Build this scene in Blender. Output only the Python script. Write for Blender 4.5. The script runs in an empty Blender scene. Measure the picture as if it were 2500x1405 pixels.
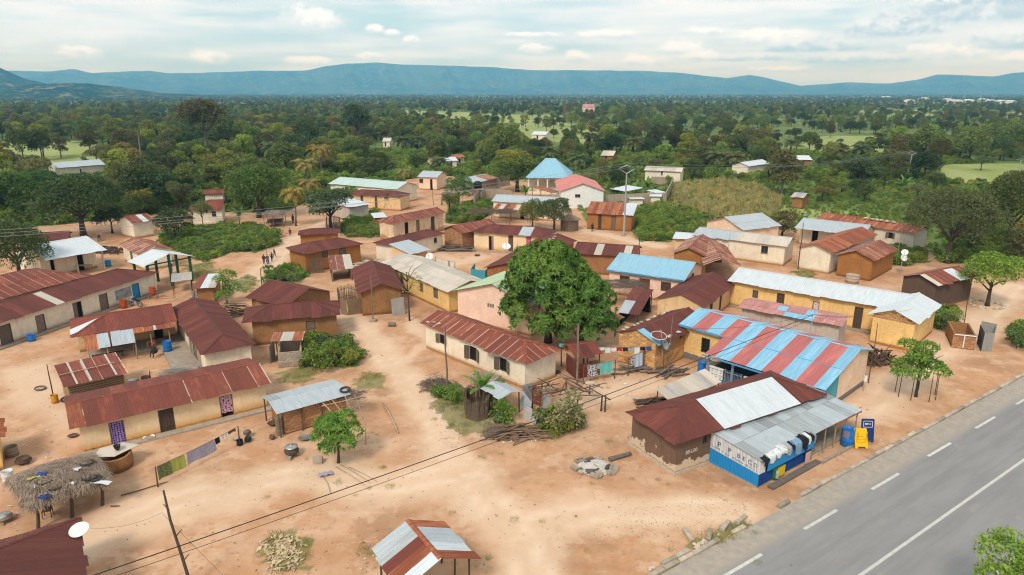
import bpy, math, random
import numpy as np
from mathutils import Vector, Matrix
rad = math.radians
rng = random.Random(7)
nrng = np.random.default_rng(11)
sc = bpy.context.scene
COL = sc.collection

# ------------------------------------------------------------------ camera, sky, sun, exposure
CAM_H, FPX, CX, CY, HOR = 22.0, 1667.0, 1250.0, 702.5, 226.0
PITCH = math.atan((CY - HOR) / FPX)
cam_d = bpy.data.cameras.new("camera"); cam = bpy.data.objects.new("camera", cam_d); COL.objects.link(cam)
cam.location = (0, 0, CAM_H); cam.rotation_euler = (math.pi / 2 - PITCH, 0, 0)
cam_d.sensor_width = 36.0; cam_d.lens = 36.0 * FPX / 2500.0
cam_d.clip_start = 0.5; cam_d.clip_end = 40000
sc.camera = cam
SUN_EL, SUN_AZ = rad(46), rad(205)          # azimuth clockwise from +Y (the view direction): behind, to the left
sd = Vector((math.sin(SUN_AZ) * math.cos(SUN_EL), math.cos(SUN_AZ) * math.cos(SUN_EL), math.sin(SUN_EL)))
sun_d = bpy.data.lights.new("sun", 'SUN'); sun = bpy.data.objects.new("sun", sun_d); COL.objects.link(sun)
sun_d.energy = 1.5; sun_d.angle = rad(14); sun_d.color = (1.0, 0.95, 0.87)
sun.rotation_euler = sd.to_track_quat('Z', 'Y').to_euler(); sun.location = (-40, -40, 90)
sc.view_settings.view_transform = 'Standard'; sc.view_settings.look = 'None'
sc.view_settings.exposure = 0.92; sc.view_settings.gamma = 1.0; sc.view_settings.use_curve_mapping = False
cy = sc.cycles
cy.use_adaptive_sampling = True; cy.adaptive_threshold = 0.012; cy.adaptive_min_samples = 32; cy.use_denoising = True; cy.pixel_filter_type = 'BLACKMAN_HARRIS'; cy.filter_width = 1.15
cy.max_bounces = 6; cy.diffuse_bounces = 3; cy.glossy_bounces = 2; cy.transmission_bounces = 2
cy.transparent_max_bounces = 4; cy.volume_bounces = 0; cy.caustics_reflective = False; cy.caustics_refractive = False
cy.sample_clamp_indirect = 4.0; cy.time_limit = 780.0

class NT:                                     # small node-tree helper
 def __init__(s, tree): s.t = tree; s.t.nodes.clear()
 def n(s, typ, ins=None, **kw):
  nd = s.t.nodes.new(typ)
  for k, v in kw.items(): setattr(nd, k, v)
  if ins:
   for k, v in ins.items():
    sk = nd.inputs[k]
    if isinstance(v, bpy.types.NodeSocket): s.t.links.new(v, sk)
    elif isinstance(v, bpy.types.Node): s.t.links.new(v.outputs[0], sk)
    else: sk.default_value = v
  return nd
 def m(s, op, a, b=0.0, c=None, clamp=False):
  d = {0: a, 1: b}
  if c is not None: d[2] = c
  return s.n('ShaderNodeMath', d, operation=op, use_clamp=clamp).outputs[0]
 def mix(s, f, a, b, mode='MIX'):
  nd = s.n('ShaderNodeMix', data_type='RGBA', blend_type=mode, clamp_factor=True)
  for i, v in ((0, f), (6, a), (7, b)):
   if isinstance(v, bpy.types.NodeSocket): s.t.links.new(v, nd.inputs[i])
   else: nd.inputs[i].default_value = v
  return nd.outputs[2]
 def ramp(s, f, lo, hi, a=0.0, b=1.0, smooth=True):
  nd = s.n('ShaderNodeMapRange', {0: f, 1: lo, 2: hi, 3: a, 4: b}, interpolation_type='SMOOTHSTEP' if smooth else 'LINEAR')
  return nd.outputs[0]
 def noise(s, vec, scale, detail=3.0, rough=0.55, dist=0.0):
  return s.n('ShaderNodeTexNoise', {'Vector': vec, 'Scale': scale, 'Detail': detail, 'Roughness': rough, 'Distortion': dist}).outputs[0]
 def mapv(s, vec, scale=(1, 1, 1), loc=(0, 0, 0)):
  return s.n('ShaderNodeMapping', {'Vector': vec, 'Scale': scale, 'Location': loc}).outputs[0]

def c4(c): return (c[0], c[1], c[2], 1.0)

# ---- world: clear-sky model seen through broken cloud
world = bpy.data.worlds.new("World"); sc.world = world; world.use_nodes = True
w = NT(world.node_tree)
sky = w.n('ShaderNodeTexSky', sky_type='NISHITA', sun_disc=False, sun_elevation=SUN_EL, sun_rotation=SUN_AZ, air_density=1.2, dust_density=1.5, ozone_density=1.5)
geo = w.n('ShaderNodeTexCoord').outputs['Generated']
sep = w.n('ShaderNodeSeparateXYZ', {0: geo})
dx, dy, dz = sep.outputs[0], sep.outputs[1], sep.outputs[2]
az = w.m('ARCTAN2', dx, dy); el = w.m('ARCSINE', dz)
n4 = w.noise(w.mapv(geo, (1, 1, 1.4), (4.2, 3.2, 1.3)), 70.0, 6, .6)
n1 = w.noise(w.mapv(geo, (1, 1, 7), (3.1, 1.7, .4)), 2.6, 6, .58)
n2 = w.noise(w.mapv(geo, (1, 1, 9), (7.7, 2.2, 5.4)), 9.0, 5, .6)
n3 = w.noise(w.mapv(geo, (1, 1, 1.7), (1.2, 8.2, 3.3)), 26.0, 7, .62)
cover = w.ramp(w.m('ADD', w.m('MULTIPLY', n1, .7), w.m('MULTIPLY', n2, .3)), .33, .56)
def ang(px, py): return math.atan((px - CX) / FPX / 1.02), (HOR - py) / FPX
def blob(px, py, rx, ry, namt, soft=.35, tilt=0.0):
 a0, e0 = ang(px, py)
 da = w.m('DIVIDE', w.m('SUBTRACT', az, a0), rx / FPX)
 de = w.m('DIVIDE', w.m('SUBTRACT', w.m('SUBTRACT', el, e0), w.m('MULTIPLY', w.m('SUBTRACT', az, a0), tilt)), ry / FPX)
 d = w.m('SQRT', w.m('ADD', w.m('MULTIPLY', da, da), w.m('MULTIPLY', de, de)))
 d = w.m('ADD', d, w.m('MULTIPLY', w.m('SUBTRACT', w.m('ADD', w.m('MULTIPLY', n3, .55), w.m('MULTIPLY', n4, .45)), .5), namt))
 return w.ramp(d, 1.0, 1.0 - soft, 0.0, 1.0), de
# gaps of clear sky between the layers
gap = None
for px, py, rx, ry, tilt in ((640, 112, 480, 34, .10), (930, 78, 260, 26, .05), (1330, 130, 190, 20, 0), (1990, 84, 150, 17, 0), (1380, 34, 240, 14, 0), (1120, 160, 250, 16, 0), (2020, 66, 60, 12, 0)):
 g_, _ = blob(px, py, rx, ry, 1.1, .9, tilt)
 gap = g_ if gap is None else w.m('MAXIMUM', gap, g_)
cover = w.m('MULTIPLY', cover, w.m('SUBTRACT', 1.0, w.m('MULTIPLY', gap, .72)))
cover = w.m('MAXIMUM', cover, w.ramp(el, .035, .0, 0, .55))
lit = w.m('ADD', w.m('MULTIPLY', n2, .22), w.m('MULTIPLY', n1, .24))
cloud = w.mix(w.ramp(lit, .14, .34), c4((.46, .52, .555)), c4((.595, .61, .615)))
clear = w.n('ShaderNodeVectorMath', {0: sky.outputs[0], 1: (.072, .072, .072)}, operation='MULTIPLY').outputs[0]
clear = w.mix(.62, clear, c4((.31, .47, .55)))
col = w.mix(w.m('MULTIPLY', cover, .93), clear, cloud)
puffs = ((232, 150, 46, 17), (540, 155, 50, 20), (795, 75, 74, 34), (770, 160, 60, 13), (915, 148, 42, 13), (930, 90, 26, 11), (970, 97, 22, 9), (1010, 112, 26, 12), (1405, 150, 38, 18),
   (1300, 132, 52, 15), (1560, 158, 74, 15), (1640, 132, 70, 18), (1700, 150, 60, 16), (1850, 112, 100, 22), (1800, 152, 110, 12), (1960, 128, 140, 22), (2130, 96, 130, 32), (2300, 60, 190, 52),
   (2440, 30, 190, 60), (2080, 158, 150, 13), (2290, 150, 90, 20), (2440, 128, 110, 28), (1470, 100, 90, 12), (1300, 100, 90, 10), (1700, 96, 60, 12), (1880, 178, 90, 8), (2480, 165, 90, 14))
for px, py, rx, ry in puffs:
 mk, de = blob(px, py, rx, ry * 1.15, 2.6, .5)
 flatb = w.ramp(de, -.75, -.45)                       # flat bases
 shade = w.ramp(w.m('ADD', de, w.m('MULTIPLY', w.m('SUBTRACT', n4, .5), 2.2)), -.6, .4)
 big = rx > 105
 cc = w.mix(shade, c4((.27, .36, .43) if big else (.44, .50, .545)), c4((.59, .61, .62) if big else (.69, .69, .68)))
 col = w.mix(w.m('MULTIPLY', w.m('MULTIPLY', mk, flatb), .74 if big else .85), col, cc)
col = w.mix(1.0, col, w.mix(w.ramp(el, .0, .16), c4((.80, .96, 1.14)), c4((1, 1, 1))), 'MULTIPLY')
bg = w.n('ShaderNodeBackground', {'Color': col, 'Strength': 1.0})
w.n('ShaderNodeOutputWorld', {'Surface': bg.outputs[0]})

# ------------------------------------------------------------------ photograph-space helpers (true positions on the ground or on walls)
cp_, sp_ = math.cos(PITCH), math.sin(PITCH)
def ray(px, py):
 x, y = (px - CX) / FPX, (CY - py) / FPX
 return Vector((x, cp_ + y * sp_, -sp_ + y * cp_))
def G(px, py, z=0.0):
 d = ray(px, py); t = (z - CAM_H) / d.z
 return Vector((d.x * t, d.y * t, z))
def hit(px, py, p, n):
 d = ray(px, py); o = Vector((0, 0, CAM_H)); t = (p - o).dot(n) / d.dot(n)
 return o + d * t
def topx(X, Y, Z=0.0):
 zc = Y * cp_ - (Z - CAM_H) * sp_; yc = Y * sp_ + (Z - CAM_H) * cp_
 return CX + FPX * X / zc, CY - FPX * yc / zc
def height_at(px, py0, py1):                  # height of a vertical thing standing at (px, py0) whose top shows at py1
 b = G(px, py0); n = Vector((0, -1, 0)); return hit(px, py1, b, n).z

# ------------------------------------------------------------------ objects
def tag(o, label=None, cat=None, group=None, kind=None):
 if label: o['label'] = label
 if cat: o['category'] = cat
 if group: o['group'] = group
 if kind: o['kind'] = kind
 return o
def empty(name, loc=(0, 0, 0), rz=0.0, label=None, cat=None, group=None):
 o = bpy.data.objects.new(name, None); COL.objects.link(o)
 o.location = loc; o.rotation_euler = (0, 0, rz); o.empty_display_size = .3
 return tag(o, label, cat, group)
def link(name, me, parent=None, loc=None, rot=None, scale=None):
 o = bpy.data.objects.new(name, me); COL.objects.link(o)
 if parent is not None: o.parent = parent
 if loc is not None: o.location = loc
 if rot is not None: o.rotation_euler = rot
 if scale is not None: o.scale = scale
 return o
class MB:                                     # mesh builder
 def __init__(s): s.v = []; s.f = []; s.mi = []; s.uv = []; s.cur = 0
 def add(s, vs, fs, uvs=None):
  b = len(s.v); s.v += [tuple(p) for p in vs]
  for k, f in enumerate(fs):
   s.f.append(tuple(i + b for i in f)); s.mi.append(s.cur)
   s.uv.append([uvs[i] for i in f] if uvs else None)
  return s
 def quad(s, a, b, c, d, uv=None): return s.add([a, b, c, d], [(0, 1, 2, 3)], uv)
 def box(s, x0, y0, z0, x1, y1, z1, mtx=None):
  p = [(x0, y0, z0), (x1, y0, z0), (x1, y1, z0), (x0, y1, z0), (x0, y0, z1), (x1, y0, z1), (x1, y1, z1), (x0, y1, z1)]
  if mtx: p = [mtx @ Vector(q) for q in p]
  return s.add(p, [(0, 3, 2, 1), (4, 5, 6, 7), (0, 1, 5, 4), (1, 2, 6, 5), (2, 3, 7, 6), (3, 0, 4, 7)])
 def tube(s, pts, rads, n=6, cap=True):
  pts = [Vector(p) for p in pts]
  if not isinstance(rads, (list, tuple)): rads = [rads] * len(pts)
  b = len(s.v); prev = None
  for i, p in enumerate(pts):
   t = (pts[min(i + 1, len(pts) - 1)] - pts[max(i - 1, 0)])
   t = t.normalized() if t.length > 1e-9 else Vector((0, 0, 1))
   if prev is None: a = t.orthogonal().normalized()
   else:
    a = prev - t * prev.dot(t); a = a.normalized() if a.length > 1e-6 else t.orthogonal().normalized()
   prev = a; c = t.cross(a)
   for k in range(n):
    th = 2 * math.pi * k / n
    s.v.append(tuple(p + (a * math.cos(th) + c * math.sin(th)) * rads[i]))
  for i in range(len(pts) - 1):
   for k in range(n):
    s.f.append((b + i * n + k, b + i * n + (k + 1) % n, b + (i + 1) * n + (k + 1) % n, b + (i + 1) * n + k)); s.mi.append(s.cur); s.uv.append(None)
  if cap:
   s.f.append(tuple(b + k for k in reversed(range(n)))); s.mi.append(s.cur); s.uv.append(None)
   e = b + (len(pts) - 1) * n; s.f.append(tuple(e + k for k in range(n))); s.mi.append(s.cur); s.uv.append(None)
  return s
 def lathe(s, prof, n=12, c=(0, 0, 0), cap0=True, cap1=True):      # prof: (r, z)
  b = len(s.v)
  for r, z in prof:
   for k in range(n):
    th = 2 * math.pi * k / n; s.v.append((c[0] + r * math.cos(th), c[1] + r * math.sin(th), c[2] + z))
  for i in range(len(prof) - 1):
   for k in range(n):
    s.f.append((b + i * n + k, b + i * n + (k + 1) % n, b + (i + 1) * n + (k + 1) % n, b + (i + 1) * n + k)); s.mi.append(s.cur); s.uv.append(None)
  if cap0: s.f.append(tuple(b + k for k in reversed(range(n)))); s.mi.append(s.cur); s.uv.append(None)
  if cap1: s.f.append(tuple(b + (len(prof) - 1) * n + k for k in range(n))); s.mi.append(s.cur); s.uv.append(None)
  return s
 def mesh(s, name, mats, smooth=False):
  me = bpy.data.meshes.new(name); me.from_pydata(s.v, [], s.f)
  for m_ in (mats if isinstance(mats, (list, tuple)) else [mats]): me.materials.append(m_)
  if len(me.materials) > 1: me.polygons.foreach_set('material_index', s.mi)
  if any(u is not None for u in s.uv):
   ul = me.uv_layers.new(name='UVMap'); k = 0; d = np.zeros(len(me.loops) * 2, 'f')
   for f, u in zip(s.f, s.uv):
    for j in range(len(f)):
     if u is not None: d[2 * k] = u[j][0]; d[2 * k + 1] = u[j][1]
     k += 1
   ul.data.foreach_set('uv', d)
  if smooth: me.polygons.foreach_set('use_smooth', [True] * len(me.polygons))
  me.update(); return me
 def obj(s, name, mats, parent=None, loc=None, rot=None, smooth=False, label=None, cat=None, group=None):
  return tag(link(name, s.mesh(name, mats, smooth), parent, loc, rot), label, cat, group)
def np_mesh(name, v, f, mat, mat_idx=None, uv=None):
 me = bpy.data.meshes.new(name); nf, k = f.shape
 me.vertices.add(len(v)); me.vertices.foreach_set('co', v.astype('f').ravel())
 me.loops.add(nf * k); me.loops.foreach_set('vertex_index', f.astype('i').ravel())
 me.polygons.add(nf); me.polygons.foreach_set('loop_start', np.arange(0, nf * k, k, dtype='i')); me.polygons.foreach_set('loop_total', np.full(nf, k, 'i'))
 for m_ in (mat if isinstance(mat, (list, tuple)) else [mat]): me.materials.append(m_)
 if mat_idx is not None: me.polygons.foreach_set('material_index', mat_idx.astype('i'))
 me.update(calc_edges=True); return me

# ------------------------------------------------------------------ materials
MATS = {}
def M(name, c1, c2=None, scale=6.0, rough=.85, metal=0.0, rnd=.12, bump=0.0, detail=4.0, stretch=(1, 1, 1), spec=.25):
 m = bpy.data.materials.new(name); m.use_nodes = True; t = NT(m.node_tree); MATS[name] = m
 c2 = c2 or tuple(x * .75 for x in c1)
 v = t.mapv(t.n('ShaderNodeTexCoord').outputs['Object'], stretch)
 f = t.noise(v, scale, detail, .6)
 col = t.mix(t.ramp(f, .3, .7), c4(c1), c4(c2))
 if rnd:
  r = t.n('ShaderNodeObjectInfo').outputs['Random']
  col = t.mix(1.0, col, t.n('ShaderNodeCombineColor', {i: t.ramp(r, 0, 1, 1 - rnd, 1 + rnd, False) for i in range(3)}).outputs[0], 'MULTIPLY')
 ins = {'Base Color': col, 'Roughness': rough, 'Metallic': metal, 'Specular IOR Level': spec}
 if bump: ins['Normal'] = t.n('ShaderNodeBump', {'Strength': .6, 'Distance': bump, 'Height': f}).outputs[0]
 b = t.n('ShaderNodeBsdfPrincipled', ins); t.n('ShaderNodeOutputMaterial', {0: b.outputs[0]})
 return m
def roofmat(name, base, alt, pale, altamt=.3, paleamt=.06, rough=.7, metal=0.0, rnd=.16, seam=0.0, streak=1.0):
 """corrugated sheet: rust or paint with streaks running down the slope (UV: metres along the eave, metres up the slope)"""
 m = bpy.data.materials.new(name); m.use_nodes = True; t = NT(m.node_tree); MATS[name] = m
 uv = t.n('ShaderNodeTexCoord').outputs['UV']; r = t.n('ShaderNodeObjectInfo').outputs['Random']
 off = t.n('ShaderNodeVectorMath', {0: uv, 1: t.n('ShaderNodeCombineXYZ', {0: t.m('MULTIPLY', r, 37.0), 1: t.m('MULTIPLY', r, 91.0)}).outputs[0]}, operation='ADD').outputs[0]
 st = t.noise(t.mapv(off, (9, .55, 1)), 1.0, 4, .6)
 bl = t.noise(t.mapv(off, (1.6, .8, 1)), 1.0, 4, .65)
 fine = t.noise(t.mapv(uv, (30, 12, 1)), 1.0, 2)
 f = t.m('ADD', t.m('MULTIPLY', st, .5 * streak), t.m('MULTIPLY', bl, 1 - .5 * streak))
 f = t.m('ADD', f, t.ramp(r, 0, 1, -.07, .07, False))
 col = t.mix(t.ramp(f, .62 - altamt * .35, .80 - altamt * .35), c4(base), c4(alt))
 col = t.mix(t.ramp(t.noise(t.mapv(off, (5, .9, 1), (17, 3, 0)), 1.0, 5, .7), .74 - paleamt, .80 - paleamt), col, c4(pale))
 if seam:
  sp = t.n('ShaderNodeSeparateXYZ', {0: t.n('ShaderNodeUVMap', uv_map='edge').outputs[0]})
  e = t.m('MULTIPLY', t.ramp(sp.outputs[0], .90, .95), t.ramp(t.noise(t.mapv(off, (.4, 1.1, 1), (5, 9, 0)), 1.0, 3), .50 - seam * .2, .60 - seam * .2))
  col = t.mix(e, col, c4(pale))
 k = t.ramp(r, 0, 1, 1 - rnd, 1 + rnd, False); k = t.m('MULTIPLY', t.m('MULTIPLY', k, t.ramp(fine, .25, .75, .86, 1.14, False)), t.ramp(st, .3, .7, .84, 1.16, False))
 col = t.mix(1.0, col, t.n('ShaderNodeCombineColor', {i: k for i in range(3)}).outputs[0], 'MULTIPLY')
 b = t.n('ShaderNodeBsdfPrincipled', {'Base Color': col, 'Roughness': rough, 'Metallic': metal, 'Specular IOR Level': .3})
 t.n('ShaderNodeOutputMaterial', {0: b.outputs[0]}); return m
def wallmat(name, base, dirt=(.42, .20, .075), stain=.35, foot=.55, mottle=.16, cracks=0.0, band=None, rough=.92, lower=None):
 """plaster or mud wall; rain-splashed earth above the ground, weather blotches; band=(height, colour) painted skirting"""
 m = bpy.data.materials.new(name); m.use_nodes = True; t = NT(m.node_tree); MATS[name] = m
 v = t.n('ShaderNodeTexCoord').outputs['Object']; z = t.n('ShaderNodeSeparateXYZ', {0: v}).outputs[2]
 a = t.noise(v, .9, 5, .65); b_ = t.noise(v, 5.5, 4, .6); c_ = t.noise(t.mapv(v, (3, 3, .45)), 1.0, 5, .65)
 k = t.ramp(t.m('ADD', t.m('MULTIPLY', a, .55), t.m('MULTIPLY', b_, .45)), .32, .68, 1 - mottle * 1.3, 1 + mottle, False)
 col = t.mix(1.0, c4(base), t.n('ShaderNodeCombineColor', {0: k, 1: k, 2: k}).outputs[0], 'MULTIPLY')
 blot = t.noise(t.mapv(v, (1, 1, .8), (7, 2, 4)), 1.7, 5, .7)
 col = t.mix(t.m('MULTIPLY', t.ramp(blot, .56, .66), stain * .9), col, c4(tuple(x * y for x, y in zip(base, (.74, .66, .55)))))
 col = t.mix(t.m('MULTIPLY', t.ramp(c_, .48, .68), stain * 1.3), col, c4(tuple(x * y for x, y in zip(base, (.62, .55, .48)))))
 if lower:                                   # plaster fallen off the lower wall, ragged edge
  h, lc = lower; col = t.mix(t.ramp(t.m('ADD', z, t.m('MULTIPLY', t.m('SUBTRACT', a, .5), 2.6)), h + .04, h - .04), col, c4(lc))
 if band:
  h, bc = band; col = t.mix(t.ramp(t.m('ADD', z, t.m('MULTIPLY', t.m('SUBTRACT', b_, .5), .25)), h + .02, h - .02), col, c4(bc))
 ft = t.ramp(t.m('ADD', z, t.m('MULTIPLY', t.m('SUBTRACT', b_, .5), -.7)), foot, .02)
 col = t.mix(t.m('MULTIPLY', ft, t.ramp(a, .25, .6, .8, 1.0)), col, c4(dirt))
 col = t.mix(t.m('MULTIPLY', t.ramp(t.m('ADD', z, t.m('MULTIPLY', b_, -.25)), .16, .0), .6), col, c4(tuple(x * .45 for x in dirt)))
 if cracks:
  vo = t.n('ShaderNodeTexVoronoi', {'Vector': v, 'Scale': 3.2, 'Randomness': 1.0}, feature='DISTANCE_TO_EDGE').outputs[0]
  col = t.mix(t.m('MULTIPLY', t.ramp(vo, .05, .0), cracks), col, c4(tuple(x * .45 for x in base)))
 bp = t.n('ShaderNodeBump', {'Strength': .5, 'Distance': .03, 'Height': b_}).outputs[0]
 bs = t.n('ShaderNodeBsdfPrincipled', {'Base Color': col, 'Roughness': rough, 'Normal': bp, 'Specular IOR Level': .15})
 t.n('ShaderNodeOutputMaterial', {0: bs.outputs[0]}); return m
def leafmat(name, c1, c2, rnd=.35, hue=.0, tip=None):
 c1, c2 = (tuple(min(.42, x * q) for x, q in zip(c_, (1.42, 1.22, 1.32))) for c_ in (c1, c2))
 m = bpy.data.materials.new(name); m.use_nodes = True; t = NT(m.node_tree); MATS[name] = m
 v = t.n('ShaderNodeTexCoord').outputs['Object']; r = t.n('ShaderNodeObjectInfo').outputs['Random']
 f = t.noise(v, .55, 3, .6); f2 = t.noise(v, 3.2, 3, .65)
 col = t.mix(t.ramp(t.m('ADD', t.m('MULTIPLY', f, .45), t.m('MULTIPLY', f2, .55)), .38, .62), c4(c1), c4(c2))
 if tip is not None:
  z = t.n('ShaderNodeSeparateXYZ', {0: t.n('ShaderNodeTexCoord').outputs['Generated']}).outputs[2]
  col = t.mix(t.m('MULTIPLY', t.ramp(z, .45, 1.0), t.ramp(f, .35, .6)), col, c4(tip))
 k = t.ramp(r, 0, 1, 1 - rnd, 1 + rnd, False)
 r2 = t.m('FRACT', t.m('MULTIPLY', r, 7.13))
 col = t.mix(1.0, col, t.n('ShaderNodeCombineColor', {0: t.m('MULTIPLY', k, t.ramp(r2, 0, 1, .85, 1.2, False)), 1: k, 2: t.m('MULTIPLY', k, t.ramp(r2, 0, 1, 1.05, .8, False))}).outputs[0], 'MULTIPLY')
 d = t.n('ShaderNodeBsdfPrincipled', {'Base Color': col, 'Roughness': .6, 'Specular IOR Level': .25})
 tr = t.n('ShaderNodeBsdfTranslucent', {'Color': t.mix(1.0, col, c4((1.25, 1.3, .5)), 'MULTIPLY')})
 mx = t.n('ShaderNodeMixShader', {0: .28, 1: d.outputs[0], 2: tr.outputs[0]})
 t.n('ShaderNodeOutputMaterial', {0: mx.outputs[0]}); return m
def clothmat(name, c1, c2, scale=9.0, thr=.5, kind='noise', c3=None):
 m = bpy.data.materials.new(name); m.use_nodes = True; t = NT(m.node_tree); MATS[name] = m
 v = t.n('ShaderNodeTexCoord').outputs['UV']
 if kind == 'noise': f = t.ramp(t.noise(v, scale, 2), thr - .02, thr + .02)
 elif kind == 'dots': f = t.ramp(t.n('ShaderNodeTexVoronoi', {'Vector': v, 'Scale': scale, 'Randomness': .25}).outputs[0], .30, .24)
 elif kind == 'rings':
  d = t.n('ShaderNodeTexVoronoi', {'Vector': v, 'Scale': scale, 'Randomness': .15}).outputs[0]
  f = t.m('MULTIPLY', t.ramp(d, .42, .36), t.ramp(d, .16, .22))
 elif kind == 'check':
  s1 = t.n('ShaderNodeTexWave', {'Vector': v, 'Scale': scale, 'Distortion': 0.0}, bands_direction='X').outputs[1]
  s2 = t.n('ShaderNodeTexWave', {'Vector': v, 'Scale': scale, 'Distortion': 0.0}, bands_direction='Y').outputs[1]
  f = t.m('MULTIPLY', t.m('ADD', t.ramp(s1, .45, .55), t.ramp(s2, .45, .55)), .5)
 else: f = t.ramp(t.n('ShaderNodeTexWave', {'Vector': v, 'Scale': scale, 'Distortion': .6}, bands_direction=kind).outputs[1], .45, .55)
 col = t.mix(f, c4(c1), c4(c2))
 if c3: col = t.mix(t.ramp(t.noise(v, scale * .6, 2), .58, .62), col, c4(c3))
 b = t.n('ShaderNodeBsdfPrincipled', {'Base Color': col, 'Roughness': .9, 'Specular IOR Level': .1}); t.n('ShaderNodeOutputMaterial', {0: b.outputs[0]}); return m

RUST = roofmat('rust_maroon', (.165, .040, .024), (.235, .062, .030), (.42, .25, .17), .35, .02)
RUSTD = roofmat('rust_dark', (.112, .029, .020), (.155, .040, .025), (.30, .16, .11), .30, .012)
RUSTO = roofmat('rust_orange', (.235, .062, .026), (.33, .115, .050), (.50, .34, .24), .45, .05, seam=.25)
RUSTS = roofmat('rust_seamed', (.185, .048, .028), (.26, .080, .040), (.56, .41, .31), .35, .03, seam=.75)
RUSTW = roofmat('rust_worn', (.20, .058, .034), (.32, .14, .075), (.62, .52, .44), .50, .14, seam=.9)
PATCHY = roofmat('zinc_rust_patches', (.47, .41, .34), (.40, .21, .11), (.50, .47, .43), .22, .10, rough=.5, seam=.35)
PATCHG = roofmat('zinc_beige', (.48, .41, .335), (.38, .21, .12), (.52, .48, .44), .12, .10, rough=.5, seam=.6)
SILVER = roofmat('zinc_bright', (.43, .46, .475), (.35, .375, .39), (.50, .51, .52), .4, .02, rough=.42, metal=.25, rnd=.07)
WHITE = roofmat('zinc_white', (.55, .575, .59), (.48, .51, .53), (.60, .61, .61), .35, .02, rough=.45, metal=.1, rnd=.035)
GREYZ = roofmat('zinc_grey', (.31, .325, .325), (.36, .38, .385), (.42, .43, .43), .35, .03, rough=.5, metal=.25, rnd=.16)
TINGREY = roofmat('tin_weathered', (.34, .33, .31), (.26, .20, .16), (.45, .44, .42), .35, .04, rough=.65, rnd=.22)
BLUER = roofmat('paint_blue_sheet', (.235, .42, .52), (.20, .37, .48), (.30, .47, .55), .4, .01, rough=.5, rnd=.04)
BLUES = roofmat('paint_blue_stripe', (.20, .40, .54), (.24, .44, .56), (.30, .50, .60), .4, .01, rough=.5, rnd=.08)
BLUED = roofmat('paint_blue_deep', (.10, .30, .50), (.12, .34, .54), (.2, .42, .58), .4, .01, rough=.5, rnd=.05)
REDS = roofmat('paint_red_stripe', (.40, .115, .105), (.45, .14, .12), (.50, .2, .17), .4, .01, rough=.55, rnd=.06)
PINKR = roofmat('paint_red_faded', (.40, .17, .155), (.46, .22, .19), (.52, .32, .29), .4, .04, rough=.6, rnd=.08)
CORALR = roofmat('paint_coral', (.53, .17, .14), (.58, .22, .18), (.62, .34, .30), .4, .03, rough=.55, rnd=.08)
GREENR = roofmat('paint_green_sheet', (.36, .45, .28), (.40, .48, .31), (.45, .52, .38), .4, .01, rough=.55, rnd=.04)
GREENP = roofmat('paint_pale_green', (.40, .50, .46), (.44, .53, .49), (.5, .56, .52), .4, .01, rough=.5, rnd=.05)
W_CREAM = wallmat('plaster_cream', (.78, .58, .36), (.60, .27, .045), .16, .80, .12)
W_YELLOW = wallmat('plaster_yellow', (.76, .50, .20), (.48, .22, .07), .25, .4)
W_YELLO2 = wallmat('plaster_old_yellow', (.70, .48, .26), (.45, .21, .08), .45, .5)
W_WHITE = wallmat('plaster_whitewash', (.70, .62, .50), (.44, .25, .12), .35, .6)
W_PALE = wallmat('plaster_pale', (.76, .66, .51), (.5, .28, .11), .25, .55)
W_PINK = wallmat('plaster_pink', (.78, .54, .42), (.55, .30, .13), .10, .4)
W_PEACH = wallmat('plaster_peach', (.78, .56, .40), (.5, .27, .12), .12, .45)
W_GREY = wallmat('plaster_grey', (.50, .42, .36), (.34, .22, .14), .4, .4)
W_MUD = wallmat('mud_brown', (.31, .155, .066), (.27, .12, .05), .22, .35, .22, .35)
W_ORANGE = wallmat('mud_orange', (.36, .158, .05), (.3, .13, .05), .22, .3, .20, .55)
W_REDMUD = wallmat('mud_red', (.34, .133, .054), (.3, .13, .05), .25, .4, .22, .4)
W_BROWN = wallmat('render_brown', (.165, .10, .068), (.36, .2, .1), .3, .3, .14, 0, None, .92, (.62, (.55, .44, .31)))
W_DARK = wallmat('render_dark', (.115, .075, .055), (.28, .15, .08), .3, .3)
W_PEEL = wallmat('plaster_peeling', (.66, .49, .33), (.36, .19, .09), .75, .7, .22, 0, None, .92, (.75, (.42, .24, .12)))
W_YBAND = wallmat('plaster_yellow_grey_skirting', (.76, .50, .20), (.4, .25, .14), .25, .1, .16, 0, (.52, (.16, .17, .19)))
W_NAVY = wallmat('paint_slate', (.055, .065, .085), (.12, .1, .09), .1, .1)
W_BLOCK = wallmat('cement_block', (.36, .29, .22), (.33, .2, .12), .5, .35)
W_MORTAR = wallmat('mortar_ochre', (.40, .22, .09), (.36, .18, .08), .3, .3)
BRICK_Y = M('brick_ochre', (.64, .37, .155), (.50, .27, .11), 5, .95, 0, .28, .02)
BRICK_B = M('block_earth', (.42, .225, .11), (.34, .175, .085), 5, .95, 0, .22, .02)
BRICK_C = M('block_cement', (.40, .33, .26), (.33, .26, .2), 5, .95, 0, .2, .02)
WOOD = M('wood_weathered', (.115, .075, .05), (.075, .048, .034), 4, .9, 0, .3, .01, stretch=(6, 6, .8))
WOODG = M('wood_grey', (.20, .155, .12), (.12, .09, .07), 4, .95, 0, .3, .01, stretch=(5, 5, .8))
WOODP = M('wood_pale', (.42, .31, .21), (.30, .21, .14), 5, .9, 0, .2)
WOODR = M('wood_varnished', (.17, .07, .026), (.12, .048, .02), 5, .5, 0, .1, 0, stretch=(6, 6, 1))
BARK = M('bark', (.085, .065, .05), (.05, .04, .03), 5, .95, 0, .25, .04, stretch=(1, 1, .35))
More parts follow.
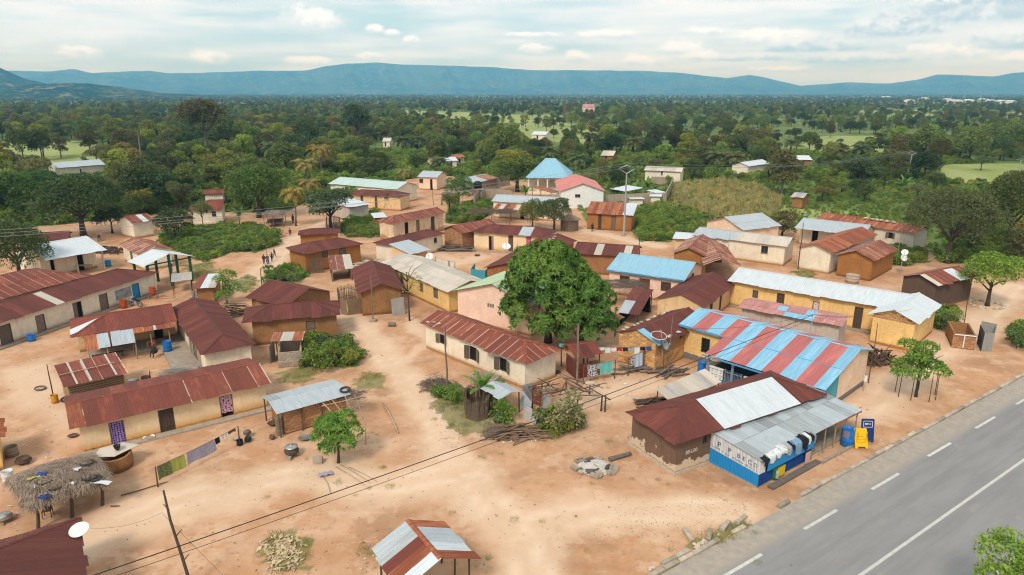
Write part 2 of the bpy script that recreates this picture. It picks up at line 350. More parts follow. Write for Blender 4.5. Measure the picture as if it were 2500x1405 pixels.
BARKL = M('bark_pale', (.22, .18, .14), (.14, .11, .085), 5, .95, 0, .25, .04, stretch=(1, 1, .35))
DARK = M('interior_shade', (.012, .010, .009), (.02, .016, .013), 3, .9, 0, 0)  # near-black colour paints the shade inside doorways, windows, the shop and lean-to
GLASS = M('window_glass', (.02, .025, .03), (.03, .035, .04), 3, .15, 0, .1, 0, spec=.6)
BLACK = M('black_plastic', (.014, .014, .016), (.022, .02, .02), 5, .5, 0, .1)
RUBBER = M('tyre_rubber', (.035, .031, .028), (.06, .05, .042), 5, .9, 0, .2)
STEEL = M('galvanised_steel', (.45, .47, .48), (.38, .40, .41), 6, .45, .5, .06)
GREENPOST = M('paint_green_post', (.014, .085, .055), (.02, .10, .065), 6, .5, 0, .08)
BLUEP = M('plastic_blue', (.012, .13, .40), (.02, .16, .45), 3, .45, 0, .15)
BLUEP2 = M('plastic_light_blue', (.02, .22, .48), (.03, .26, .5), 3, .5, 0, .1)
ORANGE = M('drum_orange', (.40, .07, .018), (.30, .055, .02), 5, .55, 0, .12)
YELLOWP = M('plastic_yellow', (.72, .42, .004), (.68, .40, .006), 3, .5, 0, .05)
NAVYP = M('board_navy', (.012, .03, .13), (.015, .035, .15), 3, .45, 0, .05)
WHITEP = M('plastic_white', (.70, .70, .68), (.62, .61, .58), 4, .5, 0, .06)
ALU = M('aluminium_pot', (.46, .45, .43), (.35, .34, .32), 6, .35, .7, .1)
CLAY = M('clay_pot', (.16, .095, .06), (.09, .055, .04), 6, .85, 0, .2)
BEIGEP = M('plastic_beige', (.30, .24, .18), (.24, .19, .14), 6, .7, 0, .1)
THATCH = M('thatch_grass', (.36, .265, .195), (.20, .145, .105), 3.0, .95, 0, .25, 0, 5)
STRAW = M('straw_mat', (.19, .135, .095), (.11, .078, .055), 9, .95, 0, .3, .02, stretch=(6, 6, .7))
BAMBOO = M('bamboo_mat', (.30, .20, .115), (.19, .125, .072), 7, .9, 0, .22, .02, stretch=(8, 8, .5))
CONC = M('concrete_old', (.36, .30, .235), (.28, .22, .165), 3.0, .95, 0, .14, .02)
CONCL = M('concrete_pale', (.48, .40, .31), (.38, .31, .235), 4, .95, 0, .14, .02)
STONE = M('stone_pale', (.50, .41, .32), (.38, .29, .21), 4, .95, 0, .3, .02)
STONED = M('stone_dark', (.13, .11, .095), (.09, .075, .065), 4, .95, 0, .3, .02)
TURQ = M('paint_turquoise', (.08, .36, .42), (.06, .30, .38), 5, .6, 0, .1, stretch=(9, 9, .6))
SHOPBLUE = M('paint_shop_blue', (.014, .20, .47), (.02, .235, .51), 2.4, .55, 0, .05, stretch=(4, 4, .5))
SHOPWHITE = M('paint_flaking_white', (.68, .67, .65), (.40, .40, .41), 1.0, .7, 0, .05, stretch=(14, 14, .7))
SHOPNAVY = M('paint_shop_navy', (.006, .035, .15), (.01, .05, .19), 2.4, .6, 0, .05, stretch=(4, 4, .5))
LETTER = M('paint_letter_blue', (.035, .115, .26), (.10, .17, .27), 6, .8, 0, 0)
LETTERW = M('paint_letter_white', (.62, .60, .56), (.52, .5, .46), 8, .8, 0, 0)
SKIN = M('skin_dark', (.052, .026, .015), (.045, .022, .013), 8, .6, 0, .1)
HAIR = M('hair_black', (.010, .008, .007), (.014, .011, .01), 8, .8, 0, 0)
def solid(name, c): return M(name, c, tuple(x * .8 for x in c), 7, .9, 0, .04)
C_WHITE = solid('cloth_white', (.66, .66, .65)); C_BLACK = solid('cloth_black', (.014, .014, .018)); C_RED = solid('cloth_red', (.38, .03, .035))
C_BLUE = solid('cloth_blue', (.03, .07, .32)); C_NAVY = solid('cloth_navy', (.015, .02, .065)); C_TURQ = solid('cloth_turquoise', (.14, .46, .42))
C_ORANGE = solid('cloth_orange', (.62, .13, .012)); C_GREY = solid('cloth_grey', (.30, .31, .33)); C_DENIM = solid('cloth_denim', (.20, .32, .44))
C_PURPLE = clothmat('cloth_purple_print', (.085, .022, .17), (.42, .34, .56), 6.5, kind='rings')
C_PINK = clothmat('cloth_pink_print', (.20, .022, .07), (.55, .36, .44), 8, .46)
C_MAROON = clothmat('cloth_maroon_check', (.18, .02, .035), (.5, .36, .36), 3.4, kind='check')
C_GREENL = clothmat('cloth_green_leaf', (.17, .21, .075), (.08, .11, .05), 11, .5, c3=(.22, .07, .03))
C_LIME = clothmat('cloth_lime_stripe', (.40, .42, .10), (.30, .30, .08), 9, kind='X')
C_LILAC = clothmat('cloth_lilac_dots', (.36, .34, .42), (.17, .12, .20), 13, kind='dots')
C_BWLEAF = clothmat('cloth_navy_leaf', (.05, .065, .12), (.55, .54, .53), 9, .5)
C_PLAID = clothmat('cloth_blue_plaid', (.33, .45, .62), (.55, .62, .70), 4.0, kind='check')
C_STRIPE = clothmat('cloth_striped', (.62, .6, .58), (.04, .03, .06), 8, kind='Y')
C_PINKHOT = clothmat('cloth_hot_pink', (.48, .05, .16), (.62, .2, .3), 7, .5)
C_WHITRED = clothmat('cloth_white_red_print', (.60, .56, .54), (.34, .03, .035), 7, .57)
C_ORPR = clothmat('cloth_orange_print', (.55, .12, .06), (.6, .55, .5), 9, .5)
# ------------------------------------------------------------------ ground
def inpoly(px, py, poly):
 r = np.zeros(px.shape, bool); n = len(poly); j = n - 1
 for i in range(n):
  xi, yi = poly[i]; xj, yj = poly[j]
  if yi != yj: r ^= ((yi > py) != (yj > py)) & (px < (xj - xi) * (py - yi) / (yj - yi) + xi)
  j = i
 return r
def proj_np(X, Y):
 zc = Y * cp_ + CAM_H * sp_; yc = Y * sp_ - CAM_H * cp_
 zc = np.where(zc < .5, .5, zc); return CX + FPX * X / zc, CY - FPX * yc / zc
WEEDS = [[(395, 600), (400, 575), (470, 560), (560, 555), (640, 560), (683, 575), (675, 600), (620, 615), (560, 618), (500, 640), (470, 630), (440, 615)],
   [(655, 690), (652, 668), (700, 655), (745, 650), (755, 672), (720, 690)],
   [(738, 905), (740, 838), (790, 824), (850, 838), (880, 860), (870, 890), (790, 905)],
   [(832, 565), (850, 535), (920, 520), (935, 560), (930, 580), (850, 580)],
   [(1090, 545), (1100, 515), (1180, 490), (1205, 500), (1200, 525), (1150, 545)],
   [(1560, 588), (1548, 520), (1620, 500), (1700, 520), (1690, 568), (1640, 588)],
   [(2155, 640), (2160, 600), (2250, 600), (2260, 640), (2200, 650)],
   [(2265, 790), (2275, 765), (2320, 765), (2345, 792), (2300, 806)], [(2455, 830), (2470, 800), (2530, 790), (2530, 850), (2480, 845)],
   [(1060, 965), (1105, 945), (1135, 960), (1130, 985), (1085, 985)], [(1195, 1010), (1240, 990), (1250, 1030), (1215, 1040)], [(1320, 1045), (1330, 1010), (1410, 1010), (1420, 1050), (1370, 1060)]]
GRASS = [[(1035, 995), (1100, 955), (1135, 990), (1205, 1020), (1210, 1065), (1120, 1060), (1060, 1030)], [(858, 932), (900, 905), (932, 915), (925, 945), (880, 950)],
   [(430, 650), (520, 640), (545, 665), (480, 690)], [(1690, 1345), (1690, 1318), (1760, 1288), (1850, 1268), (1842, 1292), (1760, 1325)], [(620, 1330), (690, 1300), (760, 1320), (760, 1390), (640, 1400)],
   [(680, 930), (700, 900), (790, 905), (780, 930), (720, 945)], [(865, 1345), (905, 1330), (910, 1345), (880, 1355)], [(1930, 665), (1990, 655), (2000, 675), (1950, 680)], [(560, 690), (610, 670), (640, 690), (600, 720)]]
PATHS = [([(1330, 1440), (1250, 1290), (1130, 1150), (1040, 1010), (960, 890), (880, 800), (830, 745)], 1.7), ([(1130, 1150), (960, 1190), (700, 1160), (420, 1230), (200, 1330)], 2.6),
   ([(1250, 1290), (1500, 1240), (1800, 1250)], 2.0), ([(960, 890), (1060, 830), (1000, 780)], 1.0), ([(590, 700), (640, 660), (700, 600), (790, 545), (900, 510)], 2.2), ([(1380, 1000), (1480, 960), (1600, 940)], 2.0),
   ([(1150, 515), (1180, 540), (1170, 560)], .5), ([(2480, 700), (2300, 860), (2100, 1000)], 2.4), ([(60, 900), (130, 1010), (240, 1060)], 2.0), ([(1180, 1060), (1160, 1000), (1040, 1010)], .8), ([(1060, 620), (1120, 640), (1160, 630)], 2.2), ([(1600, 600), (1480, 575), (1420, 560)], 2)]
FIELDS = [[(-150, 352), (130, 342), (330, 365), (310, 398), (150, 395), (-150, 415)], [(960, 268), (1110, 272), (1330, 292), (1500, 318), (1520, 345), (1430, 352), (1200, 335), (1000, 292)],
   [(1950, 345), (2010, 332), (2190, 333), (2250, 350), (2200, 380), (2000, 378)], [(2285, 402), (2500, 398), (2640, 440), (2490, 462), (2300, 450)], [(2100, 268), (2330, 271), (2330, 286), (2110, 285)],
   [(1640, 333), (1830, 338), (1820, 360), (1660, 355)], [(1740, 350), (1820, 350), (1800, 366), (1750, 365)], [(2420, 275), (2600, 278), (2600, 292), (2430, 290)], [(1180, 285), (1290, 280), (1420, 286), (1400, 296), (1200, 296)]]
MAIZE = [[(1640, 452), (1760, 440), (1850, 455), (1910, 485), (1890, 530), (1800, 545), (1690, 522), (1640, 500)], [(1560, 512), (1640, 500), (1690, 522), (1640, 530)]]
MEADOW = [[(1760, 535), (1900, 500), (2130, 520), (2100, 560), (1900, 560), (1880, 540)], [(2300, 455), (2480, 465), (2400, 500), (2250, 490)]]
EDGE = [(-600, 640), (-200, 610), (0, 575), (60, 556), (240, 540), (380, 522), (480, 512), (560, 520), (690, 518), (740, 498), (860, 498), (900, 468), (1005, 436), (1100, 430), (1180, 450), (1250, 440), (1400, 440), (1420, 475),
  (1410, 505), (1440, 552), (1548, 556), (1560, 590), (1640, 590), (1700, 560), (1760, 570), (1880, 548), (1940, 560), (2000, 530), (2240, 590), (2300, 640), (2400, 650), (2500, 655), (2900, 720)]
EX = np.array([p[0] for p in EDGE], float); EY = np.array([p[1] for p in EDGE], float)
def seg_dist(X, Y, pts):
 d = np.full(X.shape, 1e9)
 for (ax, ay), (bx, by) in zip(pts[:-1], pts[1:]):
  vx, vy = bx - ax, by - ay; t = np.clip(((X - ax) * vx + (Y - ay) * vy) / (vx * vx + vy * vy), 0, 1)
  d = np.minimum(d, np.hypot(X - ax - t * vx, Y - ay - t * vy))
 return d
RA, RB = G(1800, 1385), G(2480, 985)
RD = (RB - RA).normalized(); RN = Vector((-RD.y, RD.x, 0))      # along the road; towards the village
def road_sn(X, Y): return (X - RA.x) * RD.x + (Y - RA.y) * RD.y, (X - RA.x) * RN.x + (Y - RA.y) * RN.y
def rp(s, n, z=0.0): p = RA + RD * s + RN * n; return (p.x, p.y, z)
xs = np.arange(-95, 110.01, .55); gx = []; d_ = .55
while (gx[-1] if gx else 110) < 13500: d_ *= 1.14; gx.append((gx[-1] if gx else 110) + d_)
xs = np.concatenate([-np.array(gx[::-1]) + 15, xs, np.array(gx)])
ys = np.arange(12, 215.01, .55); gy = []; d_ = .55
while (gy[-1] if gy else 215) < 13500: d_ *= 1.05; gy.append((gy[-1] if gy else 215) + d_)
gb = [-60 - 40 * 1.8 ** k for k in range(10)]
ys = np.concatenate([np.array([y for y in gb if y > -13500][::-1]), np.arange(-60, 12, 6.0), ys, np.array(gy)])
xs = np.clip(xs, -14000, 14000); ys = np.clip(ys, -14000, 14000)
GXX, GYY = np.meshgrid(xs, ys); nx, ny = len(xs), len(ys)
PXX, PYY = proj_np(GXX, GYY); front = GYY > 8
def wob(X, Y, s, seed):
 r = np.random.default_rng(seed); o = np.zeros(X.shape)
 for k in range(5):
  a = r.uniform(0, 6.28); f = s * (1.7 ** k); o += np.sin(X * math.cos(a) * f + Y * math.sin(a) * f + r.uniform(0, 6.28)) / (1.35 ** k)
 return o / 2.6
def polymask(polys, px, py):
 m = np.zeros(px.shape, bool)
 for p in polys: m |= inpoly(px, py, p)
 return m
def is_veg(X, Y):
 px, py = proj_np(X, Y); f = Y > 8
 far = (py < np.interp(px, EX, EY)) | (Y > 225) | (np.abs(X) > 100 + .0 * Y)
 return np.where(f, far | polymask(WEEDS, px, py), np.abs(X) > 100)
WX = GXX + wob(GXX, GYY, .5, 3) * .9; WY = GYY + wob(GXX, GYY, .5, 4) * .9
wpx, wpy = proj_np(WX, WY)
veg = is_veg(WX, WY).astype('f')
fld = (polymask(FIELDS + MEADOW, wpx, wpy) & front).astype('f'); mz = (polymask(MAIZE, wpx, wpy) & front).astype('f')
grs = (polymask(GRASS, wpx, wpy) & front).astype('f')
s_, n_ = road_sn(GXX, GYY)
rs_ = n_ < 1.9
veg[(n_ < -11.5) & (np.abs(s_) < 600)] = 1; veg[(n_ >= -11.5) & rs_ & (np.abs(s_) < 400)] = 0
pth = np.zeros(GXX.shape)
rut = np.zeros(GXX.shape)
for k_, (pts, wd) in enumerate(PATHS):
 q = [(G(*p).x, G(*p).y) for p in pts]; pth = np.maximum(pth, np.clip(1.25 - seg_dist(WX, WY, q) / wd, 0, 1))
 if k_ in (0, 1, 2, 4, 7): rut = np.maximum(rut, np.exp(-((seg_dist(GXX + wob(GXX, GYY, .12, 21) * .5, GYY + wob(GXX, GYY, .12, 22) * .5, q) - .72) / .26) ** 2))
GZ = wob(GXX, GYY, .35, 9) * .028 + wob(GXX, GYY, 1.7, 10) * .010 - .03
GZ = np.where((n_ < 3.0) | (GYY < 12), -.06, GZ)
near = np.clip((GYY - 260) / 500, 0, 1); GZ = GZ + near * wob(GXX, GYY, .004, 12) * 2.0
gv = np.stack([GXX, GYY, GZ], -1).reshape(-1, 3)
ii = (np.arange(ny - 1)[:, None] * nx + np.arange(nx - 1)[None, :]).ravel()
gf = np.stack([ii, ii + 1, ii + nx + 1, ii + nx], -1)

gm = bpy.data.materials.new('ground_earth'); gm.use_nodes = True; t = NT(gm.node_tree)
obc = t.n('ShaderNodeTexCoord').outputs['Object']
def at(n): return t.n('ShaderNodeAttribute', attribute_name=n).outputs['Fac']
nb = t.noise(obc, .045, 5, .6); nm = t.noise(obc, .28, 5, .62); nf = t.noise(obc, 1.6, 5, .65); ns = t.noise(obc, 9.0, 3, .6)
dirt = t.mix(t.ramp(nm, .34, .66), c4((.45, .240, .128)), c4((.55, .345, .215)))
dirt = t.mix(t.m('MULTIPLY', t.ramp(nb, .46, .66), .55), dirt, c4((.47, .240, .118)))
dirt = t.mix(t.m('MULTIPLY', t.ramp(t.noise(t.mapv(obc, (1, 1, 1), (40, 9, 0)), .17, 5, .65), .50, .66), .62), dirt, c4((.30, .150, .075)))
dirt = t.mix(t.m('MULTIPLY', t.ramp(nf, .50, .66), .55), dirt, c4((.385, .19, .092)))
dirt = t.mix(t.m('MULTIPLY', t.ramp(t.noise(t.mapv(obc, (1, 1, 1), (11, 5, 2)), .55, 6, .7), .54, .62), .5), dirt, c4((.60, .40, .26)))
dirt = t.mix(t.m('MULTIPLY', t.ramp(t.noise(t.mapv(obc, (1, 1, 1), (3, 25, 2)), .8, 6, .72), .58, .66), .5), dirt, c4((.47, .205, .085)))
dirt = t.mix(t.m('MULTIPLY', t.ramp(t.m('ADD', at('path'), t.m('MULTIPLY', t.m('SUBTRACT', nf, .5), .5)), .05, .95), .68), dirt, c4((.66, .47, .325)))
dirt = t.mix(t.m('MULTIPLY', t.ramp(ns, .62, .74), .30), dirt, c4((.60, .46, .33)))
dirt = t.mix(t.m('MULTIPLY', t.ramp(t.noise(obc, 5.0, 3, .7), .66, .74), .35), dirt, c4((.22, .125, .07)))
ruts = t.noise(t.mapv(obc, (.22, 1.9, 1)), 1.0, 4, .6)
dirt = t.mix(t.m('MULTIPLY', t.ramp(ruts, .55, .75), .22), dirt, c4((.62, .43, .28)))
dirt = t.mix(t.m('MULTIPLY', t.m('MULTIPLY', at('rut'), t.ramp(nm, .36, .6)), .75), dirt, c4((.70, .52, .37)))
thin = t.mix(t.m('MULTIPLY', t.ramp(t.m('ADD', t.m('MULTIPLY', at('grass'), .55), t.m('MULTIPLY', nf, .9)), .72, .95), .75), dirt, c4((.16, .165, .062)))
g1 = t.mix(t.ramp(nm, .35, .65), c4((.075, .115, .028)), c4((.150, .195, .055)))
g1 = t.mix(t.ramp(nf, .45, .75), g1, c4((.075, .105, .03)))
g1 = t.mix(t.m('MULTIPLY', t.ramp(t.noise(obc, .012, 4, .6), .50, .66), .75), g1, c4((.20, .225, .085)))
fl = t.mix(t.ramp(t.noise(t.mapv(obc, (1, .35, 1)), .08, 4, .6), .35, .7), c4((.24, .28, .085)), c4((.34, .345, .14)))
fl = t.mix(t.ramp(nf, .45, .75), fl, c4((.16, .20, .06)))
mzc = t.mix(t.ramp(nf, .35, .65), c4((.46, .40, .20)), c4((.25, .27, .09)))
gcol = t.mix(t.ramp(at('veg'), .3, .7), thin, g1)
gcol = t.mix(t.ramp(at('field'), .3, .7), gcol, fl); gcol = t.mix(t.ramp(at('maize'), .3, .7), gcol, mzc)
bmp = t.n('ShaderNodeBump', {'Strength': .7, 'Distance': .06, 'Height': t.m('ADD', t.m('MULTIPLY', nf, .7), t.m('MULTIPLY', ns, .3))}).outputs[0]
bs = t.n('ShaderNodeBsdfPrincipled', {'Base Color': gcol, 'Roughness': .97, 'Normal': bmp, 'Specular IOR Level': .1}); t.n('ShaderNodeOutputMaterial', {0: bs.outputs[0]})
gme = np_mesh('ground', gv, gf, gm)
for nme, arr in (('veg', veg), ('path', pth), ('field', fld), ('maize', mz), ('grass', grs), ('rut', rut)):
 a_ = gme.attributes.new(nme, 'FLOAT', 'POINT'); a_.data.foreach_set('value', arr.astype('f').ravel())
gme.polygons.foreach_set('use_smooth', [True] * len(gme.polygons))
tag(link('ground', gme), kind='structure')

# ------------------------------------------------------------------ road
am = bpy.data.materials.new('asphalt'); am.use_nodes = True; t = NT(am.node_tree)
uvn = t.n('ShaderNodeTexCoord').outputs['UV']; uo = t.n('ShaderNodeSeparateXYZ', {0: uvn})
f1 = t.noise(t.mapv(uvn, (.25, 1.3, 1)), 1.0, 5, .6); f2 = t.noise(uvn, 24.0, 2, .6); f3 = t.noise(uvn, 2.2, 5, .65); f4 = t.noise(t.mapv(uvn, (1.2, 1.2, 1), (9, 3, 1)), 1.0, 3)
c = t.mix(t.ramp(f1, .3, .7), c4((.228, .216, .208)), c4((.268, .256, .245)))
c = t.mix(t.m('MULTIPLY', t.ramp(f2, .35, .7), .35), c, c4((.15, .145, .14)))
c = t.mix(t.ramp(f4, .70, .74), c, c4((.12, .11, .10)))
lane = t.noise(t.mapv(uvn, (.012, 1.1, 1), (3, 1.5, 0)), 1.0, 2)
c = t.mix(t.m('MULTIPLY', t.ramp(lane, .5, .62), .22), c, c4((.16, .152, .148)))
c = t.mix(t.m('MULTIPLY', t.ramp(t.noise(t.mapv(uvn, (.5, .9, 1), (1, 7, 0)), 1.0, 6, .7), .60, .68), .30), c, c4((.34, .29, .235)))
sh = t.ramp(t.m('ADD', uo.outputs[1], t.m('MULTIPLY', t.m('SUBTRACT', f3, .5), .9)), -.25, .55)
shc = t.mix(t.ramp(f3, .35, .65), c4((.38, .315, .25)), c4((.30, .262, .225)))
shc = t.mix(t.m('MULTIPLY', t.ramp(f2, .5, .7), .5), shc, c4((.23, .19, .15)))
c = t.mix(sh, c, shc)
b = t.n('ShaderNodeBsdfPrincipled', {'Base Color': c, 'Roughness': .9, 'Specular IOR Level': .2, 'Normal': t.n('ShaderNodeBump', {'Strength': .4, 'Distance': .01, 'Height': f2}).outputs[0]}); t.n('ShaderNodeOutputMaterial', {0: b.outputs[0]})
mb = MB()
S = [-260 + 12 * k for k in range(60)]; N = [1.72, .6, -.6, -3.5, -7, -8.6]
for s0, s1 in zip(S[:-1], S[1:]):
 for a_, b_ in zip(N[:-1], N[1:]): mb.quad(rp(s0, b_), rp(s1, b_), rp(s1, a_), rp(s0, a_), [(s0, b_), (s1, b_), (s1, a_), (s0, a_)])
tag(mb.obj('road', am), kind='structure')
LINE = M('road_paint', (.60, .57, .51), (.44, .415, .375), 3.5, .85, 0, .06, 0, 6)
root = tag(empty('road_markings', rp(0, 0, .004)), kind='structure'); root.rotation_euler = (0, 0, math.atan2(RD.y, RD.x))
mb = MB()
for k in range(44): mb.quad((-120 + 7 * k, -3.76, 0), (-113 + 7 * k, -3.76, 0), (-113 + 7 * k, -3.60, 0), (-120 + 7 * k, -3.60, 0))
mb.obj('centre_line', LINE, root)
dash = MB().quad((0, -.09, 0), (3.0, -.09, 0), (3.0, .09, 0), (0, .09, 0)).mesh('edge_dash', LINE)
for k in range(-3, 14):
 link('edge_dash', dash, root, (-1.22 + 6.58 * k, -.07 - .006 * k, 0))
for k in range(-3, 14): link('edge_dash', dash, root, (-3.4 + 6.58 * k, -7.3, 0))
# kerb: single stones, some pushed over
KR = tag(empty('kerb', rp(0, 0, 0)), kind='structure'); KR.rotation_euler = (0, 0, math.atan2(RD.y, RD.x))
def stone_box(lx, ly, lz, j=.02, bev=.02):
 mb = MB(); P = []
 for z, i in ((0, 0), (lz - bev, 0), (lz, bev)):
  for x, y in ((i, i), (lx - i, i), (lx - i, ly - i), (i, ly - i)): P.append((x + rng.uniform(-j, j), y + rng.uniform(-j, j), z + rng.uniform(-j, j) * (z > 0)))
 F = [(8, 9, 10, 11)]
 for k in (0, 4): F += [(k + i, k + (i + 1) % 4, k + 4 + (i + 1) % 4, k + 4 + i) for i in range(4)]
 return mb.add(P, F)
kst = [stone_box(.94, .24, .20, .014, .03).mesh('kerb_stone', [CONCL if k % 3 else CONC]) for k in range(6)]
for k in range(-12, 62):
 s = -6 + k * 1.0
 if 0.5 < s < 7.8 and k % 4: continue
 if rng.random() < .04: continue
 o = link('kerb_stone', kst[k % 6], KR, (s, 1.74 + rng.uniform(-.03, .03), -.07 + rng.uniform(-.02, .02)), (rng.uniform(-.05, .05), rng.uniform(-.02, .02), rng.uniform(-.03, .03)))
for px, py, rz in ((1693, 1322, 1.1), (1768, 1298, .3), (1806, 1281, .2), (1735, 1322, .6), (1655, 1366, .05), (1622, 1384, 0)):
 p = G(px, py); q = KR.matrix_basis.inverted() @ p if False else p - Vector(rp(0, 0)); a = math.atan2(RD.y, RD.x)
 link('kerb_stone', kst[rng.randrange(6)], KR, (q.x * math.cos(a) + q.y * math.sin(a), -q.x * math.sin(a) + q.y * math.cos(a), -.03), (rng.uniform(-.2, .2), rng.uniform(-.1, .1), rz))

# ------------------------------------------------------------------ hills
hm = bpy.data.materials.new('hill_forest'); hm.use_nodes = True; t = NT(hm.node_tree)
obc = t.n('ShaderNodeTexCoord').outputs['Object']
h1 = t.noise(obc, .0016, 6, .65); h2 = t.noise(obc, .012, 5, .7); h3 = t.noise(obc, .05, 3, .7)
c = t.mix(t.ramp(h1, .44, .56), c4((.020, .045, .014)), c4((.090, .12, .045)))
c = t.mix(t.ramp(h2, .50, .60), c, c4((.21, .22, .095))); c = t.mix(t.ramp(h3, .42, .56), c, c4((.012, .026, .010)))
c = t.mix(t.ramp(t.noise(obc, .006, 5, .7), .62, .70), c, c4((.17, .16, .075)))
b = t.n('ShaderNodeBsdfPrincipled', {'Base Color': c, 'Roughness': 1.0, 'Specular IOR Level': 0.0, 'Normal': t.n('ShaderNodeBump', {'Strength': 1.0, 'Distance': 30.0, 'Height': t.m('ADD', t.m('MULTIPLY', h2, .6), t.m('MULTIPLY', h3, .4))}).outputs[0]}); t.n('ShaderNodeOutputMaterial', {0: b.outputs[0]})
def range_of_hills(name, prof, dist, depth0, depth1, jag, seed, na=420, label=None):
 P = np.array(prof, float); a0 = math.atan((P[0, 0] - CX) / FPX / 1.02); a1 = math.atan((P[-1, 0] - CX) / FPX / 1.02)
 A = np.linspace(a0, a1, na); px = CX + FPX * 1.02 * np.tan(A)
 H = CAM_H + (HOR - np.interp(px, P[:, 0], P[:, 1])) / FPX * dist * 1.0
 r = np.random.default_rng(seed); H = H + jag * sum(np.sin(A * f * 40 + r.uniform(0, 6)) / f ** .9 for f in (3, 5.3, 9.1, 17, 31, 47))
 H = np.maximum(H, 0)
 T = np.concatenate([np.linspace(-1, 0, 26), np.linspace(.08, 1, 10)])
 V = np.zeros((len(T), na, 3))
 for k, u in enumerate(T):
  R_ = dist + (u * depth0 if u < 0 else u * depth1)
  sh_ = (1 + u) ** 1.25 if u < 0 else (1 - u) ** 1.2
  gul = 1 + .30 * np.sin(A * 95 + 2.1 * math.sin(3 * u) + r.uniform(0, .15)) * (-u if u < 0 else 0) * (1 + u) * 2 + .22 * np.sin(A * 240 + 5 * u) * (-u if u < 0 else 0) * (1 + u) * 2
  z = H * sh_ * gul - 3
  V[k, :, 0] = np.sin(A) * R_; V[k, :, 1] = np.cos(A) * R_; V[k, :, 2] = z
 ii = (np.arange(len(T) - 1)[:, None] * na + np.arange(na - 1)[None, :]).ravel()
 f = np.stack([ii, ii + 1, ii + na + 1, ii + na], -1); me = np_mesh(name, V.reshape(-1, 3), f, hm); me.polygons.foreach_set('use_smooth', [True] * len(me.polygons))
 return tag(link(name, me), kind='structure')
range_of_hills('far_hills', [(-1100, 205), (-800, 190), (-500, 196), (-200, 186), (60, 186), (150, 186), (210, 181), (250, 188), (390, 182), (430, 187), (520, 185), (640, 180), (760, 179), (800, 170), (860, 163), (930, 160), (990, 164), (1100, 166), (1200, 169), (1300, 176), (1400, 176),
 (1560, 178), (1650, 183), (1760, 195), (1815, 188), (1850, 194), (1940, 212), (2000, 208), (2050, 205), (2150, 208), (2220, 200), (2260, 191), (2330, 193), (2400, 196), (2440, 190), (2500, 187), (2700, 180), (3000, 190), (3400, 205)], 9000, 2100, 2500, 3.5, 5)
range_of_hills('near_hill', [(-1700, 228), (-1200, 222), (-900, 205), (-600, 160), (-300, 120), (-120, 140), (0, 165), (40, 182), (90, 199), (150, 211), (230, 217), (330, 223), (430, 229)], 4300, 1300, 1300, 2.5, 8, 240)
range_of_hills('foothill', [(-500, 232), (-300, 226), (0, 219), (120, 209), (190, 206), (240, 208), (300, 212), (350, 219), (420, 226), (560, 232)], 3000, 600, 700, 2.0, 6, 160)

# ------------------------------------------------------------------ haze
hz = bpy.data.materials.new('haze_air'); hz.use_nodes = True; t = NT(hz.node_tree)
pv = t.n('ShaderNodeVolumePrincipled', {'Color': c4((.15, .55, 1.0)), 'Absorption Color': c4((1, 1, 1)), 'Density': 1.7e-4, 'Anisotropy': .0})
t.n('ShaderNodeOutputMaterial', {'Volume': pv.outputs[0]})
mb = MB().box(-14500, -14500, -8, 14500, 14500, 410); tag(mb.obj('haze', hz), kind='stuff')
# ------------------------------------------------------------------ doors, windows, curtains, bricks
def basis(o, x, y): return Matrix(((x.x, y.x, 0, o.x), (x.y, y.y, 0, o.y), (x.z, y.z, 1, o.z), (0, 0, 0, 1)))
def drape(mtx, w, h, mat, name, parent, folds=3, depth=.035, nx=14, nz=6, bottom=.03, tag_=None):
 mb = MB(); vs = []; uv = []; ph = rng.uniform(0, 6)
 for j in range(nz + 1):
  for i in range(nx + 1):
   a, c = i / nx, j / nz
   y = math.sin(a * folds * 6.28 + ph + c * .8) * depth * (.35 + .65 * c) + math.sin(a * 3.1 + c * 2) * depth * .5
   vs.append(mtx @ Vector((a * w + math.sin(c * 3 + a * 5) * .012, y, -c * h + (math.sin(a * 9 + ph) * bottom if j == nz else 0)))); uv.append((a * w, (1 - c) * h))
 fs = [(j * (nx + 1) + i, (j + 1) * (nx + 1) + i, (j + 1) * (nx + 1) + i + 1, j * (nx + 1) + i + 1) for j in range(nz) for i in range(nx)]
 mb.add(vs, fs, uv); return mb.obj(name, mat, parent, smooth=True)
CURT = {'purple': C_PURPLE, 'maroon': C_MAROON, 'pink': C_PINK, 'whitered': C_WHITRED, 'hot': C_PINKHOT}
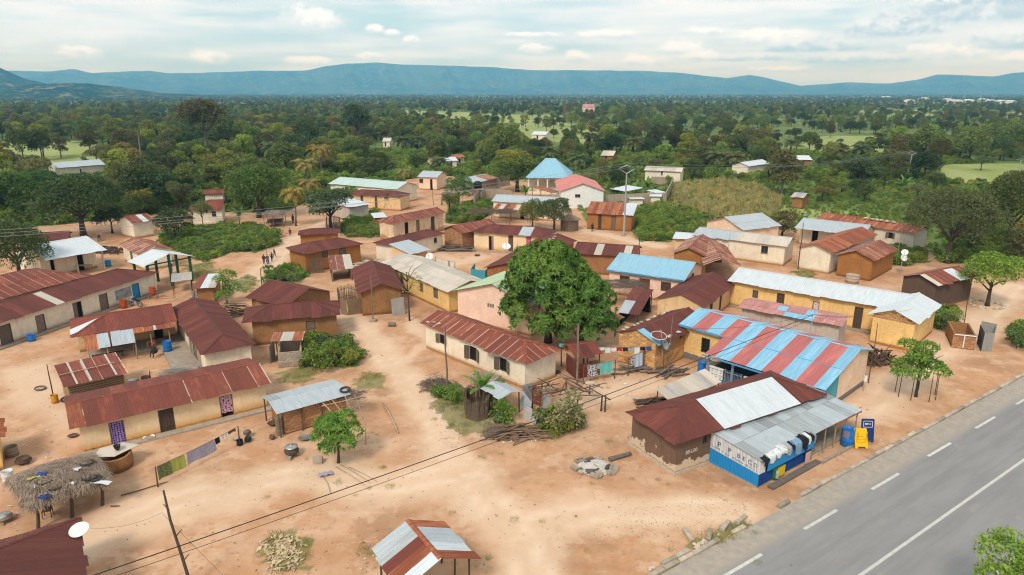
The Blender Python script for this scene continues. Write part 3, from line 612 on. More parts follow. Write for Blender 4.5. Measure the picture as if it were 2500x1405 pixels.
def opening(E, A0, dr, inn, wd, zb, zt, kd, ex, dist):
 X = basis(Vector((A0.x, A0.y, 0)), dr, inn); h = zt - zb; fw = min(.07, wd * .12)
 def fr(y0=.03, y1=.12, mat=WOOD, name='door_frame', par=None, bottom=False):
  mb = MB(); mb.box(0, y0, zb, fw, y1, zt - fw, X); mb.box(wd - fw, y0, zb, wd, y1, zt - fw, X); mb.box(0, y0, zt - fw, wd, y1, zt, X)
  if bottom: mb.box(fw, y0, zb, wd - fw, y1, zb + fw, X)
  return mb.obj(name, mat, par or E)
 def leafp(x0, x1, y0, z0, z1, mat, mb, n=None):
  n = n or max(2, round((x1 - x0) / .22))
  for i in range(n):
   a, b = x0 + (x1 - x0) * i / n, x0 + (x1 - x0) * (i + 1) / n; mb.box(a + .006, y0 + rng.uniform(0, .008), z0, b - .006, y0 + .035, z1, X)
  for zz in (z0 + .18 * (z1 - z0), z0 + .78 * (z1 - z0)): mb.box(x0 + .02, y0 - .018, zz, x1 - .02, y0 - .001, zz + .09, X)
 dark = lambda: MB().box(0, .175, zb, wd, .19, zt, X)  # back panel of an opening; when near-black, its colour paints the room's shade
 if kd.startswith('door'):
  mat = {'door': WOOD, 'door_grey': WOODG, 'door_blue': BLUEP2, 'door_brown': WOODR, 'door_open': WOODG}[kd]
  if kd == 'door_open':
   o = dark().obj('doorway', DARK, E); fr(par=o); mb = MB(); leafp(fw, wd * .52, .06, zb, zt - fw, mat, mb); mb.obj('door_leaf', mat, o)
  elif kd == 'door_brown':
   mb = MB(); mb.box(fw, .07, zb, wd - fw, .12, zt - fw, X)
   for x0, x1 in ((fw + .06, wd / 2 - .05), (wd / 2 + .05, wd - fw - .06)):
    for a, b in ((.06, .30), (.36, .62), (.68, .94)): mb.box(x0, .052, zb + a * h, x1, .069, zb + b * h, X)
   o = mb.obj('door', mat, E); fr(mat=WOODR, par=o); MB().box(wd / 2 - .06, .01, zb + h * .48, wd / 2 + .02, .05, zb + h * .52, X).obj('handle', STEEL, o)
  else:
   mb = MB(); leafp(fw, wd - fw, .07, zb, zt - fw, mat, mb); o = mb.obj('door', mat, E); fr(par=o)
 elif kd.startswith('curtain'):
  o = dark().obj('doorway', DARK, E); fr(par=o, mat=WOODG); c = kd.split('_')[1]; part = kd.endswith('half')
  drape(X @ Matrix.Translation((fw + (wd * .45 if part else 0), .05, zt - .06)), (wd - 2 * fw) * (.5 if part else 1), (h - .1) * (.82 if c == 'pink' else 1), CURT[c], 'curtain', o)
 elif kd == 'open':
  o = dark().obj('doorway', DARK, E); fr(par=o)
 elif kd == 'win':
  o = dark().obj('window', GLASS, E); fr(.05, .13, WOODG, 'frame', o, True)
  MB().box(wd / 2 - .02, .06, zb, wd / 2 + .02, .1, zt, X).box(-.04, -.05, zb - .07, wd + .04, -.004, zb - .004, X).obj('sill', WOODG, o)
 elif kd in ('shut', 'shutopen'):
  if kd == 'shut':
   mb = MB(); leafp(fw, wd - fw, .05, zb + fw, zt - fw, WOODG, mb); o = mb.obj('shutter', WOODG, E); fr(.02, .1, WOOD, 'window_frame', o, True)
  else:
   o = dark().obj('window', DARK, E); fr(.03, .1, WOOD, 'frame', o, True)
   for sx, x0 in ((-1, 0), (1, wd)):
    mb = MB(); R_ = X @ Matrix.Translation((x0, -.01, 0)) @ Matrix.Rotation(-sx * rad(28 if sx < 0 else 24), 4, 'Z'); n = 3; lw = wd * .52
    for i in range(n): a, b = sx * lw * i / n, sx * lw * (i + 1) / n; a, b = min(a, b), max(a, b); mb.box(a + .006, -.03, zb + .02, b - .006, 0, zt - .02, R_)
    mb.obj('shutter', WOODG, o)
 elif kd in ('louvre', 'grille'):
  o = dark().obj('window', GLASS, E); fr(.01, .1, WOOD if kd == 'louvre' else WOODG, 'frame', o, True); mb = MB()
  if kd == 'louvre':
   n = 7
   for i in range(n):
    z = zb + fw + (h - 2 * fw) * (i + .3) / n; mb.add([X @ Vector(p) for p in ((fw, .04, z), (wd - fw, .04, z), (wd - fw, .11, z + .075), (fw, .11, z + .075), (fw, .046, z - .008), (wd - fw, .046, z - .008), (wd - fw, .116, z + .067), (fw, .116, z + .067))], [(0, 1, 2, 3), (7, 6, 5, 4), (0, 4, 5, 1)])
   mb.box(wd / 2 - .025, .02, zb, wd / 2 + .025, .1, zt, X); mb.obj('louvre_slats', WOOD, o)
  else:
   for i in range(6): x = wd * (i + .5) / 6; mb.box(x - .012, -.05, zb, x + .012, -.026, zt, X)
   for i in range(4): z = zb + h * (i + .3) / 4; mb.box(0, -.075, z, wd, -.052, z + .022, X)
   mb.obj('window_bars', BLACK, o)
 elif kd == 'board':
  MB().box(0, -.03, zb, wd, .17, zt, X).obj('chalkboard', M_CHALK, E)
 elif kd == 'vent':
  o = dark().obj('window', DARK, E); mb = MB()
  for i in range(4): mb.box(wd * i / 4 + .02, -.01, zb, wd * (i + .7) / 4, .12, zt, X)
  mb.obj('vent_block', CONCL, o)
M_CHALK = M('chalkboard_slate', (.17, .175, .17), (.34, .34, .33), 2.2, .9, 0, .05, 0, 6)
def lay_bricks(E, p0, dr, inn, ln, spec, zt, ops_, mat):
 bl, bh, lim, z0, z1 = spec; n = 0; z = z0; r = 0
 ms = []
 for q in range(4):
  mb = MB(); j = [rng.uniform(-.012, .012) for _ in range(8)]
  mb.add([(0, -.014 + j[0], 0), (bl - .025, -.014 + j[1], 0), (bl - .025, .06, 0), (0, .06, 0), (0, -.014 + j[2], bh - .028), (bl - .025, -.014 + j[3], bh - .028), (bl - .025, .06, bh - .028), (0, .06, bh - .028)], [(4, 5, 6, 7), (0, 1, 5, 4), (1, 2, 6, 5), (3, 0, 4, 7), (0, 3, 2, 1)]); ms.append(mb.mesh('brick', mat))
 while z + bh < z1:
  x = -bl / 2 * (r % 2)
  while x < ln - .05:
   x0, x1 = max(x, .01), min(x + bl, ln - .01)
   okk = x1 - x0 > bl * .4 and z + bh < min(zt(x0), zt(x1)) - .02 and not any(x1 > o_[0] - .02 and x0 < o_[1] + .02 and z + bh > o_[2] - .02 and z < o_[3] + .02 for o_ in ops_)
   if okk and n < lim:
    o = link('brick', ms[rng.randrange(4)], E); X = basis(p0 + dr * x0, dr, inn); X = X @ Matrix.Translation((0, rng.uniform(-.006, .004), z)); X = X @ Matrix.Diagonal(((x1 - x0) / bl, 1, 1, 1)); o.matrix_local = X; n += 1
   x += bl
  z += bh; r += 1
# ------------------------------------------------------------------ houses
def frame(A, B, ze, C=None, Rg=None, slope=20.0, D=None):
 """plan rectangle of the eaves from points seen in the photograph; returns origin, u, v, L, depth, half depth"""
 a, b = G(*A, ze), G(*B, ze); u = (b - a); u.z = 0; L = u.length; u.normalize(); v = Vector((-u.y, u.x, 0))
 hf = None
 if C is not None:
  c = G(*C, ze); D = (c - a).dot(v)
 elif Rg is not None:
  k = math.tan(rad(slope)); lo, hi = .2, 9.0
  for _ in range(40):
   h = (lo + hi) / 2; p = G(*Rg, ze + h * k)
   if (p - a).dot(v) > h: lo = h
   else: hi = h
  hf = (lo + hi) / 2; D = D or 2 * hf
 if D < 0: a = a + v * D; D = -D
 o = Vector((a.x, a.y, 0)); return o, u, v, L, D, (hf or D / 2)
class House: pass
def sheet_mesh(name, O, e, h, k, t0, t1, s0, smax, mat, ncor, amp, s_eave=0.0, s1=99.0, lift=0.0, flat=False):
 """one corrugated sheet: O eave origin, e along the eave, h horizontal up-slope direction, k = tan(slope)"""
 n = 2 * ncor + 1 if not flat else 2; T = [t0 + (t1 - t0) * i / (n - 1) for i in range(n)]; mb = MB(); vs = []; uv = []; ed = []
 ok = False
 for i, tt in enumerate(T):
  top = min(smax(min(max(tt, t0), t1)), s1); bot = min(s0, top)
  if top - bot > .02: ok = True
  z = lift + (amp if i % 2 else 0.0)
  if flat: z = lift
  for s in (bot, top):
   ss = s + (s_eave if s == s0 and s0 <= 0 else 0)
   p = O + e * tt + h * ss + Vector((0, 0, ss * k + z)); vs.append(p); uv.append((tt, ss)); ed.append(((tt - t0) / (t1 - t0), (s - s0)))
 if not ok: return None
 fs = [(2 * i, 2 * i + 2, 2 * i + 3, 2 * i + 1) for i in range(n - 1)]
 mb.add(vs, fs, uv); me = mb.mesh(name, mat)
 ul = me.uv_layers.new(name='edge'); d = []
 for f in fs:
  for i in f: d += ed[i]
 ul.data.foreach_set('uv', d); return me
def in_house(H, px, py, side):
 """point of the wall plane seen at a photo pixel -> (along the wall, height)"""
 o, u, v = H.o, H.u, H.v; w = H.wall
 P = {'F': (o + v * w[1], v, u, w[0]), 'B': (o + v * w[3], v, u, w[0]), 'L': (o + u * w[0], u, v, w[1]), 'R': (o + u * w[2], u, v, w[1])}[side]
 q = hit(px, py, P[0], P[1]) - o; return q.dot(P[2]), q.z
def house(name, label, A, B, ze, C=None, Rg=None, D=None, axis='u', slope=18.0, ends='gg', ov=(.35, .3, .3, .3), wall=W_CREAM, roof=RUST, ops=(), patch=(), veranda=0.0, vposts=0,
   pmat=WOOD, sw=.86, rows=1, cat='house', group=None, floor=True, plinth=0.0, walls='FBLR', shed=False, zback=None, bricks=None, brmat=BRICK_B, stones=(), cap=True, jag=.08, gable_mat=None, fascia=None, wallz=None, hidden='B', amp=.016, corr=None, frontroof=None):
 H = House(); o, u, v, L, D, hf = frame(A, B, ze, C, Rg, slope, D)
 if shed: hf = D
 H.o, H.u, H.v, H.L, H.D, H.ze, H.hf, H.axis = o, u, v, L, D, ze, hf, axis
 k = math.tan(rad(slope))
 if shed and zback is not None: k = (zback - ze) / D
 rz = math.atan2(u.y, u.x); dist = math.hypot(o.x, o.y)
 E = empty(name, (o.x, o.y, 0), rz, label, cat, group); H.E = E
 w = (ov[2], ov[0], L - ov[3], D - ov[1]); H.wall = w
 # ---- roof planes in local coordinates: eave origin, along, up-slope, length, run function
 hb = D - hf
 if axis == 'u':
  zr = ze + hf * k; kb = (zr - ze) / hb if hb > .05 else k
  hl = min(hf, L * (.39 if ends == 'hh' else .9)) if ends[0] == 'h' else 0; hr = min(hf, L * (.39 if ends == 'hh' else .9)) if ends[1] == 'h' else 0
  def smF(t): return max(0, min(hf, t * hf / hl if hl else 99, (L - t) * hf / hr if hr else 99))
  planes = [('F', Vector((0, 0, ze)), Vector((1, 0, 0)), Vector((0, 1, 0)), k, L, smF)]
  if not shed: planes.append(('B', Vector((L, D, ze)), Vector((-1, 0, 0)), Vector((0, -1, 0)), kb, L, lambda t: smF(L - t) * hb / hf))
  if hl: planes.append(('L', Vector((0, D, ze)), Vector((0, -1, 0)), Vector((1, 0, 0)), (zr - ze) / hl, D, lambda t: max(0, min(t * hl / hb, (D - t) * hl / hf))))
  if hr: planes.append(('R', Vector((L, 0, ze)), Vector((0, 1, 0)), Vector((-1, 0, 0)), (zr - ze) / hr, D, lambda t: max(0, min(t * hr / hf, (D - t) * hr / hb))))
  r0, r1 = Vector((hl, hf, zr)), Vector((L - hr, hf, zr))
  hips = ([(Vector((0, 0, ze)), r0), (Vector((0, D, ze)), r0)] if hl else []) + ([(Vector((L, 0, ze)), r1), (Vector((L, D, ze)), r1)] if hr else [])
  def ztop(uu, vv): return min(ze + k * vv, ze + kb * (D - vv) if not shed else 99, ze + (zr - ze) / hl * uu if hl else 99, ze + (zr - ze) / hr * (L - uu) if hr else 99)
 else:
  hw = L / 2; zr = ze + hw * k; hn = min(hw, D * .42) if ends[0] == 'h' else 0; hfar = min(hw, D * .42) if ends[1] == 'h' else 0
  def smS(t): return max(0, min(hw, t * hw / hn if hn else 99, (D - t) * hw / hfar if hfar else 99))
  planes = [('L', Vector((0, D, ze)), Vector((0, -1, 0)), Vector((1, 0, 0)), k, D, lambda t: smS(D - t)), ('R', Vector((L, 0, ze)), Vector((0, 1, 0)), Vector((-1, 0, 0)), k, D, smS)]
  if hn: planes.append(('F', Vector((0, 0, ze)), Vector((1, 0, 0)), Vector((0, 1, 0)), k * hw / hn, L, lambda t: max(0, min(t, L - t)) * hn / hw))
  if hfar: planes.append(('B', Vector((L, D, ze)), Vector((-1, 0, 0)), Vector((0, -1, 0)), k * hw / hfar, L, lambda t: max(0, min(t, L - t)) * hfar / hw))
  r0, r1 = Vector((hw, hn, zr)), Vector((hw, D - hfar, zr))
  hips = ([(Vector((0, 0, ze)), r0), (Vector((L, 0, ze)), r0)] if hn else []) + ([(Vector((0, D, ze)), r1), (Vector((L, D, ze)), r1)] if hfar else [])
  def ztop(uu, vv): return min(ze + k * uu, ze + k * (L - uu), ze + k * vv * hw / hn if hn else 99, ze + k * (D - vv) * hw / hfar if hfar else 99)
 H.zr, H.k, H.planes, H.ztop = zr, k, planes, ztop
 to_w = Matrix.Translation((o.x, o.y, 0)) @ Matrix.Rotation(rz, 4, 'Z'); inv = to_w.inverted(); cl = inv @ Vector((0, 0, CAM_H)); H.to_w, H.inv = to_w, inv
 # ---- patches given by photo pixels
 pt = {}
 for pa in patch:
  px, py, pm = pa[:3]; d = (inv.to_3x3() @ ray(px, py)); best = None
  for si, (nm, O, e, h, kk, ln, sm) in enumerate(planes):
   nn = Vector((0, 0, 1)) - h * kk; dn = d.dot(nn)
   if abs(dn) < 1e-9: continue
   tt = (O - cl).dot(nn) / dn; q = cl + d * tt - O; te, se = q.dot(e), q.dot(h)
   if -.3 <= te <= ln + .3 and -.3 <= se <= sm(min(max(te, 0), ln)) + .3 and (best is None or tt < best[0]): best = (tt, si, te, se)
  if best: pt.setdefault(best[1], []).append((best[2], best[3], pm, pa[3] if len(pa) > 3 else None))
 far = dist > 150; nc = corr or (9 if dist < 75 else (6 if dist < 115 else 4)); am_ = amp
 for si, (nm, O, e, h, kk, ln, sm) in enumerate(planes):
  nn = (Vector((0, 0, 1)) - h * kk); mid = O + e * ln / 2 + h * .5
  vis = (cl - mid).dot(nn) > 0
  n = max(1, round(ln / (sw if not far else 1.7)))
  rmax = max(sm(ln * q / 12) for q in range(13))
  rw = rows if vis else 1
  if not vis:
   mb = MB(); me = None; prev = None
   N = 40
   for i in range(N + 1):
    tt = ln * i / N; s1 = sm(tt); a_ = O + e * tt + Vector((0, 0, 0)); b_ = O + e * tt + h * s1 + Vector((0, 0, s1 * kk))
    if prev: mb.quad(prev[0], a_, b_, prev[1], [(prev[2], 0), (tt, 0), (tt, s1), (prev[2], prev[3])])
    prev = (a_, b_, tt, s1)
   rb_ = roof(nm, 0) if callable(roof) else roof
   mb.obj('roof_slope', rb_, E); continue
  for i in range(n):
   t0, t1 = ln * i / n, ln * (i + 1) / n
   for r in range(rw):
    s0 = rmax * r / rw - (.10 if r else 0); s1 = rmax * (r + 1) / rw if r < rw - 1 else 99
    mt = roof(nm, i, r) if callable(roof) else roof
    for te, se, pm, fr in pt.get(si, ()):
     if t0 <= te < t1 and (rw == 1 or s0 <= se < (s1 if s1 < 90 else rmax + 1)): mt = pm
    me = sheet_mesh('roof_sheet', O, e, h, kk, t0 - .012, t1 + .03, s0, sm, mt, nc, am_, -abs(rng.gauss(0, jag)), s1, .006 * (i % 2) + .020 * r + rng.uniform(0, .006))
    if me: link('roof_sheet', me, E)
 if cap and not shed:
  mb = MB(); rr = .13 if not far else .2
  for a_, b_ in [(r0, r1)] + hips:
   dv = (b_ - a_); hz_ = Vector((dv.x, dv.y, 0))
   if hz_.length < .05: continue
   sd_ = Vector((-hz_.y, hz_.x, 0)).normalized(); up = Vector((0, 0, .045)); dn = Vector((0, 0, -rr * k * (.9 if abs(dv.z) < .05 else .42) + .03))
   mb.add([a_ - sd_ * rr + dn, a_ + up, a_ + sd_ * rr + dn, b_ - sd_ * rr + dn, b_ + up, b_ + sd_ * rr + dn], [(0, 1, 4, 3), (1, 2, 5, 4)], [(0, 0), (0, .1), (0, .2), (dv.length, 0), (dv.length, .1), (dv.length, .2)])
  if mb.v: mb.obj('ridge_cap', (roof('F', 0, 0) if callable(roof) else roof), E)
 if fascia:
  mb = MB()
  if axis == 'u': mb.box(0, -.03, ze - .14, L, -.006, ze + .05)
  else: mb.box(-.03, 0, ze - .14, -.006, D, ze + .05); mb.box(L + .006, 0, ze - .14, L + .03, D, ze + .05)
  mb.obj('fascia', fascia, E)
 # ---- walls with real openings
 OPS = {s: [] for s in 'FBLR'}
 for op in ops:
  s, x0, y0, x1, y1, kd = op[:6]
  a0, z0 = in_house(H, (x0 + x1) / 2 - abs(x1 - x0) / 2, (y0 + y1) / 2, s); a1, _ = in_house(H, (x0 + x1) / 2 + abs(x1 - x0) / 2, (y0 + y1) / 2, s)
  _, zb = in_house(H, (x0 + x1) / 2, y1, s); _, zt = in_house(H, (x0 + x1) / 2, y0, s)
  a0, a1 = min(a0, a1), max(a0, a1); zt = min(zt, ze - .04)
  isdoor = kd.startswith(('door', 'curtain', 'open'))
  if isdoor: zb = plinth * .6; zt = max(zt, 1.6) if ze > 1.75 else zt; zt = min(zt, ze - .03)
  else: zb = max(zb, .5)
  if a1 - a0 < .3: a0, a1 = (a0 + a1) / 2 - .3, (a0 + a1) / 2 + .3
  OPS[s].append((a0, a1, zb, zt, kd, op[6:] ))
 if walls:
  mb = MB(); mb.cur = 0; top_off = .03; DN = Vector((0, 0, -.15))
  vd = veranda
  def do_side(side):
   if side == 'F': p0, dr, ln, inn, org = Vector((w[0], w[1] + vd, 0)), Vector((1, 0, 0)), w[2] - w[0], Vector((0, 1, 0)), w[0]
   elif side == 'B': p0, dr, ln, inn, org = Vector((w[2], w[3], 0)), Vector((-1, 0, 0)), w[2] - w[0], Vector((0, -1, 0)), None
   elif side == 'L': p0, dr, ln, inn, org = Vector((w[0], w[3], 0)), Vector((0, -1, 0)), w[3] - w[1] - vd, Vector((1, 0, 0)), None
   else: p0, dr, ln, inn, org = Vector((w[2], w[1] + vd, 0)), Vector((0, 1, 0)), w[3] - w[1] - vd, Vector((-1, 0, 0)), w[1]
   def loc(a):                                 # 'along' measured like in_house -> distance along this wall
    if side == 'F': return a - w[0]
    if side == 'B': return w[2] - a
    if side == 'L': return w[3] - a
    return a - w[1] - vd
   def zt(a): q = p0 + dr * a; return ztop(q.x, q.y) - top_off
   os_ = []
   for a0, a1, zb, ztp, kd, ex in OPS[side]:
    b0, b1 = sorted((loc(a0), loc(a1))); b0 = max(b0, .08); b1 = min(b1, ln - .08)
    if b1 - b0 > .2: os_.append((b0, b1, zb, min(ztp, min(zt(b0), zt(b1)) - .02), kd, ex))
   os_.sort(); br = sorted(set([0, ln] + [x for o_ in os_ for x in o_[:2]] + ([ln / 2] if axis == 'v' and side in 'FB' else []) + ([min(max((hf - w[1] - vd) if side == 'R' else (w[3] - hf), .05), ln - .05)] if axis == 'u' and side in 'LR' and not shed else [])))
   for b0, b1 in zip(br[:-1], br[1:]):
    m_ = (b0 + b1) / 2; o_ = next((q for q in os_ if q[0] - 1e-6 <= m_ <= q[1] + 1e-6), None)
    if b1 - b0 < 1e-4: continue
    A0, A1 = p0 + dr * b0, p0 + dr * b1; Z0, Z1 = Vector((0, 0, zt(b0))), Vector((0, 0, zt(b1)))
    if o_:
     zb, zt_ = o_[2], o_[3]
     if zb > .01: mb.quad(A0 + DN, A1 + DN, A1 + Vector((0, 0, zb)), A0 + Vector((0, 0, zb)))
     mb.quad(A0 + Vector((0, 0, zt_)), A1 + Vector((0, 0, zt_)), A1 + Z1, A0 + Z0)
    else: mb.quad(A0 + DN, A1 + DN, A1 + Z1, A0 + Z0)
   dp = .17
   for b0, b1, zb, zt_, kd, ex in os_:
    A0, A1 = p0 + dr * b0, p0 + dr * b1; U0, U1 = Vector((0, 0, zb)), Vector((0, 0, zt_)); I = inn * dp
    mb.quad(A0 + U0, A0 + U1, A0 + I + U1, A0 + I + U0); mb.quad(A1 + U0, A1 + I + U0, A1 + I + U1, A1 + U1)
    mb.quad(A0 + U1, A1 + U1, A1 + I + U1, A0 + I + U1); mb.quad(A0 + U0, A0 + I + U0, A1 + I + U0, A1 + U0)
    opening(E, A0, dr, inn, b1 - b0, zb, zt_, kd, ex, dist)
   if bricks and side in bricks: lay_bricks(E, p0, dr, inn, ln, bricks[side], zt, os_, brmat)
  for s in walls: do_side(s)
  mb.obj('wall', wall, E)
  if veranda:
   for i in range(vposts):
    x = w[0] + .1 + (w[2] - w[0] - .2) * i / max(1, vposts - 1)
    MB().box(x - .08, w[1] + .02, 0, x + .08, w[1] + .18, ze + k * (w[1] + .05) - .02).obj('post', pmat, E)
 if plinth:
  MB().box(w[0] - .25, w[1] - .65, -.05, w[2] + .2, w[1] - .004, plinth).obj('plinth', CONC, E)
 return H
# ------------------------------------------------------------------ the village, front to back
HS = {}
S_ = SILVER
# front left
HS['front'] = house('house', 'long yellow house with rusty roof and purple and pink curtains in its doorways', (170, 1050), (662, 936), 1.95, Rg=(170, 985), slope=11, ov=(.35, .3, .5, .35), wall=W_CREAM, roof=RUST,
 ops=[('F', 268, 1028, 307, 1089, 'curtain_purple'), ('F', 388, 998, 427, 1057, 'door'), ('F', 537, 965, 570, 1016, 'curtain_pink')], patch=[(185, 1030, RUSTO), (540, 940, RUSTS), (600, 925, RUSTS), (625, 930, RUSTS), (440, 960, RUSTS)], plinth=.10)
HS['elback'] = house('house', 'L-shaped courtyard house wing with rusty roof over a deep open veranda', (173, 825), (432, 784), 2.25, Rg=(300, 759), slope=17, ends='hg', ov=(.3, .3, .4, 0), wall=W_YELLO2, roof=RUST, veranda=2.3, vposts=0,
 ops=[('F', 300, 842, 330, 880, 'open'), ('F', 385, 822, 408, 862, 'open')], patch=[(185, 805, WHITE), (178, 812, WHITE)], walls='FBL')
HS['elwing'] = house('house', 'L-shaped courtyard house wing with maroon hipped roof and cream end wall', (492, 867), (625, 841), 2.25, C=(530, 735), axis='v', slope=19, ends='hg', ov=(.4, .3, .35, .35), wall=W_PALE, roof=RUSTD,
 ops=[('L', 470, 830, 482, 862, 'door_grey')], walls='FLR')
HS['longleft'] = house('house', 'long low whitewashed house with rust roof, weathered doors and a blue door', (-60, 809), (390, 665), 2.3, Rg=(210, 678), slope=17, ends='gh', ov=(.4, .3, .3, .3), wall=W_WHITE, roof=RUSTD,
 ops=[('F', -2, 792, 31, 843, 'door_grey'), ('F', 88, 768, 112, 811, 'door_grey'), ('F', 179, 737, 202, 780, 'door_open'), ('F', 243, 717, 265, 759, 'door_grey'), ('F', 281, 704, 321, 729, 'board'), ('F', 323, 692, 342, 732, 'door_blue')],
 patch=[(128, 735, PATCHY), (122, 728, PATCHY)], plinth=.12)
HS['backleft'] = house('house', 'house at the left edge whose rust roof shows pale seams behind the whitewashed house', (-60, 748), (224, 672), 2.5, Rg=(121, 644), slope=17, ends='gh', wall=W_YELLO2, roof=RUSTS, rows=2)
HS['wveranda'] = house('house', 'house with bright white sheet roof sloping over a posted veranda beside a dark tree', (112, 637), (260, 610), 2.6, Rg=(165, 584), slope=16, wall=W_PALE, roof=WHITE, veranda=2.0, vposts=3, pmat=CONCL,
 ops=[('F', 205, 620, 222, 646, 'open'), ('F', 140, 628, 150, 650, 'open')])
HS['smallpatch'] = house('house', 'small cream house with pale roof streaked orange beside the green-posted shelter', (290, 597), (342, 621), 2.3, Rg=(350, 589), slope=18, wall=W_PALE, roof=RUSTW, ops=[('F', 318, 615, 324, 632, 'door_grey')], rows=2)
HS['undertree'] = house('house', 'small cream house with rust roof at the foot of the big dark tree', (322, 546), (378, 538), 2.5, Rg=(340, 523), slope=19, wall=W_PALE, roof=RUSTS, patch=[(338, 527, WHITE)])
HS['behindwv'] = house('house', 'low house with plain rust roof half hidden behind the white veranda roof', (40, 592), (166, 583), 2.2, Rg=(95, 569), slope=18, wall=W_MUD, roof=RUSTD)
HS['treeleft'] = house('house', 'grey-cream house with red roof partly covered by trees left of the palm', (462, 515), (545, 511), 2.7, Rg=(505, 489), slope=20, ends='hg', wall=W_PALE, roof=RUST, ops=[('F', 517, 517, 528, 529, 'win')])
HS['treeleft2'] = house('house', 'small red-roofed house just behind the grey-cream house among the trees', (495, 474), (547, 472), 2.7, Rg=(525, 463), slope=20, wall=W_PALE, roof=RUST)
# brown L-shaped house
HS['brown'] = house('house', 'brown mud house with dark red hipped roof and one wooden window', (590, 789), (831, 769), 2.35, Rg=(720, 739), slope=20, ends='hh', ov=(.4, .4, .8, .35), wall=W_MUD, roof=RUSTD, ops=[('F', 747, 784, 770, 805, 'shut')])
HS['brown2'] = house('house', 'rear wing of the brown mud house with maroon gabled roof and a white edge sheet', (600, 725), (720, 692), 2.35, C=(591, 782), axis='v', slope=20, ends='gg', ov=(.3, .3, .4, .3), wall=W_MUD, roof=RUSTD, patch=[(605, 716, WHITE)])
HS['polehouse'] = house('house', 'brown mud house with maroon gabled roof beside a tall bare pole', (874, 719), (988, 710), 2.45, C=(830, 659), axis='v', slope=21, ov=(.45, .3, .4, .35), wall=W_MUD, roof=RUSTD, patch=[(842, 652, WHITE), (836, 656, WHITE)])
HS['patch'] = house('house', 'long yellow house with pale roof blotched with rust and small brown windows', (928, 642), (1093, 714), 2.45, Rg=(1139, 682), slope=15, ov=(.4, .3, .3, .5), wall=W_YELLOW, roof=PATCHY, rows=2,
 ops=[('F', 977, 672, 985, 692, 'shut'), ('F', 1025, 692, 1033, 713, 'shut'), ('F', 1058, 705, 1069, 728, 'shut')])
HS['green'] = house('house', 'pink house with pale green roof half hidden by the mango tree', (1106, 710), (1300, 748), 3.1, C=(1234, 659), axis='v', slope=17, ov=(.35, .3, .3, .3), wall=W_PINK, roof=GREENR, ops=[('F', 1189, 742, 1206, 751, 'vent')], fascia=GREENR)
HS['cream'] = house('house', 'cream house with open-shuttered windows and seamed rust roof beside the banana plant', (1025, 789), (1282, 888), 2.35, C=(1376, 856), slope=20, ends='gh', ov=(.35, .3, .35, .35), wall=W_PALE, roof=RUSTS, rows=1,
 ops=[('F', 1073, 817, 1085, 840, 'shutopen'), ('F', 1146, 847, 1163, 880, 'shutopen'), ('F', 1219, 875, 1237, 907, 'shutopen')], patch=[(1115, 755, BLUES)])
HS['bluepink'] = house('house', 'pink house with light blue metal roof, brown door and louvred windows', (1480, 659), (1671, 686), 2.75, Rg=(1509, 617), slope=18, ov=(.35, .3, .25, .35), wall=W_PINK, roof=BLUER, fascia=BLUED, corr=3, amp=.03, sw=.9,
 ops=[('F', 1513, 674, 1537, 694, 'louvre'), ('F', 1560, 681, 1586, 722, 'door_brown'), ('F', 1613, 689, 1638, 712, 'louvre'), ('R', 1688, 668, 1694, 680, 'louvre')])
HS['brick'] = house('house', 'ochre brick house with dark maroon roof and a blue sheet on its gable edge', (1502, 814), (1607, 844), 2.45, C=(1690, 775), axis='v', slope=22, ov=(.15, .2, .3, .3), wall=W_MORTAR, roof=RUSTD,
 bricks={'F': (.42, .19, 170, .05, 4), 'R': (.42, .19, 120, .05, 4)}, brmat=BRICK_Y, patch=[(1570, 812, BLUES), (1600, 838, BLUES)], ops=[('R', 1660, 808, 1667, 824, 'win')])
HS['dark2'] = house('house', 'cream house with dark maroon roof joined behind the ochre brick house', (1722, 752), (1797, 693), 2.3, Rg=(1700, 692), slope=20, ov=(.35, .3, .2, .3), wall=W_YELLO2, roof=RUSTD, ops=[('F', 1733, 738, 1740, 762, 'door'), ('F', 1757, 720, 1762, 742, 'door')])
HS['white'] = house('house', 'very long yellow house with a gleaming white sheet roof', (1776, 686), (2215, 761), 2.75, Rg=(1796, 652), slope=15, ov=(.45, .3, .3, .1), wall=W_YELLOW, roof=WHITE, amp=.010,
 ops=[('F', 1837, 709, 1851, 728, 'shut'), ('F', 1896, 717, 1915, 744, 'door'), ('F', 1983, 736, 2000, 762, 'curtain_whitered'), ('F', 2084, 750, 2106, 793, 'door')], plinth=.12)
HS['whitew'] = house('house', 'yellow gabled wing with bare block gable ending the long yellow house', (2120, 767), (2243, 792), 2.7, C=(2286, 743), axis='v', slope=22, ov=(.3, .3, .35, .35), wall=W_YELLOW, roof=WHITE, amp=.010,
 bricks={'F': (.42, .2, 90, 2.45, 5)}, brmat=BRICK_B)
HS['pink'] = house('house', 'grey plastered house with faded pink roof patched blue between the striped and white roofs', (1801, 751), (2057, 798), 2.75, Rg=(1843, 735), slope=11, ov=(.4, .3, .3, .3), wall=W_GREY, roof=PINKR, rows=2, corr=3, amp=.022,
 patch=[(1905, 747, BLUES), (1920, 750, BLUES), (1930, 763, BLUES), (1950, 768, BLUES), (1970, 765, BLUES), (1985, 762, BLUES), (1965, 775, BLUES), (1940, 757, PINKR)])
def stripes(nm, i, r=0): return BLUES if (i * 11 // 33) % 2 == 0 else REDS
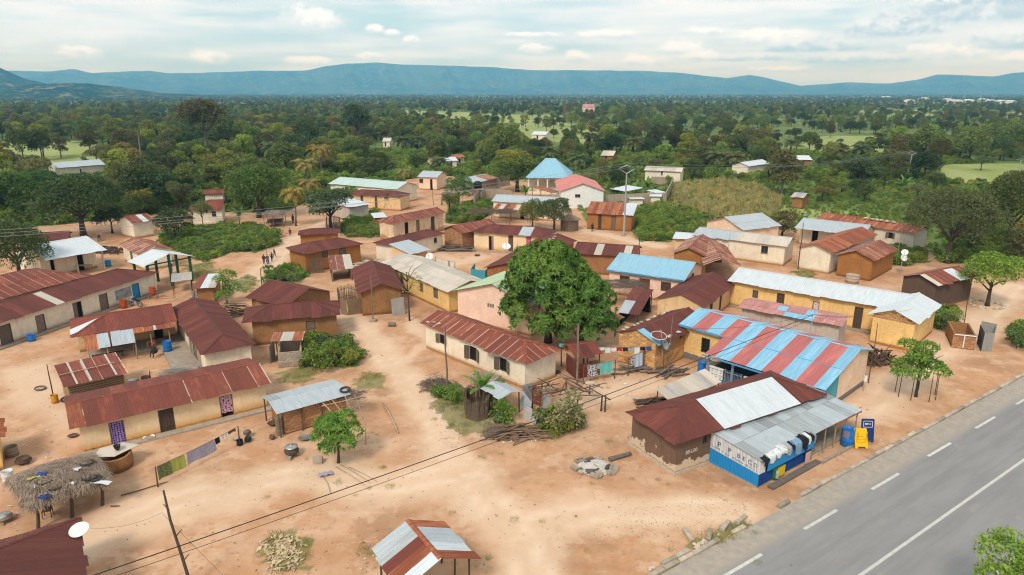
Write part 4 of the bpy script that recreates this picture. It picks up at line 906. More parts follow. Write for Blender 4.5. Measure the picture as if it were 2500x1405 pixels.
HS['stripe'] = house('house', 'yellow house with wide blue and red striped roof and a walled porch', (1657, 792), (2058, 904), 2.95, Rg=(1701, 752), slope=15, ov=(.3, .3, .3, .3), wall=W_YBAND, roof=stripes, corr=2, amp=.022, sw=.43,
 ops=[('F', 1712, 826, 1733, 862, 'grille')], fascia=BLUED)
# roadside house and shop
HS['road'] = house('house', 'brown rendered roadside house with maroon hipped roof partly covered in silver sheets', (1527, 1007), (1653, 1084), 2.35, C=(1975, 945), axis='v', slope=21, ends='hh', ov=(.35, .35, .3, .35), wall=W_BROWN, roof=RUSTD,
 ops=[('R', 1717, 1058, 1729, 1086, 'win')], plinth=0)
# behind, middle rows
HS['bmid'] = house('house', 'orange mud house with broad maroon hipped roof and woven screens against its wall', (740, 621), (888, 596), 2.6, C=(702, 605), slope=19, ends='hh', ov=(.35, .3, .4, .35), wall=W_ORANGE, roof=RUSTD, ops=[('F', 786, 613, 801, 629, 'shut'), ('F', 828, 606, 844, 622, 'shut')])
HS['bmid2'] = house('house', 'rear wing of the orange mud house under a low maroon roof', (727, 575), (830, 570), 2.6, Rg=(771, 558), slope=19, ends='hh', wall=W_ORANGE, roof=RUSTD)
HS['peel'] = house('house', 'peeling cream house with seamed rust roof and three tall doors', (961, 545), (1089, 519), 3.0, C=(927, 537), slope=20, ends='hg', wall=W_PEEL, roof=RUSTS, ops=[('F', 988, 543, 997, 564, 'open'), ('F', 1016, 537, 1024, 558, 'door_grey'), ('F', 1052, 529, 1061, 553, 'door')])
HS['midlong'] = house('house', 'cream house with plain maroon hipped roof in front of the peeling house', (959, 602), (1088, 570), 2.5, C=(907, 594), slope=19, ends='hh', wall=W_PALE, roof=RUSTD, ops=[('F', 1059, 581, 1067, 593, 'win')])
HS['smallsilver'] = house('house', 'small rubble-walled house with a silver sheet roof facing the open yard', (1002, 622), (1051, 610), 2.2, C=(1024, 594), shed=True, zback=3.0, wall=W_YELLO2, roof=SILVER, bricks={'F': (.4, .2, 60, .05, 3)}, brmat=BRICK_Y, ops=[('F', 1013, 622, 1022, 634, 'open')])
HS['brownblock'] = house('house', 'brown block house with rust gabled roof between two cream houses', (1077, 561), (1127, 571), 2.6, C=(1190, 547), axis='v', slope=21, wall=W_MUD, roof=RUSTS, bricks={'F': (.42, .2, 130, .05, 4), 'R': (.42, .2, 130, .05, 3)}, brmat=BRICK_B)
HS['yard'] = house('house', 'yellow house with hipped rust roof and a silver patch above a red curtain', (1150, 567), (1339, 579), 2.7, Rg=(1183, 547), slope=19, ends='hh', wall=W_CREAM, roof=RUSTD, ops=[('F', 1193, 577, 1205, 604, 'curtain_maroon_half'), ('F', 1241, 575, 1253, 600, 'door_grey'), ('F', 1285, 578, 1297, 590, 'curtain_hot')],
 patch=[(1275, 565, SILVER), (1285, 565, SILVER), (1279, 572, SILVER), (1270, 572, SILVER), (1290, 560, SILVER)], plinth=.2)
HS['redback'] = house('house', 'brown house with rust roof and two white sheets behind the mango tree', (1398, 618), (1556, 629), 2.6, Rg=(1410, 591), slope=18, wall=W_MUD, roof=RUSTD, patch=[(1457, 608, PATCHY), (1466, 608, PATCHY), (1536, 613, PATCHY)])
HS['diag'] = house('house', 'house with plain maroon roof weighted with stones left of the mango tree', (1181, 655), (1316, 580), 2.5, D=-5.5, slope=16, wall=W_REDMUD, roof=RUSTD)
HS['mudroom'] = house('house', 'orange mud house with bright rust roof and one silver end sheet', (1429, 521), (1546, 527), 2.7, Rg=(1440, 506), shed=True, slope=14, D=5, wall=W_ORANGE, roof=RUSTO, ops=[('F', 1460, 524, 1469, 549, 'door'), ('F', 1493, 527, 1503, 551, 'door_grey')], patch=[(1535, 520, WHITE), (1528, 521, WHITE), (1542, 520, WHITE)])
HS['porchred'] = house('house', 'pale house with long grey sheet roof and a rusty porch roof', (1199, 492), (1374, 501), 3.0, Rg=(1212, 475), slope=17, wall=W_PALE, roof=SILVER, ops=[('F', 1270, 510, 1280, 525, 'open'), ('F', 1288, 508, 1296, 520, 'win')])
HS['redwhite'] = house('house', 'white house with coral red roof inside the block compound wall', (1366, 468), (1478, 468), 3.4, C=(1509, 442), axis='v', slope=19, wall=M('plaster_white', (.72, .72, .70), (.66, .65, .62), 2, .9, 0, 0), roof=CORALR, ops=[('F', 1404, 475, 1417, 482, 'win')], patch=[(1460, 438, PATCHG), (1467, 438, PATCHG), (1452, 442, PATCHG)], rows=2)
HS['bluehip'] = house('house', 'white house with steep light blue hipped roof and an arched porch', (1284, 434), (1389, 436), 4.0, C=(1416, 420), slope=29, ends='hh', wall=W_PALE, roof=BLUER, patch=[(1400, 425, BLUED), (1395, 418, BLUED), (1385, 410, BLUED)], ops=[('R', 1398, 440, 1402, 449, 'win'), ('R', 1407, 436, 1411, 445, 'win')], veranda=2.0)
HS['greenlong'] = house('house', 'long white house with pale green roof beyond the palms', (801, 449), (968, 463), 3.1, Rg=(824, 432), slope=16, wall=W_PALE, roof=GREENP, ops=[('F', 842, 457, 849, 469, 'win'), ('F', 855, 458, 862, 470, 'win')])
HS['yellowrust'] = house('house', 'weathered yellow house with dark rust hipped roof in front of the pale green roof', (845, 474), (978, 481), 2.8, C=(1001, 473), slope=17, ends='hh', wall=W_YELLO2, roof=RUSTD, ops=[('F', 880, 478, 887, 495, 'door'), ('F', 915, 479, 921, 497, 'door')])
HS['whitetiny'] = house('house', 'small grey-walled house with low white roof right of the spreading tree', (852, 506), (905, 499), 2.6, C=(858, 484), slope=13, ends='hh', wall=W_GREY, roof=WHITE)
HS['whiteshed'] = house('shed', 'low shed with a single white sheet roof by the weeds behind the peeling house', (913, 533), (945, 531), 1.8, C=(955, 522), shed=True, zback=2.1, wall=W_MUD, roof=WHITE, cat='shed')
HS['peach'] = house('house', 'peach house with grey sheet roof standing beyond the open sandy yard', (1018, 432), (1067, 434), 3.0, Rg=(1024, 417), slope=18, wall=W_PEACH, roof=SILVER, ops=[('F', 1050, 438, 1056, 455, 'open'), ('F', 1022, 437, 1033, 447, 'win')])
HS['tankhouse'] = house('house', 'low block building with silver and rusty roof beside the black water tank', (1152, 448), (1217, 435), 2.8, C=(1200, 422), slope=12, wall=W_BLOCK, roof=SILVER, patch=[(1180, 437, RUSTW), (1190, 435, RUSTW), (1198, 433, RUSTW), (1207, 431, RUSTW)])
for i, (lb, a, b, ze, rg, rf, wl) in enumerate([
 ('tiny pale house with rusty roof, leftmost of the cluster beyond the peach house', (1052, 394), (1092, 392), 3, (1075, 385), RUSTO, W_PALE), ('tiny house with white roof, middle of the cluster beyond the peach house', (1090, 394), (1118, 393), 3, (1100, 384), WHITE, W_PALE),
 ('tiny house with orange rust roof, rightmost of the cluster beyond the peach house', (1112, 386), (1137, 384), 3, (1125, 377), RUSTO, W_PEEL), ('lone pale ruin with dark window holes among trees far left of centre', (933, 346), (953, 346), 4, (945, 337), PATCHG, W_PALE),
 ('far blue-white roofed building in the grass on the left', (140, 411), (258, 402), 3.6, (190, 393), SILVER, W_PALE), ('far white roofed hut on the pale field in the middle distance', (1296, 329), (1332, 330), 3.2, (1310, 321), WHITE, W_PALE),
 ('half hidden pinkish roofed house among palms behind the blue hipped roof', (1466, 380), (1497, 381), 3, (1472, 368), PATCHY, W_MUD), ('long low pale building with red end roofs beyond the compound wall', (1572, 416), (1664, 420), 3, (1580, 406), PATCHG, W_PALE),
 ('small brick house with white roof standing alone right of centre', (1942, 391), (1984, 391), 3.2, (1950, 380), WHITE, W_MUD), ('low white roof mostly hidden by the bushy tree right of centre', (1828, 407), (1882, 399), 3, (1850, 391), WHITE, W_PALE),
 ('pink villa far off on the plain near the middle', (1425, 263), (1452, 263), 8, (1436, 251), PINKR, W_PINK), ('tiny white roof glinting in the forest on the left', (398, 312), (426, 314), 4, (412, 304), WHITE, W_PALE),
 ('low brown shack with grey sheets in the meadow on the right', (1930, 481), (1962, 484), 2.2, (1945, 470), TINGREY, W_MUD)]):
 house('house', lb, a, b, ze, Rg=rg, slope=19, wall=wl, roof=rf, ops=[('F', (a[0] + b[0]) / 2 - 4, a[1] + 2, (a[0] + b[0]) / 2, a[1] + 12, 'win')] if i < 9 else ())
for i, (x, y) in enumerate([(2308, 243), (2332, 246), (2360, 245), (2395, 243), (2412, 246), (2440, 247), (2462, 248), (2250, 240), (2215, 246), (2160, 237)]):
 house('house', 'tiny white building of the far town at the foot of the hills on the right', (x - 9, y), (x + 9, y + .2), 6, D=14, slope=16, wall=W_PALE, roof=WHITE, group='far town buildings')
# right-hand rows
HS['silverg'] = house('house', 'cream gabled house with broad grey-blue sheet roof against the meadow', (1719, 541), (1815, 563), 2.7, C=(1873, 544), axis='v', slope=18, wall=W_PEACH, roof=SILVER, rows=2)
HS['greylong'] = house('house', 'long pale house whose roof is half silver and half rusty beige', (1690, 575), (1921, 603), 2.7, Rg=(1702, 554), slope=17, wall=W_PALE, roof=PATCHG, rows=1, ops=[('F', 1858, 601, 1875, 619, 'win')], patch=[(x, 570, SILVER) for x in range(1690, 1795, 5)] + [(x, 576, SILVER) for x in range(1690, 1795, 5)])
HS['orangehut'] = house('house', 'ochre mud hut with striped rusty gable roof behind the light blue roof', (1639, 619), (1721, 627), 2.6, C=(1751, 591), axis='v', slope=23, wall=W_ORANGE, roof=RUSTW)
HS['openhut'] = house('shed', 'open-fronted shed with patched rust roof and rubble stored beneath it', (1718, 647), (1808, 650), 2.3, C=(1842, 601), axis='v', slope=21, wall=W_MUD, roof=RUSTW, walls='LB', patch=[(1770, 620, RUSTD), (1800, 615, RUSTD), (1790, 625, RUSTD), (1780, 630, RUSTO), (1815, 605, RUSTO), (1825, 590, WHITE)], cat='shed', rows=2)
HS['tinywhite'] = house('shed', 'small shed with a white sheet roof at the left end of the half-silver roof', (1642, 582), (1692, 586), 2.3, Rg=(1652, 567), slope=12, wall=W_YELLO2, roof=WHITE, cat='shed')
HS['creamg'] = house('house', 'cream gabled house with ribbed rust roof and a blank end wall', (1943, 605), (2032, 619), 2.8, C=(2102, 568), axis='v', slope=20, wall=W_PALE, roof=RUSTO, ops=[('R', 2066, 606, 2070, 616, 'win')])
HS['orangeg'] = house('house', 'orange mud gabled hut with striped rust roof beside the cream gable', (2039, 623), (2135, 638), 2.6, C=(2169, 606), axis='v', slope=22, wall=W_ORANGE, roof=RUSTW)
HS['rustlong'] = house('house', 'long whitewashed house with bright rust roof at the back right', (1992, 535), (2236, 571), 2.9, Rg=(2006, 518), slope=17, wall=W_WHITE, roof=RUSTO, ops=[('F', 2117, 560, 2128, 571, 'win'), ('F', 2168, 568, 2180, 583, 'shutopen')])
HS['silverv'] = house('house', 'house with grey-white sheet roof and shaded porch left of the ribbed rust roof', (1940, 557), (2108, 577), 2.7, Rg=(1952, 531), slope=16, wall=W_PALE, roof=SILVER, ops=[('F', 1975, 566, 1990, 578, 'open')], veranda=1.6)
HS['darkright'] = house('house', 'dark brown house with patched rust roof left of the round-crowned tree', (2195, 676), (2289, 698), 2.7, C=(2353, 668), axis='v', slope=20, wall=W_DARK, roof=RUSTS, patch=[(2262, 688, WHITE), (2275, 692, WHITE), (2310, 655, WHITE), (2325, 662, WHITE), (2330, 668, WHITE), (2330, 645, PATCHY), (2245, 665, PATCHY)])
HS['corner'] = house('house', 'dark maroon hipped roof at the bottom left corner carrying a white dish', (226, 1500), (191, 1264), 2.35, D=8, slope=17, ends='hh', wall=W_CREAM, roof=RUSTD, amp=.022, corr=6, sw=.9)
HS['edge'] = house('house', 'yellow house cut off by the left edge with a sliver of rust roof', (9, 1068), (9, 1021), 2.2, D=6, slope=17, wall=W_YELLOW, roof=RUSTO)
# ------------------------------------------------------------------ vegetation
L_MANGO = leafmat('leaf_mango', (.038, .105, .016), (.15, .265, .045), .10)
L_DARK = leafmat('leaf_dark', (0.031, 0.058, 0.019), (0.069, 0.109, 0.032), .30)
L_MID = leafmat('leaf_mid', (0.064, 0.105, 0.028), (0.132, 0.184, 0.050), .35)
L_OLIVE = leafmat('leaf_olive', (0.095, 0.108, 0.038), (0.161, 0.172, 0.063), .30)
L_LIGHT = leafmat('leaf_light', (0.104, 0.176, 0.032), (0.199, 0.272, 0.058), .25)
L_BRIGHT = leafmat('leaf_bright', (0.073, 0.178, 0.028), (0.174, 0.315, 0.052), .15)
L_BROWN = leafmat('leaf_browntop', (.058, .070, .026), (.098, .106, .038), .25, tip=(.115, .108, .042))
L_YELL = leafmat('leaf_yellowtop', (0.055, 0.088, 0.021), (0.106, 0.150, 0.034), .15, tip=(0.349, 0.272, 0.038))
L_PALM = leafmat('leaf_palm', (0.059, 0.093, 0.032), (0.121, 0.152, 0.052), .22)
L_COCO = leafmat('leaf_coconut', (0.129, 0.147, 0.038), (0.257, 0.231, 0.069), .15)
L_BANANA = leafmat('leaf_banana', (0.070, 0.163, 0.030), (0.133, 0.240, 0.053), .15)
L_GREYG = leafmat('leaf_greygreen', (0.175, 0.222, 0.124), (0.259, 0.300, 0.178), .10)
L_WEED = leafmat('leaf_weed', (0.065, 0.138, 0.024), (0.162, 0.247, 0.049), .35)
L_WEED2 = leafmat('leaf_weed_blue', (0.069, 0.120, 0.043), (0.130, 0.184, 0.065), .3)
L_STRAW = leafmat('leaf_dry_maize', (.34, .29, .14), (.19, .20, .075), .3)
L_GRASS = leafmat('leaf_grass', (0.113, 0.161, 0.033), (0.204, 0.231, 0.060), .3)
def unit(a): return a / np.maximum(np.linalg.norm(a, axis=-1, keepdims=True), 1e-9)
def leaves(pos, axis, nrm, ln, wd, bend=.25):
 """one diamond per leaf: base, two sides, tip"""
 side = unit(np.cross(nrm, axis)); ln = ln[:, None]; wd = wd[:, None]
 b = pos; m = pos + axis * ln * .45 + nrm * ln * bend * .35
 v = np.stack([b, m + side * wd * .5, pos + axis * ln - nrm * ln * bend * .2, m - side * wd * .5], 1).reshape(-1, 3)
 f = np.arange(len(v)).reshape(-1, 4); return v, f
def crown_mesh(name, lumps, n, leaf, mat, seed, per=1, droop=.3, shell=(.72, 1.04), out=.6, aspect=.5, up=.35):
 r = np.random.default_rng(seed); Lm = np.array(lumps, float); area = Lm[:, 3] * Lm[:, 4] + Lm[:, 4] * Lm[:, 5]; p = area / area.sum()
 k = r.choice(len(Lm), int(n * 1.9), p=p); d = unit(r.normal(size=(len(k), 3))); d[:, 2] = np.where(d[:, 2] < -.35, -d[:, 2], d[:, 2]); d = unit(d)
 q = Lm[k, :3] + d * Lm[k, 3:6] * r.uniform(shell[0], shell[1], (len(k), 1))
 keep = np.ones(len(q), bool)
 for i in range(len(Lm)):
  e = np.linalg.norm((q - Lm[i, :3]) / Lm[i, 3:6], axis=1); keep &= (e > .62) | (k == i)
 q, d = q[keep][:n], d[keep][:n]
 if per > 1:
  m = len(q); th = (np.arange(per) / per * 2 * math.pi)[None, :] + r.uniform(0, 6.28, (m, 1)); t1 = unit(np.cross(d, r.normal(size=(m, 3)))); t2 = np.cross(d, t1)
  ax = t1[:, None] * np.cos(th)[..., None] + t2[:, None] * np.sin(th)[..., None] + d[:, None] * out * r.uniform(.3, 1.3, (m, per, 1)); ax[..., 2] -= droop * r.uniform(.5, 1.5, (m, per)); ax = unit(ax).reshape(-1, 3)
  pos = np.repeat(q, per, 0); nr = unit(np.repeat(d, per, 0) + np.array([0, 0, .4]) + r.normal(size=pos.shape) * .25)
 else:
  pos = q; ax = unit(r.normal(size=q.shape) + d * out); ax[:, 2] -= droop; ax = unit(ax); nr = unit(d + r.normal(size=q.shape) * .8 + np.array([0, 0, up]))
 nr = unit(nr - ax * (nr * ax).sum(1, keepdims=True)); l = leaf * r.uniform(.65, 1.3, len(pos)); v, f = leaves(pos, ax, nr, l, l * aspect)
 return np_mesh(name, v, f, mat)
def lump_dome(R_, z0, hz_, n, rl, seed, flat=1.0, skip=0.0):
 r = np.random.default_rng(seed); o = []
 for i in range(n):
  ph = i * 2.39996 + r.uniform(-.3, .3); u = (i + .5) / n; el_ = math.asin(min(1, 1 - u * 1.12)) if u < .89 else -.1 - .2 * r.random()
  if r.random() < skip: continue
  rr = R_ * abs(math.cos(el_)) ** .72 * r.uniform(.74, 1.0); a = rl * r.uniform(.75, 1.3); o.append((rr * math.cos(ph), rr * math.sin(ph), z0 + hz_ * math.sin(el_) * r.uniform(.85, 1.05), a, a, a * .8 * flat))
 o.append((0, 0, z0 + hz_ * .35, R_ * .6, R_ * .6, hz_ * .55)); return o
def lump_rand(R_, z0, z1, n, rl, seed, taper=.5):
 r = np.random.default_rng(seed); o = []
 for i in range(n):
  u = r.random(); ph = r.uniform(0, 6.28); rr = R_ * math.sqrt(r.random()) * (1 - taper * abs(2 * u - .8)); a = rl * r.uniform(.6, 1.35)
  o.append((rr * math.cos(ph), rr * math.sin(ph), z0 + (z1 - z0) * u, a, a, a * r.uniform(.55, .85)))
 return o
def trunk_mesh(name, h, r0, mat, seed, limbs=4, lean=.06, spread=2.0, top=None):
 r = random.Random(seed); mb = MB(); pts = [(0, 0, -.2)]; x = y = 0
 for i in range(1, 6): x += r.uniform(-lean, lean) * h / 3; y += r.uniform(-lean, lean) * h / 3; pts.append((x, y, h * i / 5))
 mb.tube(pts, [r0 * 1.35, r0, r0 * .85, r0 * .72, r0 * .6, r0 * .42], 7)
 for i in range(limbs):
  a = 6.28 * i / limbs + r.uniform(-.5, .5); b = pts[3 + i % 2]; s = spread * r.uniform(.7, 1.2); e = (b[0] + math.cos(a) * s, b[1] + math.sin(a) * s, b[2] + s * r.uniform(.5, 1.0) + .3)
  m_ = ((b[0] + e[0]) / 2 + .1, (b[1] + e[1]) / 2, (b[2] + e[2]) / 2 + .15 * s); mb.tube([b, m_, e], [r0 * .5, r0 * .32, r0 * .14], 5)
 return mb.mesh(name, mat, True)
def palm_mesh(name, nf, ln, mat, seed, z, arch=.9, stiff=.55, leaflet=.9, nl=16, wd=.085):
 r = np.random.default_rng(seed); P, A, N, Ln, Wd = [], [], [], [], []
 for i in range(nf):
  ph = i * 2.4 + r.uniform(-.2, .2); el0 = math.radians(82 - 95 * (i / nf) + r.uniform(-8, 8)); L0 = ln * r.uniform(.8, 1.1); p = np.array([0, 0, z]); dirh = np.array([math.cos(ph), math.sin(ph), 0]); e_ = el0
  for j in range(nl):
   st_ = L0 / nl; dr_ = dirh * math.cos(e_) + np.array([0, 0, math.sin(e_)]); q = p + dr_ * st_; s = np.cross(dr_, [0, 0, 1.0]); s /= max(np.linalg.norm(s), 1e-6); u = j / nl
   P.append(p); A.append(dr_); N.append(np.cross(s, dr_)); Ln.append(st_ * 1.25); Wd.append(.09)
   if j > 1:
    for sg in (-1, 1):
     a = s * sg * .85 + dr_ * .55 + np.array([0, 0, -stiff * (.5 + u)]) + r.normal(size=3) * .1; P.append(p); A.append(a / np.linalg.norm(a)); N.append(np.cross(s, dr_) + r.normal(size=3) * .3); Ln.append(leaflet * math.sin(math.pi * min(1, .18 + u * .85)) ** .6 * r.uniform(.8, 1.15)); Wd.append(wd)
   p = q; e_ -= arch / nl * (1 + u)
 P, A, N = map(np.array, (P, A, N)); N = unit(N - A * (N * A).sum(1, keepdims=True)); v, f = leaves(P, A, N, np.array(Ln), np.array(Wd), .12); return np_mesh(name, v, f, mat)
def banana_mesh(name, nlv, ln, mat, seed, z, w=.62):
 r = np.random.default_rng(seed); mb = MB()
 for i in range(nlv):
  ph = i * 2.4 + r.uniform(-.3, .3); e_ = math.radians(84 - 62 * i / nlv); p = np.array([0, 0, z]); d = np.array([math.cos(ph), math.sin(ph), 0.]); s = np.array([-d[1], d[0], 0]); L0 = ln * r.uniform(.85, 1.1); rows = []
  for j in range(9):
   u = j / 8; wj = w * (0.08 if j == 0 else math.sin(math.pi * min(1, .12 + u * .86)) ** .7) * .5; sag = np.array([0, 0, -wj * .35])
   rows.append((p + s * wj + sag, p, p - s * wj + sag)); p = p + (d * math.cos(e_) + np.array([0, 0, math.sin(e_)])) * L0 / 8; e_ -= .13 + .05 * i / nlv * 3 * u
  for j in range(8):
   a, b = rows[j], rows[j + 1]; mb.quad(a[0], a[1], b[1], b[0]); mb.quad(a[1], a[2], b[2], b[1])
 return mb.mesh(name, mat, True)
# ---- tree kinds: (crown mesh, trunk mesh, height, crown width, name)
T_ = {}
def kind(key, name, cm, tm, h, wd): T_[key] = (cm, tm, h, wd, name)
def cm(name, *a, **k): return crown_mesh('crown', *a, **k)
for i in range(3):
 kind('round%d' % i, 'broadleaf_tree', cm('c', lump_dome(3.3, 4.0, 3.6, 20, 1.35, 40 + i), 3000, .52, L_DARK if i != 1 else L_MID, 50 + i, droop=.25), trunk_mesh('trunk', 4.2, .26, BARK, i, 4), 8.3, 8.4)
for i in range(4):
 kind('oval%d' % i, 'broadleaf_tree', cm('c', lump_rand(3.0, 3.2, 10.0, 17, 1.5, 60 + i), 2800, .55, (L_MID, L_OLIVE, L_LIGHT, L_BROWN)[i], 70 + i, droop=.2), trunk_mesh('trunk', 6.5, .24, BARKL if i % 2 else BARK, 10 + i, 5), 11, 8)
for i in range(2):
 kind('flat%d' % i, 'spreading_tree', cm('c', lump_rand(4.3, 4.4, 6.4, 20, 1.45, 80 + i, .2), 2700, .48, (L_OLIVE, L_MID)[i], 90 + i, droop=.05, up=.8), trunk_mesh('trunk', 5.0, .24, BARK, 20 + i, 6, spread=3.0), 7.4, 10)
kind('tall', 'tall_tree', cm('c', lump_dome(4.2, 11.5, 5.5, 22, 1.7, 101) + lump_rand(3.5, 10, 14, 8, 1.3, 102), 4200, .55, L_BROWN, 103, droop=.2), trunk_mesh('trunk', 13, .42, BARKL, 31, 5, .02, 3), 18, 11)
kind('shrub0', 'shrub', cm('c', lump_rand(1.3, .5, 1.9, 9, .75, 111, .2), 1100, .30, L_MID, 112), trunk_mesh('trunk', 1.3, .06, BARK, 32, 4, .1, .7), 2.6, 3.4)
kind('shrub1', 'shrub', cm('c', lump_rand(1.5, .4, 1.6, 9, .7, 113, .2), 1100, .28, L_LIGHT, 114), trunk_mesh('trunk', 1.1, .06, BARK, 33, 4, .1, .7), 2.3, 3.6)
for i in range(2): kind('oilpalm%d' % i, 'oil_palm', palm_mesh('crown', 30, 3.6, L_PALM, 120 + i, 3.8, 1.3, .5, .95, 14, .19), MB().tube([(0, 0, -.2), (.05, 0, 2), (0, .04, 3.9)], [.36, .28, .30], 8).mesh('trunk', BARK, True), 7.0, 6.5)
for i in range(2): kind('coco%d' % i, 'coconut_palm', palm_mesh('crown', 22, 4.3, L_COCO, 130 + i, 8.2, 1.75, .9, 1.15, 18, .20), MB().tube([(0, 0, -.2), (.25, 0, 3), (.35, .1, 6), (0, 0, 8.3)], [.26, .17, .15, .13], 8).mesh('trunk', BARKL, True), 11.5, 7.5)
kind('banana', 'banana_plant', banana_mesh('crown', 9, 2.5, L_BANANA, 140, 1.5), MB().tube([(0, 0, -.1), (0, .03, 1.6)], [.13, .09], 7).mesh('trunk', L_BANANA, True), 4.2, 4.0)
def plant_tree(key, x, y, h, label, cat='tree', group=None, wscale=None, rz=None, cmesh=None, tmesh=None, name=None):
 c, tm, h0, w0, nm = T_[key]; s = h / h0; E = empty(name or nm, (x, y, 0), rng.uniform(0, 6.28) if rz is None else rz, label, cat, group); ws = s if wscale is None else wscale
 E.scale = (ws, ws, s); link('trunk', tmesh or tm, E); link('crown', cmesh or c, E); return E
TREES_AT = []; NAMED = []
def tree_px(key, px, py, top, width, label, cat='tree', group=None, rz=None, **kw):
 p = G(px, py); h = height_at(px, py, top); d = math.hypot(p.x, p.y); w = width / FPX * (p.y * cp_ + (CAM_H - h / 2) * sp_); TREES_AT.append((p.x, p.y, w * .4)); NAMED.append((px, py, top, width))
 return plant_tree(key, p.x, p.y, h, label, cat, group, w / T_[key][3], rz, **kw)
# close trees get their own finer crowns
def own(key, lumps, n, leaf, mat, seed, h, w, tm, name, **kw): kind(key, name, crown_mesh('crown', lumps, n, leaf, mat, seed, **kw), tm, h, w)
ML = lump_dome(4.2, 5.0, 4.4, 52, 1.02, 201) + [(r_ * math.cos(a), r_ * math.sin(a), z, .95, .95, .8) for r_, a, z in [(3.9, .3 * i * 2.1, 2.9 + (i % 3) * .5) for i in range(16)]]
own('mango', ML, 2900, .46, L_MANGO, 202, 10.4, 10.6, trunk_mesh('trunk', 5.4, .36, BARK, 40, 6, .03, 3.0), 'mango_tree', per=9, droop=.75, out=.75, aspect=.23, shell=(.88, 1.03))
ML2 = lump_dome(3.0, 3.4, 3.5, 28, .98, 203) + [(2.7 * math.cos(a), 2.7 * math.sin(a), 2.2, .9, .9, .8) for a in (0, 1, 2, 3, 4, 5)]; own('mango2', ML2, 1500, .46, L_MANGO, 204, 7.6, 7.6, trunk_mesh('trunk', 4.4, .30, BARK, 41, 5, .04, 2.2), 'mango_tree', per=9, droop=.75, out=.75, aspect=.23, shell=(.86, 1.03))
own('mangosmall', lump_dome(1.45, 1.9, 1.4, 15, .62, 205, 1, .1), 520, .36, L_BRIGHT, 206, 3.6, 3.7, trunk_mesh('trunk', 2.1, .11, BARK, 42, 5, .08, 1.0), 'mango_tree', per=8, droop=.55, out=.8, aspect=.22, shell=(.8, 1.05))
own('almond', [(math.cos(a) * r_, math.sin(a) * r_, z, .95, .95, .32) for r_, a, z in [(1.6, 0, 2.6), (1.7, 1.2, 2.45), (1.6, 2.5, 2.7), (1.8, 3.7, 2.5), (1.6, 5.1, 2.6), (.9, .7, 3.5), (1.1, 3.4, 3.65), (.2, 2, 2.9), (1.3, 2.2, 4.3), (.5, 4.4, 4.45), (2.3, .1, 2.3), (2.3, 3.1, 2.4)]], 3200, .26, L_BRIGHT, 207, 4.8, 6.2, trunk_mesh('trunk', 3.6, .12, BARK, 43, 7, .03, 1.5), 'almond_tree', droop=.05, up=1.0, aspect=.6)
own('ringtree', lump_dome(2.7, 4.2, 2.5, 22, 1.1, 208, .9), 4200, .30, L_BRIGHT, 209, 7.2, 7.4, trunk_mesh('trunk', 3.4, .24, BARK, 44, 6, .03, 2.4), 'round_crowned_tree', droop=.1, up=.8, aspect=.6)
own('calotropis', lump_rand(1.25, .7, 2.4, 16, .5, 210, .1), 900, .26, L_GREYG, 211, 2.9, 3.2, trunk_mesh('trunk', 1.8, .06, BARKL, 45, 6, .12, 1.0), 'milkweed_shrub', droop=-.1, aspect=.62, up=.8)
own('moringa', lump_rand(.95, .9, 3.6, 16, .6, 212, .3), 2600, .17, L_BRIGHT, 213, 4.2, 2.9, trunk_mesh('trunk', 2.8, .07, BARKL, 46, 5, .1, .8), 'young_tree', droop=.2)
own('bigdark', lump_dome(5.2, 5.6, 4.6, 36, 1.75, 214), 9000, .42, L_DARK, 215, 11, 12.8, trunk_mesh('trunk', 5.5, .45, BARK, 47, 6, .03, 3.4), 'dense_tree', per=1, droop=.35)
own('biggreen', lump_dome(4.6, 5.2, 4.2, 32, 1.6, 216), 8000, .40, leafmat('leaf_deep_green', (0.039, 0.096, 0.023), (0.082, 0.162, 0.040), .1), 217, 10, 11.5, trunk_mesh('trunk', 5, .42, BARK, 48, 6, .03, 3.2), 'dense_tree', droop=.35)
own('spread', lump_rand(4.4, 4.0, 8.2, 26, 1.5, 218, .35), 6500, .42, leafmat('leaf_bluish_dark', (0.046, 0.083, 0.036), (0.098, 0.145, 0.059), .1), 219, 9.5, 10.8, trunk_mesh('trunk', 5, .34, BARK, 49, 7, .04, 3.4), 'spreading_tree', droop=.15, up=.7)
own('feather', lump_dome(6.0, 6.5, 5.0, 44, 1.7, 220), 14000, .34, leafmat('leaf_feathery', (0.082, 0.112, 0.043), (.090, .110, .044), .1), 221, 12.5, 14.5, trunk_mesh('trunk', 6, .45, BARK, 50, 7, .03, 4), 'feathery_tree', droop=.25, up=.9)
own('yellowtop', lump_rand(2.9, 2.6, 9.5, 24, 1.5, 222, .35), 6500, .36, L_YELL, 223, 11, 8.2, trunk_mesh('trunk', 6, .3, BARK, 51, 6, .03, 2.4), 'broadleaf_tree')
own('orangey', lump_rand(2.0, 1.5, 5.4, 18, 1.05, 224, .3), 4200, .28, leafmat('leaf_rusty', (0.089, 0.099, 0.036), (0.151, 0.140, 0.049), .1, tip=(.15, .06, .02)), 225, 6.6, 5.6, trunk_mesh('trunk', 3.4, .2, BARK, 52, 5, .04, 1.5), 'mango_tree')
own('bare', lump_rand(1.5, 3.0, 5.2, 12, .35, 226, .1), 190, .22, leafmat('leaf_pale_yellow', (.26, .27, .10), (.20, .22, .08), .1), 227, 5.6, 3.6, trunk_mesh('trunk', 5.2, .09, BARK, 53, 12, .03, 1.7), 'bare_tree', droop=0)
